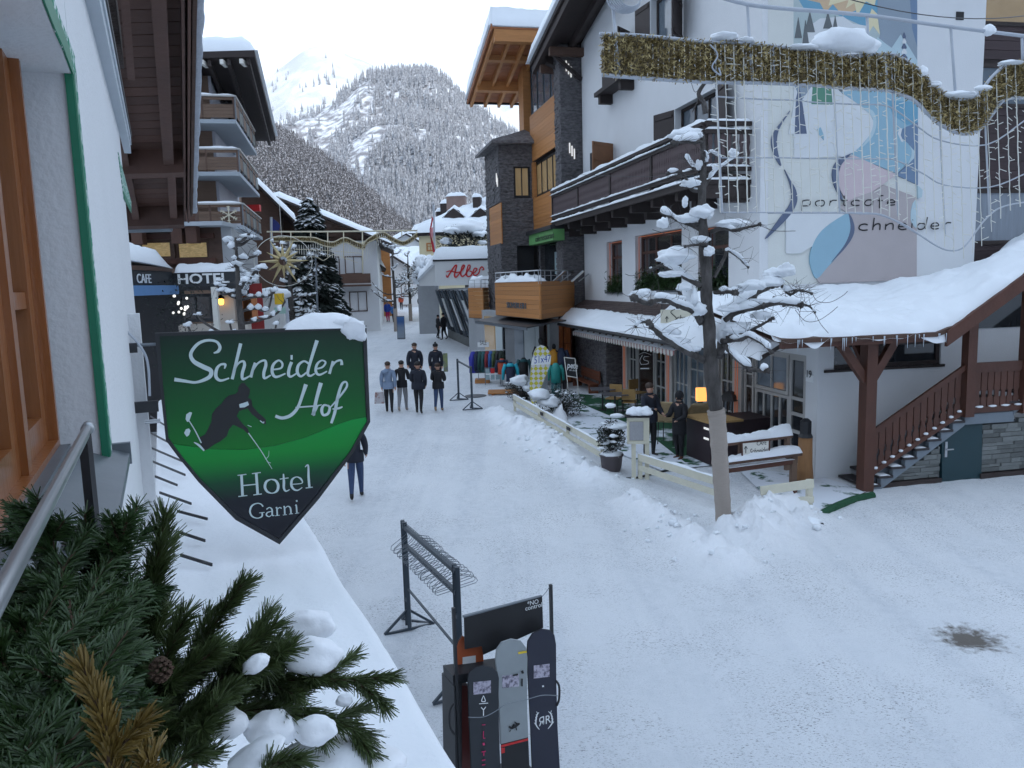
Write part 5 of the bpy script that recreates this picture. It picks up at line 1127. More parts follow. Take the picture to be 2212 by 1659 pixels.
def boughs():
 root = Dp(180,1640,1.35)
 t1 = thing('fir_boughs','dark green fir boughs standing at the lower left window box','fir branches',tuple(root))
 rnd = random.Random(2); st = []
 for p in ([(180,1430,1.25),(120,1200,1.25),(80,1075,1.22)],[(200,1500,1.3),(245,1250,1.3),(275,1120,1.3)],[(190,1520,1.35),(190,1250,1.35),(184,1110,1.35)],[(100,1700,1.1),(70,1420,1.1),(40,1330,1.1)],
 [(30,1700,1.0),(20,1500,1.0),(0,1380,1.0)],[(190,1330,1.3),(90,1290,1.3),(15,1275,1.3)],[(200,1400,1.3),(110,1200,1.3),(20,1130,1.3)],[(230,1450,1.3),(290,1300,1.35),(330,1290,1.35)],[(150,1700,1.2),(190,1480,1.2),(230,1330,1.2)],[(260,1500,1.25),(150,1350,1.2),(60,1300,1.2)],
 [(230,1700,1.15),(180,1560,1.1),(90,1420,1.1)],[(60,1700,1.05),(110,1560,1.05),(130,1440,1.05)],[(280,1640,1.4),(260,1450,1.4),(235,1350,1.4)],[(0,1600,1.2),(40,1450,1.2),(100,1380,1.2)],[(330,1640,1.5),(230,1500,1.5),(130,1460,1.45)]):
  st.append((BO(*p),.028,2600,8,.6,.0024))
 for i in range(30):
  x,y = rnd.uniform(-60,230),rnd.uniform(1480,1760); Y = rnd.uniform(1.2,1.5); st.append((BO((x,y,Y),(x+rnd.uniform(-60,60),y-130,Y),(x+rnd.uniform(-110,110),y-250,Y)),.028,2200,7,.6,.0024))
 twig_tree('fir',t1,st,needle,stem_m,1)
 t2 = thing('pine_boughs','long needled mountain pine boughs reaching right under clumps of snow','pine branches',tuple(Dp(420,1600,1.5)))
 st = []
 for p,nl,sub in (([(285,1500,1.4),(325,1290,1.4),(355,1120,1.4)],.048,3),([(270,1560,1.35),(310,1400,1.4),(340,1230,1.4)],.046,3),([(330,1600,1.4),(430,1400,1.42),(525,1260,1.42)],.04,5),([(350,1640,1.4),(490,1450,1.4),(595,1350,1.42)],.04,5),
 ([(430,1520,1.5),(620,1470,1.5),(740,1470,1.5),(850,1462,1.5)],.032,4),([(420,1560,1.45),(600,1530,1.45),(720,1560,1.45),(795,1590,1.45)],.04,6),([(450,1500,1.4),(560,1440,1.4),(630,1400,1.4)],.038,4),([(300,1660,1.3),(400,1560,1.3),(500,1490,1.3)],.042,5),
 ([(300,1680,1.25),(330,1500,1.3),(400,1330,1.3)],.042,5),([(240,1640,1.25),(350,1500,1.3),(470,1400,1.3)],.042,5),([(560,1690,1.2),(600,1650,1.2),(650,1640,1.2)],.035,2),([(350,1700,1.2),(420,1600,1.25),(470,1520,1.25)],.042,5),([(480,1580,1.5),(620,1500,1.5),(700,1440,1.5)],.036,4),([(480,1560,1.5),(600,1570,1.5),(700,1610,1.5)],.038,4),([(420,1660,1.3),(430,1600,1.3),(460,1560,1.3)],.04,3),([(380,1500,1.5),(520,1400,1.5),(600,1420,1.5)],.04,5)):
  st.append((BO(*p),nl,3000,sub,1.5,.0022))
 twig_tree('pine',t2,st,needle_l,stem_m,2)
 t3 = thing('withered_boughs','two yellowed pine boughs at the bottom between the green ones','pine branches',tuple(Dp(230,1650,1.1)))
 st = [(BO((250,1740,.82),(225,1570,.82),(178,1440,.82)),.032,2600,1,1.9,.0024),(BO((350,1740,.85),(335,1680,.85),(300,1610,.85)),.030,2600,2,1.9,.0024),(BO((260,1740,.84),(250,1620,.84),(215,1500,.84)),.032,2200,1,1.9,.0024)]
 twig_tree('withered',t3,st,needle_y,stem_m,3)
 cone = MB(); cc = Dp(*[v for v in ((0+820*.573)*.73733,(1300+1150*.5728)*.73733)],1.22)
 for j in range(7):
  for k in range(8):
   a = k*.785+j*.4; r = .017*math.sin((j+.8)/7.6*math.pi); c = cc+Vector((r*math.cos(a),r*math.sin(a),.006*j-.02)); cone.blob(c,(.005,.005,.003),5,3,seed=j)
 cone.build('pine_cone',stem_m,t2)
 # snow resting on the boughs
 for i,(x,y,rx,ry,Y,lab) in enumerate(((985,890,215,140,1.5,'largest rounded snow clump on the pine boughs'),(960,680,190,120,1.75,'rounded snow mound just behind the largest clump'),(590,940,112,62,1.33,'small tilted oval snow clump left of the largest one'),(700,1390,200,125,1.36,'lumpy snow clump low among the boughs, left of centre'),(1000,1400,165,105,1.36,'snow clump with a few needles poking out, low right'),
 (400,1350,150,115,1.34,'crumbly snow clump with a dark hollow beside it'),(600,1560,240,75,1.26,'long sloping snow finger near the bottom edge'),(1150,1640,490,140,1.42,'broad snow pad along the bottom edge'),(1205,1190,62,50,1.46,'little snow clump under the right hand pine twig'))):
  c = Dp(*zP(x,y),Y); k = .311/1680*Y; m_ = MB(); m_.smooth = True; m_.blob(c,(rx*k,rx*k*.75,ry*k),28,18,.10,i+2,.08); o = m_.build('snow_clump',snow_soft)
  if x==590 or x==600:o.data.transform(Matrix.Translation(c)@Matrix.Rotation(-.45 if x==590 else -.4,4,'Y')@Matrix.Translation(-c))
  tag(o,lab,'snow clump','snow clumps on the conifer boughs')
boughs()
# ============================================================ LEFT BACKGROUND: hotel with cafe
zC = ZS(340,550,760/2212); zN = ZS(550,0,550/1629)
def dpz(f,x,y,Y):return Dp(*f(x,y),Y)
ho = dpz(zC,1010,780,24.0); HF = Fr(ho.x,ho.y,3)
hz0,hz1 = HF.hit(*zC(700,842))[1],HF.hit(*zC(700,722))[1]
hot = thing('hotel','brown timbered hotel wing with HOTEL fascia and two windows with gold reflections','building',tuple(HF.P(-3,.5)))
fas_m = mat('anthracite_fascia',(.03,.033,.038),.6,.12,3)
m_ = MB(); m_.fb(HF,HF.hit(*zC(480,780))[0],0,hz0,hz1,-.4,0); fa = m_.build('fascia',fas_m,hot)
SR = Fr(HF.o.x,HF.o.y,103)
m_ = MB(); m_.fb(SR,0,3.2,hz0,hz1,0,.25); m_.build('side_fascia',fas_m,hot)
a,b = HF.hit(*zC(532,820),.02),HF.hit(*zC(968,812),.02); text(HF,'HOTEL',a[0],a[1],HF.hit(*zC(532,735),.02)[1]-a[1],print_w,fa,.02,.03,w=b[0]-a[0],bold=.02)
snowpad('fascia_snow',lambda s,t:HF.P(HF.hit(*zC(480,780))[0]*(1-s)+.05,hz1,-.7+.75*t),40,6,.27,snow,hot,2,.25)
cl = dpz(zC,100,780,20.5); CF = Fr(cl.x,cl.y,math.degrees(math.atan2(HF.P(HF.hit(*zC(480,780))[0],0).y-cl.y,HF.P(HF.hit(*zC(480,780))[0],0).x-cl.x)))
cL = CF.hit(*zC(480,780))[0]; cz0,cz1 = CF.hit(*zC(300,842))[1],CF.hit(*zC(300,708))[1]
m_ = MB(); m_.fb(CF,-3,cL,cz0,cz1,-.4,0); fb2 = m_.build('cafe_fascia',fas_m,hot)
a,b = CF.hit(*zC(178,812),.02),CF.hit(*zC(298,810),.02); text(CF,'CAFE',a[0],a[1],CF.hit(*zC(178,730),.02)[1]-a[1],print_w,fb2,.02,.02,w=b[0]-a[0])
a = CF.hit(*zC(118,812),.02); text(CF,'E',a[0]-.15,a[1],.4,print_w,fb2,.02,.02)
snowpad('cafe_roof_snow',lambda s,t:CF.P(-3+(cL+2.8)*s,cz1+.02+.25*math.sin(min(1,1.2-s)*1.5),-3.2+3.3*t),40,14,.55,snow,hot,4,.15)
m_ = MB(); m_.fb(CF,-3,cL,cz1,cz1+.12,-3,.05); m_.build('roof_edge',brown_wood,hot)
blue_aw = mat('blue_awning',(.10,.22,.42),.8,.12,5)
m_ = MB(); a0 = CF.hit(*zC(130,925),.9)[1]; m_.hexa([CF.P(u,z,d) for z0_,z1_ in ((0,0),) for u,z,d in ((-3,a0+.2,.45),(cL-.9,a0+.2,.45),(cL-.9,cz0-.05,.05),(-3,cz0-.05,.05),(-3,a0+.26,.45),(cL-.9,a0+.26,.45),(cL-.9,cz0,.05),(-3,cz0,.05))]); m_.fb(CF,-3,cL-.9,a0-.0,a0+.2,.43,.46); m_.build('blue_awning',blue_aw,hot)
# timber upper wall with the gold windows
bz0,bz1 = HF.hit(*zC(500,665),-.6)[1],HF.hit(*zC(500,345),-.6)[1]
bl,br = HF.hit(*zC(60,500),-.6)[0],HF.hit(*zC(905,500),-.6)[0]
p1 = [HF.hit(*zC(*p),-.6) for p in ((195,615),(470,440))]; p2 = [HF.hit(*zC(*p),-.6) for p in ((508,620),(785,440))]
hol = [(p1[0][0],p1[1][0],p1[0][1],p1[1][1]),(p2[0][0],p2[1][0],p2[0][1],p2[1][1])]
m_ = MB(); wallh(m_,HF,bl-4,br,bz0-.1,bz1,hol,-.9,-.6); m_.build('timber_wall',brown_wood,hot)
goldg = mat('gold_reflection_glass',(.50,.32,.11),.3,.5,9,st=(1,1,2.5),col2=(.85,.62,.28),thr=(.35,.65),emis=((1,.68,.28),.10))  # gold reflection painted into the panes, with a faint glow
for h_ in hol:window(hot,HF,*h_,-.75,brown_wood,goldg,1,(),.09)
m_ = MB(); m_.fb(HF,hol[0][0]-.25,hol[1][1]+.2,hol[0][3],hol[0][3]+.16,-.6,-.5); m_.fb(HF,hol[0][0]-.25,hol[1][1]+.2,hol[0][2]-.16,hol[0][2],-.6,-.5); m_.build('window_surround',red_wood,hot)
m_ = MB(); m_.fb(HF,bl-4,br+.3,bz1,bz1+.12,-1.2,.2); m_.build('slab_edge',mat('pale_slab',(.40,.43,.46),.8,.08),hot)
for x in (60,175,515,640):u = HF.hit(*zC(x,360),0)[0]; m_ = MB(); m_.fb(HF,u-.16,u+.16,bz1-.5,bz1+.75,-.3,.05); m_.build('corbel',soffit_wood,hot)
dark_in = mat('dark_interior',(.015,.014,.016),.5,.6,2)
SB = Fr(*HF.P(br,0,-.6).xy,103)
m_ = MB(); m_.fb(SB,0,9,hz1-.6,bz1,0,.3); m_.build('street_wall',grey_wall,hot)
for k in range(5):window(hot,SB,.4+k*1.7,1.7+k*1.7,hz1+.1,bz1-.25,.0-.32,black_metal,glass_blue,1,(),.07)
# ground floor under the fascia
g0 = .5
m_ = MB(); m_.fb(HF,-9.5,HF.hit(*zC(545,900),-.8)[0],.4,hz0,-1.2,-.8); m_.fb(HF,-9,0,hz0-.12,hz0,-1.2,0); m_.build('ground_wall',dark_in,hot)
a,b = HF.hit(*zC(550,1150),-.8),HF.hit(*zC(825,900),-.8); window(hot,HF,a[0],b[0],a[1],b[1],-.8,black_metal,brown_glass,2,(),.1)
m_ = MB(); a = HF.hit(*zC(545,1215),-.8); b = HF.hit(*zC(1130,1150),-.8); m_.fb(HF,a[0],b[0],.4,b[1],-1.1,-.7); m_.fb(HF,HF.hit(*zC(825,1000),-.8)[0],HF.hit(*zC(1010,1000),-.8)[0],b[1],hz0-.15,-1.1,-.78); m_.build('plaster_wall',mat('warm_white_wall',(.55,.50,.44),.85,.1,2),hot)
a = HF.hit(*zC(850,1100),.3); m_ = MB(); m_.fb(HF,a[0]-.05,a[0]+.1,.45,HF.hit(*zC(850,845),.3)[1],.25,.4); m_.build('white_post',white_paint,hot)
for k in range(2):a = HF.hit(*zC(1035+k*45,1000),-.8); piece('timber_door_leaf',larch_dark,hot,HF.M(a[0],a[0]+.42,b[1],hz0-.3,-.95,-.85))
lq = HF.hit(*zC(900,978),-.6); lamp = thing('wall_lantern','small lit amber lantern on the pale wall under the HOTEL sign','lantern',tuple(HF.P(lq[0],lq[1]-.1,-.6)))
m_ = MB(); m_.lathe(HF.P(lq[0],lq[1]-.08,-.55),[(.05,0),(.09,.05),(.09,.17),(.04,.2)],8); m_.build('amber_glass',mat('amber_glass',(.8,.4,.05),.3,emis=((1,.5,.08),3)),lamp); m_ = MB(); m_.lathe(HF.P(lq[0],lq[1]+.12,-.55),[(.15,0),(.05,.1),(.015,.13)],8); m_.bar(HF.P(lq[0],lq[1]+.14,-.8),HF.P(lq[0],lq[1]+.14,-.55),.03); m_.build('lamp_cap',black_metal,lamp)
for k in range(9):
 rnd = random.Random(k); x,y = rnd.uniform(520,620),rnd.uniform(930,1060)
 # shrub with light baubles under the awning
tb = thing('entrance_bush','dark bush with small white lights beside the hotel entrance','bush',tuple(dpz(zC,530,1150,22.6)))
m_ = MB(); rnd = random.Random(8)
for i in range(900):
 c = dpz(zC,530,1000,22.6)+Vector((rnd.gauss(0,.38),rnd.gauss(0,.3),rnd.uniform(-1.7,.75))); d = Vector((rnd.gauss(0,1),rnd.gauss(0,1),rnd.gauss(0,1))).normalized()*.09; e = d.cross(Vector((.2,.4,1)))*.6; m_.add([c-e*.5,c+d,c+e*.5],[(0,1,2)])
m_.build('foliage',shrub,tb)['kind'] = 'stuff'; m_ = MB()
for i in range(14):c = dpz(zC,rnd.uniform(480,620),rnd.uniform(920,1080),22.1); m_.blob(c,(.04,.04,.04),6,4)
m_.build('light_bulbs',mat('white_bulb',(.8,.8,.75),.4,emis=((1,.95,.85),.8)),tb)['kind'] = 'stuff'
# ============================================================ balcony house
Yb = 38.0; bc = dpz(zN,410,930,Yb); VB = Fr(bc.x,bc.y,12); SBk = Fr(bc.x,bc.y,102)
bh = thing('balcony_house','tall apartment house with stacked timber balconies and a deep dark roof','building',tuple(VB.P(-2,.8,-2)))
grey_soff = mat('grey_slab',(.36,.40,.44),.85,.08,2)
body = VB.hit(*zN(215,1180),-1.9)[0]
zs = []
for f,yt,yb_ in ((zN,830,1036),(zN,1290,1490)):zs.append((VB.hit(*f(300,yt))[1],VB.hit(*f(300,yb_))[1]))
zs.append((VB.hit(*zC(950,135))[1],VB.hit(*zC(950,320))[1]))
L_s = SBk.hit(*zN(550,1200))[0]; L_s = 8.5
for zt,zb in zs:
 rt = zt-.04
 m_ = MB(); m_.fb(VB,-6,0,zb-.18,zb,-9.2,.02); bb = m_.build('balcony_slab',grey_soff,bh)
 for a0_,a1_ in ((.0,.62),(.78,.95)):
  planks(VB,[(-6,zb+.08+(rt-zb)*a0_),(-.02,zb+.08+(rt-zb)*a0_),(-.02,zb+.05+(rt-zb)*a1_),(-6,zb+.05+(rt-zb)*a1_)],.16,grey_brown,bh,-.04,.0)
 m_ = MB(); m_.fb(VB,-6,.04,rt,rt+.07,-.08,.05); m_.fb(SBk,0,L_s,rt,rt+.07,-.05,.08); m_.build('handrail',mat('pale_rail',(.45,.44,.42),.7,.1),bh)
 for k in range(6):
  u = k*L_s/6; z_ = zb+.1
  piece('side_panel',pale_slate if k%2 else grey_brown,bh,SBk.M(u+.1,u+L_s/6-.1,z_+.05,z_+(rt-zb)*.62,-.03,.03))
  piece('side_panel',grey_brown,bh,SBk.M(u+.1,u+L_s/6-.1,z_+(rt-zb)*.7,rt-.02,-.03,.03))
  piece('rail_post',zinc,bh,SBk.M(u,u+.07,zb,rt,-.05,.04))
 for k in range(5):piece('rail_post',brown_wood,bh,VB.M(-.1-k*1.4,-.02-k*1.4,zb,rt,-.06,.01))
 snowpad('rail_snow',bil(VB.P(-6,rt+.07,-.07),VB.P(0,rt+.07,-.07),VB.P(0,rt+.07,.04),VB.P(-6,rt+.07,.04)),24,3,.07,snow,bh,zt,.7,er=.03)
m_ = MB(); m_.fb(VB,-9,body,.7,zs[0][0]+2.3,-12,-1.9); m_.build('timber_wall',grey_brown,bh)
m_ = MB(); SW = Fr(*VB.P(body,0,-1.9).xy,102); m_.fb(SW,0,8,.7,zs[0][0]+2.2,-.02,.12); m_.build('street_wall',mat('lavender_grey_wall',(.40,.40,.44),.85,.08,2),bh)
for zt,zb in zs:
 for k in range(3):window(bh,SW,.8+k*2.4,2.2+k*2.4,zb+.1,zb+2.15,-.10,black_metal,glass_blue,1,(),.08)
rz_n,rz_f = VB.hit(*zN(300,490),1.0)[1],None
eN,eF = Dp(*zN(582,490),37.5),Dp(*zN(765,1222),50)
wl = Vector((-9,0,0))
P4 = [eN,eF,eF+wl+Vector((0,0,0)),eN+wl]
m_ = MB(); m_.prism(P4,(0,0,.28)); m_.build('roof_deck',dark_wood,bh)
for k in range(5):m_ = MB(); a = eN+Vector((-.35-.9*k,.1,-.18)); b = eF+Vector((-.35-.9*k,-.2,-.18)); m_.bar(a,b,.16,.3); m_.build('rafter',dark_wood,bh)
for k in range(3):m_ = MB(); m_.bar(eN+Vector((-.6-.9*k,-.15,-.22)),eN+Vector((-.6-.9*k,.5,-.22)),.16,.2); m_.build('rafter_end',white_paint,bh)
snowpad('roof_snow',lambda s,t:eN.lerp(eF,s)+wl*(1-t)+Vector((.15*t,0,.28)),40,24,1.05,snow,bh,31,.1,er=.10)
# snowflake ornament on the lowest balcony
sfc = VB.hit(*zC(962,232),.08); sf = thing('snowflake_ornament','pale straw snowflake hung on the lowest balcony front','ornament',tuple(VB.P(sfc[0],sfc[1],.1)))
m_ = MB()
for k in range(6):
 a = k*math.pi/3+.52; r = .42; e = VB.P(sfc[0]+r*math.cos(a),sfc[1]+r*math.sin(a),.1); m_.bar(VB.P(sfc[0],sfc[1],.1),e,.045)
 for q in (.55,.8):
  for sg_ in (-1,1):m_.bar(VB.P(sfc[0]+r*q*math.cos(a),sfc[1]+r*q*math.sin(a),.1),VB.P(sfc[0]+r*(q*math.cos(a)+.22*math.cos(a+sg_*.9)),sfc[1]+r*(q*math.sin(a)+.22*math.sin(a+sg_*.9)),.1),.03)
m_.build('frame',mat('straw_ornament',(.62,.58,.45),.7,.1),sf)
tag(piece('red_chair_cushion',redp,None,Matrix.Translation(dpz(zC,1160,175,44))@Matrix.Diagonal((.9,.3,.35,1))),'red folded parasol lying on the far end of the balcony','parasol')
# ============================================================ more houses up the street
def gable_house(label,c,ang,W,L,zw,zr,wall_m,roof_m=dark_wood,over=.8,snow_t=.5,wins=(),rows=2,name='chalet',cat='building',base=1.0,upper=None,col=snow):
 """c: near corner centre of the gable front; front faces the viewer, L goes back"""
 f = Fr(c[0],c[1],ang); t = thing(name,label,cat,(c[0],c[1],base))
 m_ = MB(); m_.fpoly(f,[(-W/2,base-.3),(W/2,base-.3),(W/2,zw),(0,zr),(-W/2,zw)],-L,0); m_.build('wall',wall_m,t)
 if upper:m_ = MB(); m_.fpoly(f,[(-W/2-.02,upper),(W/2+.02,upper),(W/2+.02,zw),(0,zr),(-W/2-.02,zw)],-L-.02,.03); m_.build('timber_gable',brown_wood,t)
 sl = (zr-zw)/(W/2)
 for sg_ in (-1,1):
  e = W/2+over; q = [f.P(0,zr+.02,over),f.P(sg_*e,zr-sl*e+.02,over),f.P(sg_*e,zr-sl*e+.02,-L-over),f.P(0,zr+.02,-L-over)]
  m_ = MB(); m_.prism(q,(0,0,.18)); m_.build('roof',roof_m,t)
  q = [p+Vector((0,0,.18)) for p in q]; snowpad('roof_snow',bil(q[0],q[3],q[2],q[1]),20,16,snow_t,col,t,c[0]+sg_,.15,er=.05)
 for (u,z,w_,h_,g_) in wins:window(t,f,u,u+w_,z,z+h_,-.05+(.05 if upper and z>upper else 0),brown_wood,g_,2,(),.07,dep=.12)
 m_ = MB(); m_.smooth = False
 return t,f
a = Dp(560,500,55)
gable_house('brown chalet with a steep snowy roof just past the balcony house',(a.x-1.6,a.y+1),14,5.5,12,10.6,13.6,brown_wood,over=1.2,base=1.3)
a = Dp(640,560,62)
t_,f_ = gable_house('long white house with a shallow snowy roof sloping to the right behind the spruce',(a.x-1.5,a.y),8,15.5,16,8.6,12.0,white_plaster,over=1.3,base=1.4,upper=9.0,wins=((-3.8,6.4,1.2,1.5,glass),(-.8,6.0,1.4,1.2,glass_blue),(3.2,6.0,1.6,1.4,glass),(-.6,9.4,1.2,1.2,glass),(5.2,6.0,1.4,1.4,glass),(3.2,3.0,1.6,1.6,glass),(5.4,3.0,1.4,1.6,glass_blue),(.2,3.0,1.4,1.6,glass)))
for k in range(2):
 m_ = MB(); m_.fb(f_,-6.5+k*7.6,.6+k*6.6,5.0,5.15,0,1.1); m_.fb(f_,-6.5+k*7.6,.6+k*6.6,5.25,6.0,1.05,1.12); m_.build('balcony',brown_wood,t_)
a = Dp(683,600,72)
gable_house('white house with a dark gable and a snowy flat porch at the street bend',(a.x+.5,a.y),10,9.5,14,7.2,10.8,white_plaster,over=1.1,base=1.6,upper=9.0,wins=((-3.6,4.2,1.6,1.6,glass),(-.6,4.2,1.6,1.6,glass),(2.2,4.2,1.3,1.6,glass_blue),(-1,7,1.2,1.2,glass)))
# porch / shop of that house
f = Fr(a.x+2.2,a.y-2.5,10); t = thing('corner_shop','low white shop porch with timber front and snow on its flat roof','shop',tuple(f.P(2,1.6)))
m_ = MB(); m_.fb(f,0,2.6,4.3,5.6,-2.5,0); m_.build('white_parapet',store_white,t); m_ = MB(); m_.fb(f,.1,2.5,1.4,4.3,-2.4,-.8); m_.build('timber_front',larch_dark,t); snowpad('roof_snow',bil(f.P(0,5.6,-2.4),f.P(2.6,5.6,-2.4),f.P(2.6,5.6,.05),f.P(0,5.6,.05)),20,8,.35,snow,t,3,.3)
for k in range(4):piece('door_panel',dark_wood if k%2 else larch_dark,t,f.M(.2+k*.58,.72+k*.58,1.6,4.0,-.8,-.74))
m_ = MB(); m_.fb(f,.3,1.3,4.8,5.2,0,.03); m_.build('name_plate',print_k,t)
a = Dp(812,620,82); f = Fr(a.x,a.y,10); t = thing('orange_house','narrow orange brown timber building at the street bend','building',tuple(f.P(0,1.8))); m_ = MB(); m_.fb(f,-2.4,1.6,1.6,9.2,-8,0); m_.build('wall',larch,t); snowpad('roof_snow',bil(f.P(-3,9.2,-8),f.P(2,9.2,-8),f.P(2,9.2,.6),f.P(-3,9.2,.6)),12,12,.6,snow,t,5)
for j in range(3):window(t,f,-1.8,-.6,2.6+j*2.3,4+j*2.3,-.04,dark_wood,glass,1,(),.1,dep=.1)
specs = [(850,640,100,8,9,6.0,8.6,'small white house seen between the garland and the pollard trees'),(925,640,112,14,9,6.4,9.8,'white house with broad snowy roof at the end of the street'),(800,560,120,12,10,8.5,12.5,'pale house with snowy roof above the street bend'),(880,600,135,14,10,9.5,13.5,'distant house whose snowy roof peeks over the others')]
for x,y,Y,W,L,zw,zr,lab in specs:
 a = Dp(x,y,Y); gable_house(lab,(a.x,a.y),60 if Y==112 else 15,W,L,zw,zr,white_plaster,over=1.0,snow_t=.7,base=2.0,wins=((-3,zw-2.2,1.2,1.4,glass),(1,zw-2.2,1.2,1.4,glass),(-3,zw-5,1.2,1.5,glass_blue),(1,zw-5,1.2,1.5,glass)))
 # ---- cream house with dormers on the right
Yd = 72.0; cc = dpz(z9,755,700,Yd); DF = Fr(cc.x,cc.y,-8)
dh = thing('dormer_house','cream house with a big snowy hipped roof, two dormers and chimneys','building',tuple(DF.P(6,1.6)))
ez_ = DF.hit(*z9(755,625))[1]; m_ = MB(); m_.fb(DF,0,16,1.3,ez_,-12,0); m_.build('wall',cream_wall,dh)
m_ = MB(); m_.fb(DF,-.5,16.5,ez_-.12,ez_+.08,-12.5,.5); m_.build('eave',dark_wood,dh)
a,b = DF.hit(*z9(830,785)),DF.hit(*z9(905,700)); window(dh,DF,a[0],b[0],a[1],b[1],-.05,larch,mat('lit_window',(.7,.5,.22),.4,emis=((1,.72,.35),.5)),2,(.6,),.12,dep=.12)
a = DF.hit(*z9(975,770))[0]; window(dh,DF,a,a+2,ez_-3.2,ez_-1.9,-.05,dark_wood,glass,1,(),.12,dep=.12)
def rp(u,d,z):return DF.P(u,z,d)
pkz = DF.hit(*z9(1330,150),-6)[1]
A_,B_,C_,D_ = rp(-.8,.7,ez_+.1),rp(17,.7,ez_+.1),rp(17,-12.7,ez_+.1),rp(-.8,-12.7,ez_+.1); E_,F_ = rp(10.2,-6,pkz),rp(15,-6,pkz)
for k,q in enumerate(((A_,B_,F_,E_),(D_,A_,E_,E_),(C_,D_,E_,F_))):
 m_ = MB(); m_.add(list(q),[(0,1,2,3)]if q[2]!=q[3]else [(0,1,2)]); m_.build('roof',dark_wood,dh)
 snowpad('roof_snow',(lambda q:lambda s,t:q[0].lerp(q[1],s).lerp(q[3].lerp(q[2],s),t*.98)+Vector((0,0,.04)))(q),34,24,.55,snow,dh,4+k,.25,er=.035)
litw = MATS['lit_window']
for k,(x,y) in enumerate(((1100,520),(1360,520))):
 p = DF.hit(*z9(x,y),-.6); u = p[0]; z_ = DF.hit(*z9(x,560),-.6)[1]; w_ = 2.0
 m_ = MB(); m_.fpoly(DF,[(u-.62,z_),(u+.62,z_),(u+.62,z_+1.05),(u-.62,z_+1.05)],-4,-.6); m_.fpoly(DF,[(u-w_/2,z_+.85),(u+w_/2,z_+.85),(u+.5,z_+1.55),(u,z_+1.75),(u-.5,z_+1.55)],-4,-.35); dm = m_.build('dormer',dark_wood,dh)
 window(dh,DF,u-.45,u+.45,z_+.1,z_+.95,-.58,larch,litw,2,(),.1,dep=.1)
 snowpad('dormer_snow',(lambda u,z_:lambda s,t:DF.P(u-1.1+2.2*s,z_+1.8-abs(s-.5)*1.7,-4+3.7*t))(u,z_),16,8,.3,snow,dh,k+9)
for x,y0,y1,d,wd,mm in ((1115,250,320,-5,1.8,mat('chimney_plaster',(.22,.15,.13),.9,.2)),(1042,320,380,-8,1.6,dark_wood),(968,400,430,-9,.9,dark_wood),(1318,260,350,-2,.7,dark_wood)):
 a,b = DF.hit(*z9(x,y0),d),DF.hit(*z9(x,y1),d); m_ = MB(); m_.fb(DF,a[0]-wd/2,a[0]+wd/2,b[1]-1.5,a[1],d-.6,d+.3); ch = m_.build('chimney',mm,dh); snowpad('chimney_snow',bil(DF.P(a[0]-wd/2-.1,a[1],d-.7),DF.P(a[0]+wd/2+.1,a[1],d-.7),DF.P(a[0]+wd/2+.1,a[1],d+.4),DF.P(a[0]-wd/2-.1,a[1],d+.4)),8,8,.4,snow,ch,3,er=.3)
 # flag poles
def flag(label,px,ytop,ybot,Y,strips,name='flag'):
 top = Dp(px[0],ytop,Y); bot = Dp(px[1],ybot,Y); t = thing(name,label,'flag',tuple(bot)); m_ = MB(); m_.tube([bot,top],.07,8); m_.build('pole',galv,t)
 for k,(m__,pts) in enumerate(strips):
  m_ = MB(); P = [Dp(x,y,Y-.15) for x,y in pts]; m_.prism(P,(0,.02,0)); m_.build('cloth',m__,t)
flag('limp red and white banner on a tall pole by the store',((1000+897*.3014)*.7373,(1000+915*.3014)*.7373),(500+335*.3014)*.7373,620,58,[(mat('flag_red',(.42,.02,.03),.7),[z9(*p) for p in ((880,440),(893,470),(875,560),(872,640),(895,700),(912,790),(890,795),(862,640),(858,570),(872,500))]),(mat('flag_pink',(.6,.25,.27),.7),[z9(*p) for p in ((858,575),(892,545),(890,640),(875,690))])])
flag('dark blue flag hanging from a white pole at the brown house',(zC(1322,250)[0],zC(1326,600)[0]),zC(1322,250)[1],zC(1326,600)[1],42,[(mat('flag_blue',(.02,.03,.16),.7),[zC(*p) for p in ((1335,260),(1375,290),(1398,320),(1390,370),(1335,372))])])
# ============================================================ TREES
def limb(sm,pts,r0,r1,n=7):
 sp = spline(pts,4); sp = [Vector(p)+Vector((noise.noise(Vector(p)*5),noise.noise(Vector(p)*5+Vector((9,0,0))),noise.noise(Vector(p)*5+Vector((0,9,0)))))*r0*.5 for p in sp]
 k = len(sp); sm.tube(sp,[r0+(r1-r0)*i/(k-1)+r0*.12*noise.noise(sp[i]*9) for i in range(k)],n); return sp
def twigs(sm,sp,n,L,seed,r=.006):
 rnd = random.Random(seed)
 for i in range(n):
  a = sp[rnd.randrange(len(sp)//3,len(sp))]; d = Vector((rnd.gauss(0,1),rnd.gauss(0,1),rnd.gauss(.15,.6))).normalized(); l = L*rnd.uniform(.5,1.3)
  p1 = a+d*l*.5+Vector((0,0,rnd.uniform(-.1,.1)*l)); p2 = p1+(d+Vector((rnd.gauss(0,.35),rnd.gauss(0,.35),rnd.gauss(0,.4)))).normalized()*l*.5
  sm.tube([a,p1,p2],[r,r*.7,r*.35],4)
TY = 13.9
mt = thing('pollard_tree','knobbly pollarded tree before the cafe, trunk wrapped in burlap, boughs loaded with snow','tree',tuple(Dp(1562,1150,TY)))
def TP(f,lst,dy=0,curve=0):
 n = len(lst); return [tuple(Dp(*f(x,y),TY+dy*i/max(1,n-1))) for i,(x,y) in enumerate(lst)]
idf = lambda x,y:(x,y)
sm = MB(); sm.smooth = True
tr = [(1563,1165),(1556,1040),(1548,900),(1540,820),(1533,740),(1528,640),(1522,560),(1518,480),(1516,420),(1518,340),(1515,290)]
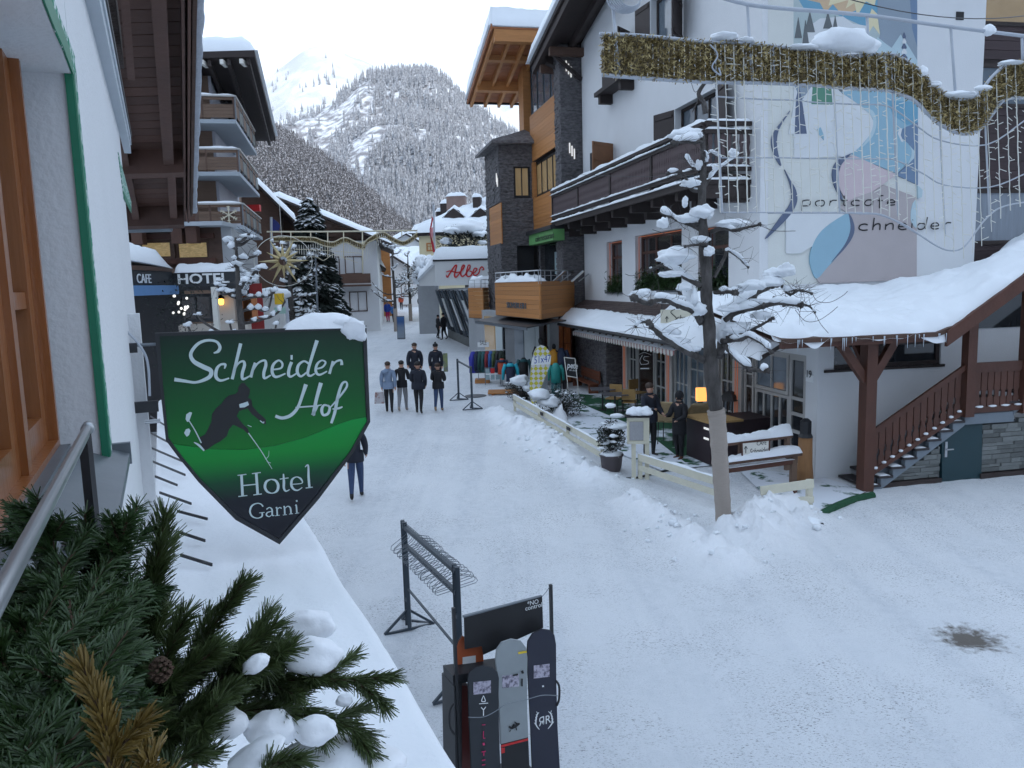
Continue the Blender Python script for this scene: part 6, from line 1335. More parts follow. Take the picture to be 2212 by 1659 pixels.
rad = [.12,.11,.115,.135,.118,.105,.10,.078,.066,.05,.042]
P = [Dp(x,y,TY) for x,y in tr]; PP = []; RR = []
for i in range(61):
 t = i/6; j = min(int(t),9); q = P[j].lerp(P[j+1],t-j); PP.append(q+Vector((noise.noise(q*1.7)*.035,noise.noise(q*1.9)*.03,0))); RR.append((rad[j]+(rad[j+1]-rad[j])*(t-j))*(1+.16*noise.noise(q*4)))
sm.tube(PP,RR,14)
limb(sm,TP(z1,[(870,790),(850,700),(825,650),(860,580)],-.1),.05,.03); limb(sm,TP(z1,[(825,650),(820,690),(780,780)],0),.02,.008,5)
trunk = sm.build('trunk',bark,mt)
wb_ = MB(); wb_.smooth = True
wp_ = [Dp(x,y,TY) for x,y in ((1566,1172),(1563,1120),(1558,1040),(1553,960),(1549,900),(1546,885))]
ww = []; wr = []
for i in range(41):
 t = i/40*(len(wp_)-1); j = min(int(t),len(wp_)-2); ww.append(wp_[j].lerp(wp_[j+1],t-j)); wr.append((.148,.146,.15,.155,.16,.166)[j]+(.006 if i%4==0 else -.003))
wb_.tube(ww,wr,18); wb_.build('burlap_wrap',wrap,mt)
limbs = [(z3,[(1265,950),(1170,800),(1140,730),(1100,710)],.5,.075,.04),(z3,[(1260,920),(1150,840),(1040,800),(930,765),(810,790),(700,760)],-.8,.055,.035),(z3,[(1270,655),(1130,590),(1000,520),(930,500),(840,530)],.6,.05,.025),
(z3,[(1270,1260),(1100,1170),(930,1060),(870,1000),(825,950)],-1.3,.07,.03),(z3,[(1240,200),(1150,150),(1000,90),(940,60)],.5,.04,.02),(z3,[(1340,215),(1450,190),(1560,200),(1730,160)],-.4,.045,.02),(z3,[(1310,380),(1300,325),(1200,325),(1130,340)],-.4,.04,.015),
(z3,[(1400,1230),(1430,1080),(1470,940),(1560,810),(1700,720),(1860,640)],.9,.085,.05),(z3,[(1450,940),(1560,865),(1720,830),(1880,800),(2060,815)],-.7,.055,.03),(z3,[(1420,1110),(1560,1090),(1650,1065),(1760,1130),(1830,1190)],-1,.05,.02),
(z3,[(1440,1130),(1530,1230),(1660,1330),(1790,1350)],-1.2,.05,.03),(z3,[(1360,590),(1440,430),(1470,370),(1570,440),(1640,510)],.4,.035,.012),(z3,[(1360,712),(1450,705),(1535,710)],-.4,.04,.03),(z3,[(1460,1080),(1690,995),(1835,920)],-.6,.035,.02),(z3,[(820,950),(760,955),(725,990)],-.2,.02,.01),(z3,[(1910,650),(1940,700),(2000,690),(2074,700)],0,.025,.015),(z3,[(1330,1080),(1250,900),(1230,800)],.7,.04,.02),
(z1,[(860,990),(760,985),(650,990)],-.4,.04,.03),(z1,[(850,1330),(770,1310),(700,1200),(610,1205)],-.3,.03,.02),(z1,[(830,1190),(770,1150),(735,1090)],.3,.03,.02),(z1,[(865,1300),(930,1200),(1030,1125),(1100,1070)],.3,.025,.012),(z1,[(850,1190),(880,1110),(860,1060)],-.2,.02,.015),(z1,[(860,1120),(900,1060),(980,1100)],.4,.02,.01),(z1,[(830,1560),(700,1540),(610,1490)],.4,.035,.02),(z4,[(110,660),(180,725),(260,690),(350,720)],.3,.03,.015),(z4,[(40,750),(190,800),(330,820),(380,870)],-.4,.03,.012)]
tw = MB()
for i,(f,pts,dy,r0,r1) in enumerate(limbs):
 m_ = MB(); m_.smooth = True; sp = limb(m_,TP(f,pts,dy),r0,r1)
 for q in sp[len(sp)//3::4]:m_.blob(q,(r1*1.7,)*3,7,5,.4,i)
 m_.blob(sp[-1],(r1*1.9,r1*1.9,r1*1.7),8,6,.4,i); m_.build('limb',bark,mt)
 rg = MB(); rg.smooth = True; run = []
 for j,q in enumerate(sp):
  nv = noise.noise(q*3+Vector((i,0,0)))
  if j>1 and nv>-.22:rr_ = (r1+.012)*(1.25+1.5*max(0,nv)); run.append((q+Vector((0,-.01,r1+rr_*.55)),rr_))
  if (nv<=-.22 or j==len(sp)-1) and len(run)>1:rs = [x[1]for x in run]; rs[0]*=.35; rs[-1]*=.35; rg.tube([x[0]for x in run],rs,8); run = []
 if rg.v:rg.build('snow_ridge',snow,mt)
 twigs(tw,sp,24,.36,i,.0045)
for pts in ([(z3,(1730,165)),(z3,(1850,210)),(z3,(2020,212))],[(z4,(360,720)),(z4,(400,780)),(z4,(500,790)),(z4,(600,740)),(z4,(645,700))],[(z4,(220,850)),(z4,(300,940)),(z4,(400,940)),(z4,(500,880)),(z4,(565,825))],[(z4,(340,820)),(z4,(390,900)),(z4,(430,970)),(z4,(490,1040))],[(z1,(860,580)),(z1,(800,640)),(z1,(770,570))],[(z3,(640,560)),(z3,(700,575)),(z3,(790,540))],[(z3,(860,200)),(z3,(950,230)),(z3,(1040,250))]):
 tw.tube(spline([tuple(Dp(*f(*p),TY-.3)) for f,p in pts],5),.005,4)
tw.build('twigs',bark,mt)['kind'] = 'stuff'
clumps = [(z3,950,150,48,42),(z3,1150,110,95,45),(z3,1262,60,82,66),(z3,1240,290,72,40),(z3,1040,420,140,85),(z3,822,250,38,26),(z3,1010,565,95,32),(z3,760,512,26,22),(z3,780,718,95,36),(z3,880,722,65,30),(z3,1115,670,62,42),(z3,1030,755,85,26),(z3,1500,155,130,42),(z3,1612,212,32,30),(z3,1940,530,66,62),(z3,1660,660,95,50),(z3,1810,630,110,52),(z3,1530,700,70,40),(z3,1490,840,110,40),(z3,1560,1000,120,62),(z3,1740,900,90,42),(z3,1700,790,130,28),
(z3,990,1020,85,45),(z3,1090,1110,80,38),(z3,1180,1170,60,26),(z3,1740,1310,34,20),(z3,1240,850,62,62),(z3,1640,1290,60,18),(z3,1200,760,30,70),(z3,1390,540,18,60),(z3,1440,1310,0,0),(z3,1260,1120,18,70),(z3,1320,380,40,45),(z3,1250,640,20,18),(z1,730,935,105,50),(z1,735,1095,34,44),(z1,825,1145,25,34),(z1,655,1160,46,34),(z1,765,1275,62,32),(z1,890,1350,32,30),(z1,728,1402,19,38),(z1,858,775,30,40),(z1,1060,1060,30,28),(z4,200,760,60,26),(z4,60,560,90,50),(z3,1400,1520,26,22),(z1,935,1165,18,26)]
for i,(f,x,y,rx,ry) in enumerate(clumps):
 if not rx or (i%2==1 and rx<70):continue
 if rx>60:ry*=.85
 k = (.3616 if f in (z3,z4) else.4219)*.737/1680*TY; c = Dp(*f(x,y),TY-.12+.25*noise.noise(Vector((i*3.3,0,0)))); m_ = MB(); m_.smooth = True
 n_ = max(2,int(rx/30)); rnd = random.Random(i)
 m_.blob(c,(rx*k,max(.07,min(rx,ry*1.6)*k*.85),ry*k),18,12,.26,i,.2)
 for j in range(n_):m_.blob(c+Vector((rnd.uniform(-.75,.75)*rx*k,rnd.uniform(-.05,.05),rnd.uniform(-.45,.25)*ry*k)),(rx*k*.45,max(.05,rx*k*.4),ry*k*.6),12,8,.35,i+j,.15)
 m_.build('snow_clump',snow,mt)
 # smaller pollard trees up the street
def pollard(label,px,ybase,ytop,Y,seed,spread=1.0,wrapm=None,group='pollarded street trees'):
 rnd = random.Random(seed); b = Dp(px,ybase,Y); b.z = gz(b.x,b.y); top = Dp(px-3,ytop,Y); top.x,top.y = b.x,b.y; h = top.z-b.z; t = thing('pollard_tree',label,'tree',tuple(b),group); m_ = MB(); m_.smooth = True
 m_.tube([b,b+Vector((.02,0,h*.35)),b+Vector((-.03,0,h*.7)),top],[.14,.12,.09,.03],8); m_.build('trunk',bark,t)
 if wrapm:w_ = MB(); w_.tube([b,b+Vector((.01,0,h*.25))],[.17,.17],10); w_.build('burlap_wrap',wrapm,t)
 tw = MB(); sn = MB(); sn.smooth = True; bm_ = MB(); bm_.smooth = True
 for i in range(26):
  z = h*rnd.uniform(.3,.98); a = i*2.4+rnd.random(); L = spread*h*rnd.uniform(.16,.30)*(1.25-z/h); s_ = b+Vector((0,0,z)); d = Vector((math.cos(a),math.sin(a)*.8,0))
  pts = [s_,s_+d*L*.4+Vector((0,0,.05*L)),s_+d*L*.8+Vector((0,0,L*rnd.uniform(.0,.4))),s_+d*L+Vector((0,0,L*rnd.uniform(.2,.7)))]
  sp = limb(bm_,[tuple(p) for p in pts],.05,.025,5); twigs(tw,sp,6,.4,seed*50+i,.009)
  for q in sp[3::2]:
   if rnd.random()<.7:sn.blob(q+Vector((0,0,.05)),(rnd.uniform(.07,.16),.09,rnd.uniform(.04,.10)),8,5,.35,i,.3)
 bm_.build('limbs',bark,t)['kind'] = 'stuff'; tw.build('twigs',bark,t)['kind'] = 'stuff'; sn.build('snow_clumps',snow,t)['kind'] = 'stuff'; return t
pollard('snow laden pollarded tree in front of the HOTEL sign',540,940,512,21.5,11,1.15)
pollard('snow laden pollarded tree behind the straw star',640,800,520,33,12,1.2)
pollard('bare pollarded tree standing mid street behind the blue advertising board',856,722,515,62,13,1.0,wrap)
pollard('slender pollarded tree to the right of the mid street tree, trunk wrapped',887,690,545,74,14,.8,wrap)
pollard('pale bushy pollarded tree left of the mid street tree',800,690,560,72,15,.9)
# spruce with snow
def spruce(label,px,ybase,ytop,Y,wpx,seed,n=2600,name='spruce_tree'):
 rnd = random.Random(seed); b = Dp(px,ybase,Y); b.z = gz(b.x,b.y); top = Dp(px,ytop,Y); h = top.z-b.z; R0 = wpx/2/1680*Y*1.15; t = thing(name,label,'tree',tuple(b)); m_ = MB(); m_.tube([b,top],[.18,.02],8); m_.build('trunk',bark,t)
 g = MB(); s = MB()
 for i in range(n):
  f = 1-math.sqrt(rnd.random()); z = h*(.06+.94*f); r = R0*(1-f)**.85*(.75+.4*noise.noise(Vector((z*1.1,seed,0))))+.05; a = rnd.uniform(0,6.283); q = math.sqrt(rnd.random()); c = b+Vector((r*q*math.cos(a),r*q*math.sin(a),z-r*q*.35))
  d = Vector((math.cos(a),math.sin(a),-.35))*rnd.uniform(.2,.5); w_ = Vector((-math.sin(a),math.cos(a),0))*rnd.uniform(.08,.2); tgt = g
  g.add([c-w_,c+w_,c+d+w_*.4,c+d*1.2-Vector((0,0,.05)),c+d-w_*.4],[(0,1,2,3,4)]); g.add([c+Vector((0,0,-.02)),c+d*.6+Vector((0,0,-.28)),c+d],[(0,1,2)])
  if noise.noise(Vector((c.x*.9,c.y*.9,c.z*1.1)))>.02 and q>.35:o = Vector((0,0,.05)); s.add([c-w_*1.1+o,c+w_*1.1+o,c+d*.95+w_*.5+o*1.4,c+d*1.05+o*.6,c+d*.95-w_*.5+o*1.4],[(0,1,2,3,4)])
 g.build('needles',mat('spruce_needles_'+str(seed),(.016,.026,.02),.8,.5,3),t)['kind'] = 'stuff'; s.build('snow_on_boughs',snow,t)['kind'] = 'stuff'; return t
spruce('tall dark spruce dusted with snow behind the straw star and garland',686,760,425,46,190,1,9000)
spruce('low wide spruce at the foot of the tall one',655,760,560,44,110,2,2600)
# snow capped evergreen above the store
eg = thing('evergreen_tree','round dark evergreen with a thick snow cap above the store roof','tree',tuple(Dp(*z9(1220,760),56)))
c = Dp(*z9(1210,680),56); m_ = MB(); rnd = random.Random(5)
for i in range(1500):
 d = Vector((rnd.gauss(0,1),rnd.gauss(0,1),rnd.gauss(0,1))).normalized(); q = c+Vector((d.x*2.0,d.y*1.2,d.z*1.05))*rnd.uniform(.5,1.05); e = d*.22+Vector((0,0,rnd.uniform(-.1,.15))); w_ = d.cross(Vector((.3,.2,1))).normalized()*.1; m_.add([q-w_,q+w_,q+e],[(0,1,2)])
m_.build('foliage',mat('yew_foliage',(.012,.016,.013),.8,.5,3),eg)['kind'] = 'stuff'; m_ = MB(); m_.tube([c+Vector((0,0,-4.5)),c],[.2,.1],8); m_.build('trunk',bark,eg)
m_ = MB(); m_.smooth = True
for x,y,rx,rz in ((1230,560,1.1,.55),(1090,590,.7,.35),(1340,620,.6,.3),(1020,690,.4,.3),(1370,700,.35,.2)):m_.blob(Dp(*z9(x,y),55.6),(rx,.9,rz),14,9,.2,x,.4)
m_.build('snow_cap',snow,eg)
# snowy hedge left of the store
sh_ = thing('snowy_bushes','row of bushes buried in snow left of the store fascia','bushes',tuple(Dp(*z9(820,1000),60))); m_ = MB(); m_.smooth = True; rnd = random.Random(9)
for i in range(46):m_.blob(Dp(*z9(rnd.uniform(730,915),rnd.uniform(860,1060)),rnd.uniform(58,62)),(rnd.uniform(.2,.5),.4,rnd.uniform(.15,.4)),8,6,.4,i)
m_.build('snow_mass',snow,sh_)['kind'] = 'stuff'; m_ = MB()
for i in range(300):q = Dp(*z9(rnd.uniform(730,915),rnd.uniform(860,1060)),59); m_.bar(q,q+Vector((rnd.gauss(0,.2),-.2,rnd.gauss(0,.2))),.03)
m_.build('twigs',bark,sh_)['kind'] = 'stuff'
# ============================================================ GARLANDS
def garland(label,fr,f,top,band_t,band_b,strings,curve,posts,rods,r=.02,gm=None,tin=5000,sdx=.6,beads=None,group='christmas light garlands'):
 t = thing('light_garland',label,'garland',tuple(fr.P(*fr.hit(*f(*top[0])))),group); galv = gm or MATS['galvanised_tube']; H = lambda p,d=0:fr.P(*fr.hit(*f(*p),d),d)
 m_ = MB(); m_.smooth = True
 for k,pts in enumerate((top,band_t,band_b)):
  if pts:m_ = MB(); m_.smooth = True; m_.tube([H(p) for p in spline(pts,4)],r if k else r*1.1,8); m_.build('rail',galv,t)
 for a,b in posts:m_ = MB(); m_.smooth = True; m_.tube([H(a),H(b)],r*.8,7); m_.build('post',galv,t)
 for pts in rods:m_ = MB(); m_.smooth = True; m_.tube([H(p) for p in spline(pts,4)],r*.42,6); m_.build('rod',galv,t)
 bt,bb = [fr.hit(*f(*p)) for p in spline(band_t,5)],[fr.hit(*f(*p)) for p in spline(band_b,5)]
 bt.sort(); bb.sort(); rnd = random.Random(3); m_ = MB(); u0,u1 = max(bt[0][0],bb[0][0]),min(bt[-1][0],bb[-1][0]); s = sdx*r
 for i in range(tin):
  u = rnd.uniform(u0,u1); a,b = lerpf(bb,u),lerpf(bt,u); z = rnd.uniform(a,b); c = fr.P(u,z,rnd.uniform(-.04,.04)*r/.02); v = Vector((rnd.gauss(0,1),rnd.gauss(0,1),rnd.gauss(0,1))).normalized()*s*1.6; w_ = v.cross(Vector((rnd.gauss(0,1),rnd.gauss(0,1),rnd.gauss(0,1)))).normalized()*s*.22; m_.add([c-w_,c+w_,c+v+w_,c+v-w_],[(0,1,2,3)])
 m_.build('tinsel',gold,t)['kind'] = 'stuff'
 n = int(abs(u1-u0)/(r*3))
 m_ = MB()
 for i in range(n):u = u0+(u1-u0)*(i+.5)/n; a,b = lerpf(bb,u),lerpf(bt,u); m_.fb(fr,u,u+r*2.2,a+r,b-r,-r*.4,r*.2)
 m_.build('tinsel_core',mat('dark_tinsel'+str(tin),(.10,.07,.025),.6,.6,40),t)['kind'] = 'stuff'
 return t,H
g0_ = Dp(1300,120,9.0); GF = Fr(g0_.x,g0_.y,16); zg = ZS(0,0,1/.73733)
a1 = lambda x,y:z1(x,y); P1 = lambda*p:[z1(*q) for q in p]; P2 = lambda*p:[z2(*q) for q in p]
ident = lambda x,y:(x,y)
topl = P1((900,-40),(1160,30),(1420,60))+P2((200,75),(600,110),(1100,180),(1659,250),(1800,265))
bt = P1((135,235),(460,250),(860,290),(1160,300),(1500,340))+P2((200,345),(400,390),(690,375),(800,400),(920,480),(1040,600),(1190,690),(1330,660),(1440,530),(1540,450),(1680,430),(1800,450))
bb_ = P1((150,520),(460,545),(900,570),(1240,575),(1600,590))+P2((200,590),(400,610),(690,625),(800,655),(900,700),(1000,800),(1100,880),(1230,930),(1350,900),(1450,780),(1530,690),(1680,680),(1800,700))
gt,GH = garland('large tinsel wave garland with hanging light strings in the upper right',GF,ident,topl,bt,bb_,None,None,
[(z1(225,40),z1(270,530)),(z1(1160,30),z1(1190,580)),(z2(570,110),z2(590,620)),(z2(1150,185),z2(1185,690)),(z2(1645,240),z2(1650,440)),(z2(320,350),z2(350,600)),(z1(1335,320),z1(1345,590)),(z2(690,380),z2(715,640))],
[P1((940,670),(1260,690),(1500,695))+P2((200,710),(500,725),(720,740),(910,870),(1080,975),(1400,1005),(1659,840),(1750,790)),P1((980,1095),(1400,1095))+P2((200,1100),(600,1103),(760,1110),(950,1200),(1110,1285),(1420,1300),(1659,1210)),P1((980,1475),(1300,1475))+P2((0,1475),(400,1475),(600,1480),(720,1510),(980,1659))],r=.022,tin=17000,sdx=1.25)
# curved lower rod + scaffold verticals
m_ = MB(); m_.smooth = True; m_.tube([GF.P(*GF.hit(*z4(*p))) for p in spline([(0,66),(600,66),(750,72),(900,80),(1100,160),(1260,265),(1400,350),(1500,372),(1590,340),(1690,210),(1750,130),(1850,40),(1960,0),(2074,-20)],5)],.011,6); m_.build('rod',galv,gt)
wirem = mat('pale_light_cable',(.68,.67,.61),.6,.1,9)
rnd = random.Random(6)
lowp = [(-999,1475)]
def low_y(x):
 return lerpf([(-600,1475),(600,1478),(720,1515),(900,1600),(1100,1740),(1200,1800),(1330,1700),(1430,1540),(1500,1470),(1600,1430),(1800,1400)],x)
def up_y(x):return lerpf([(-600,300),(-200,320),(200,345),(690,375),(800,400),(920,480),(1040,600),(1190,690),(1330,660),(1440,530),(1540,450),(1800,440)],x)
x = -497
while x<1760:
 yb = low_y(x); ya = up_y(x); n = 26; pts = []
 lean = 38*(x+100)/1500
 for j in range(n+1):
  yy = ya+(yb-ya)*j/n; xx = x+14+(36-0.0)*j/n*.9+5*noise.noise(Vector((x,j*.8,0))); pts.append(GF.P(*GF.hit(*z2(xx,yy),.03),.03))
 main = rnd.random()<.22; m_ = MB(); m_.tube(pts,.008 if main else.0052,4); L = 0
 for j in range(1,n):
  if rnd.random()<.62:
   sgn = rnd.choice((-1,1)); d = (GF.u*sgn+GF.k*rnd.uniform(-.6,.6)+GF.n*rnd.uniform(-.3,.5)).normalized()*rnd.uniform(.05,.10); m_.tube([pts[j],pts[j]+d],.005,4)
 m_.build('light_string',wirem,gt); x+=rnd.uniform(58,68)
for xs_,ya,yb in ((330,400,1480),(1065,630,1640),(1380,640,1500),(735,400,1500)):
 m_ = MB(); m_.tube([GF.P(*GF.hit(*z2(xs_,ya))),GF.P(*GF.hit(*z2(xs_+50*(yb-ya)/1100,yb)))],.012,6); m_.build('rod',galv,gt)
m_ = MB(); m_.tube([GF.P(*GF.hit(*z1(930,290))),GF.P(*GF.hit(*z1(985,1475)))],.013,6); m_.build('rod',galv,gt)
for f,x,y,rx,ry,d in ((z2,400,290,215,95,.0),(z2,560,330,90,60,.0),(z1,1000,260,90,32,0),(z1,1150,280,60,20,0),(z2,1190,665,130,28,0),(z2,1420,215,45,45,.02),(z2,960,500,30,40,.03),(z2,100,335,120,18,0),(z2,1560,440,90,18,0),(z2,1030,590,60,25,0),(z2,1370,615,60,25,0)):
 k = .311/1680*9.8; c = GF.P(*GF.hit(*f(x,y),d),d); m_ = MB(); m_.smooth = True; m_.blob(c,(rx*k,min(.16,rx*k*.7),ry*k),20,12,.16,int(x),.3); m_.build('snow_clump',snow,gt)
m_ = MB(); m_.smooth = True
for k in range(7):
 c = GF.hit(*z1(300,20),.05); rr_ = .20-.013*k; m_.tube([GF.P(c[0]+rr_*math.cos(a/3)*1.0+.01*k,c[1]+rr_*.75*math.sin(a/3)+.04,.05+.008*k) for a in range(19)],.007,5,closed=True)
m_.build('cable_coil',galv,gt)['kind'] = 'stuff'
for pts in ([(900,310),(945,360),(950,400),(915,460),(940,500),(975,520),(960,470)],):m_ = MB(); m_.tube([GF.P(*GF.hit(*z1(*p),.06),.06) for p in spline(pts,4)],.010,5); m_.build('cable',galv,gt)
# overhead cables
for i,(p,q,Ya_,Yb_,sag) in enumerate(((z2(330,-40),z2(1659,110),11,14,.15),(z1(0,1212),z1(900,1212),24,18,.05),(zN(480,1380),zN(1629,1440),40,34,.3))):
 a,b = Dp(*p,Ya_),Dp(*q,Yb_); m_ = MB(); m_.tube([a.lerp(b,t/10)-Vector((0,0,sag*4*t/10*(1-t/10))) for t in range(11)],.006 if i else.008,4); o = m_.build('overhead_cable',black_metal); tag(o,['thin dark cable crossing the mural at the top right','thin cable running level across the balcony','thin cable spanning the street before the mountain'][i],'cable')
 # second garland up the street
g2 = Dp(*zC(1320,440),40); G2 = Fr(g2.x,g2.y,12); C9 = lambda*p:[z9(*q) for q in p]; CC = lambda*p:[zC(*q) for q in p]
gt2,_ = garland('pale gold wave garland hung across the middle of the street',G2,ident,CC((1285,375),(1700,375),(2212,370))+C9((350,585),(740,582)),
CC((1320,425),(1500,420),(1680,425),(1760,450),(1850,465),(1950,425),(2050,465),(2120,480))+C9((200,720),(280,650),(400,600),(500,650),(600,690),(680,650),(740,600)),
CC((1320,458),(1500,455),(1680,460),(1760,490),(1850,505),(1950,465),(2050,510),(2120,525))+C9((200,755),(280,690),(400,645),(500,690),(600,725),(680,690),(740,640)),None,None,
[(zC(x,375),zC(x,y)) for x,y in ((1325,460),(1490,590),(1660,460),(1805,590),(1940,600),(2100,690))]+[(z9(x,585),z9(x+4,y)) for x,y in ((205,1000),(345,690),(585,640))],[CC((1500,590),(1700,590),(1770,620),(1850,570),(1950,600),(2060,640)),CC((1420,520),(1700,530),(1850,540),(2100,560))],r=.035,gm=mat('pale_gold_tube',(.68,.62,.46),.6,.1),tin=7000,sdx=.9)
for i in range(34):x = 1400+i*20; m_ = MB(); ya = 470+20*math.sin(x/60); m_.tube([G2.P(*G2.hit(*zC(x,ya))),G2.P(*G2.hit(*zC(x+4,ya+110+30*math.sin(x/90))))],.014,4); m_.build('light_string',wirem,gt2)
for i in range(12):x = 215+i*18; m_ = MB(); m_.tube([G2.P(*G2.hit(*z9(x,740-i*8))),G2.P(*G2.hit(*z9(x+3,900-i*22)))],.014,4); m_.build('light_string',wirem,gt2)
# straw star
sc = Dp(*zC(1425,625),31); st_ = thing('straw_star','big pale gold straw star hanging between the pollard trees','star',tuple(sc)); sF = Fr(sc.x,sc.y,5,sc.z); strawm = mat('straw_gold',(.55,.45,.24),.6,.25,6)
for k in range(12):
 a = k*math.pi/6; r = 1.0 if k%2==0 else.72; m_ = MB(); b0_ = .13
 p = [sF.P(math.cos(a+s_)*b0_*1.4,math.sin(a+s_)*b0_*1.4,dd) for s_,dd in ((-.5,0),(0,.12),(.5,0),(0,-.12))]; tip = sF.P(math.cos(a)*r,math.sin(a)*r,0); m_.add(p+[tip],[(0,1,4),(1,2,4),(2,3,4),(3,0,4)]); m_.build('ray',strawm,st_)
m_ = MB(); m_.tube([sF.P(1.12*math.cos(a/6),.98*math.sin(a/6),0) for a in range(38)],.012,4,closed=True); m_.tube([sF.P(0,1,0),sF.P(0,2.6,0)],.008,4); m_.build('hoop',wirem,st_)
# street lamp pole and small signs
lp = Dp(zC(1712,1080)[0],zC(1712,1080)[1],40); lp.z = gz(lp.x,lp.y); t = thing('street_lamp','thin dark street lamp pole in front of the spruce','street lamp',tuple(lp)); m_ = MB(); m_.tube([lp,Dp(*zC(1700,600),40)],[.07,.045],8); m_.build('pole',zinc,t); m_ = MB(); q = Dp(*zC(1690,680),39.8); m_.bar(q+Vector((-.4,0,0)),q+Vector((.25,0,0)),.06); m_.build('arm',zinc,t)
yl = Dp(*zC(1395,950),27); t = thing('yellow_sign','small yellow box sign with a pale plate under the snowy tree','sign',(yl.x,yl.y,.6)); m_ = MB(); m_.box(yl.x-.16,yl.x+.16,yl.y-.06,yl.y,yl.z-.18,yl.z+.2); m_.build('yellow_box',mat('yellow_paint',(.75,.50,.03),.5,.05),t); m_ = MB(); m_.box(yl.x-.2,yl.x+.2,yl.y-.06,yl.y-.02,yl.z-.5,yl.z-.28); m_.build('plate',mat('pale_green_plate',(.35,.55,.48),.6),t); m_ = MB(); m_.tube([(yl.x+.3,yl.y,.6),(yl.x+.22,yl.y,yl.z)],.06,6); m_.build('pole',galv,t)
# kiosk board with snow cap, red figure banner
kq = Dp(*zC(1315,1000),28); t = thing('notice_stand','white notice stand with a snow covered top beside the yellow sign','notice stand',(kq.x,kq.y,.6)); m_ = MB(); m_.box(kq.x-.55,kq.x+.5,kq.y-.1,kq.y+.3,.6,kq.z+.25); m_.build('stand',store_white,t); m_ = MB(); m_.smooth = True; m_.blob((kq.x,kq.y+.1,kq.z+.35),(.75,.4,.25),14,8,.2,3,.5); m_.build('snow_cap',snow,t)
rq = Dp(*zC(1200,1010),26); t = thing('red_banner','narrow red banner hanging between the snowy trees','banner',tuple(rq)); m_ = MB(); m_.box(rq.x-.22,rq.x+.2,rq.y,rq.y+.05,rq.z-.9,rq.z+.75); m_.build('cloth',mat('dull_red',(.28,.03,.03),.7,.3),t); m_ = MB(); m_.tube([(rq.x-.25,rq.y,.55),(rq.x-.25,rq.y,rq.z+1)],.03,6); m_.build('pole',black_metal,t)
# low garden wall layers and benches behind the sign
for i,(x,y,Y) in enumerate(((1500,1110,34),(1560,1050,38))):
 q = Dp(*zC(x,y),Y); q.z = gz(q.x,q.y); t = thing('garden_bench','grey slatted bench half buried in snow, '+('nearer' if i==0 else 'farther')+' of the two by the spruce','bench',tuple(q)); f = Fr(q.x,q.y,-20)
 for k in range(4):piece('slat',zinc,t,f.M(-.9,.9,q.z+.45+k*.12,q.z+.53+k*.12,-.3,-.26))
 for u in (-.8,.75):m_ = MB(); m_.fb(f,u,u+.06,q.z,q.z+.95,-.35,.2); m_.build('leg',black_metal,t)
 snowpad('snow',bil(f.P(-.95,q.z+.42,-.3),f.P(.95,q.z+.42,-.3),f.P(.95,q.z+.42,.25),f.P(-.95,q.z+.42,.25)),14,6,.25,snow,t,i)
 # ============================================================ STREET FURNITURE
zR = ZS(1100,1500,600/1327); z7 = ZS(1050,950,700/2212); zE = ZS(1600,1100,850/2212)
navy_metal = mat('dark_blue_steel',(.035,.05,.066),.45,.25,9)
def gl(p):p = Vector(p); return Vector((p.x,p.y,gheight(p.x,p.y)[0]))
def stand_post(t,b,h,dirv,name='post'):
 m_ = MB(); s_ = dirv.normalized()*.055
 for sg_ in (-1,1):m_.bar(b+s_*sg_+Vector((0,0,.05)),b+s_*sg_+Vector((0,0,h)),.05)
 for z in (.28,.62,.98):m_.bar(b-s_+Vector((0,0,h*z)),b+s_+Vector((0,0,h*z)),.045)
 m_.build(name,navy_metal,t); m_ = MB(); c = Vector((-dirv.y,dirv.x,0)).normalized(); d = dirv.normalized()
 e = [b+c*.36+d*.05,b-c*.36+d*.05,b-d*.30]
 for q in e:m_.bar(q+Vector((0,0,.03)),b+Vector((0,0,.30)),.03)
 m_.bar(e[0]+Vector((0,0,.03)),e[1]+Vector((0,0,.03)),.03); m_.bar(e[0]+Vector((0,0,.03)),e[2]+Vector((0,0,.03)),.03); m_.build('foot',navy_metal,t)
def rack(label,ba,bb,ha,hb,full=True):
 t = thing('clothes_rack',label,'clothes rack',tuple(ba),'steel clothes racks on the street'); d = (bb-ba); d.z = 0
 stand_post(t,ba,ha,d); stand_post(t,bb,hb,d); U = Vector((0,0,1)); m_ = MB(); m_.bar(ba+U*(ha-.07),bb+U*(hb-.07),.05); m_.build('top_bar',navy_metal,t)
 if full:
  m_ = MB(); m_.bar(ba+U*(ha-.33),bb+U*(hb-.33),.05); m_.build('lower_bar',navy_metal,t); m_ = MB(); m_.bar(ba+U*.62,bb+U*.58,.025); m_.build('tie_rod',navy_metal,t)
 return t
ba = gl(G(*zR(215,752))); hb_ = Dp(*zR(190,60),ba.y).z-ba.z
nb = gl(G(*zR(553,1200))); hn = Dp(*zR(540,345),nb.y).z-nb.z
rack('clothes rack in the foreground with empty wire hangers on its bar',ba,nb,hb_,hn)
hm_ = MB(); hm_.smooth = True
P = [(0,0,0),(.0,.0,-.04),(.0,.02,-.07),(0,.21,-.15),(0,.225,-.19),(0,.20,-.205),(0,-.20,-.205),(0,-.225,-.19),(0,-.21,-.15),(0,-.02,-.07),(0,0,-.045)]
hm_.tube([(0,.03,-.01),(0,.035,.02),(0,.015,.045),(0,-.015,.04),(0,-.01,.01),(0,0,-.03)],.0035,4); hm_.tube([Vector(p) for p in P],.0035,4)
dn = (nb-ba); an = math.atan2(dn.y,dn.x); N = 24
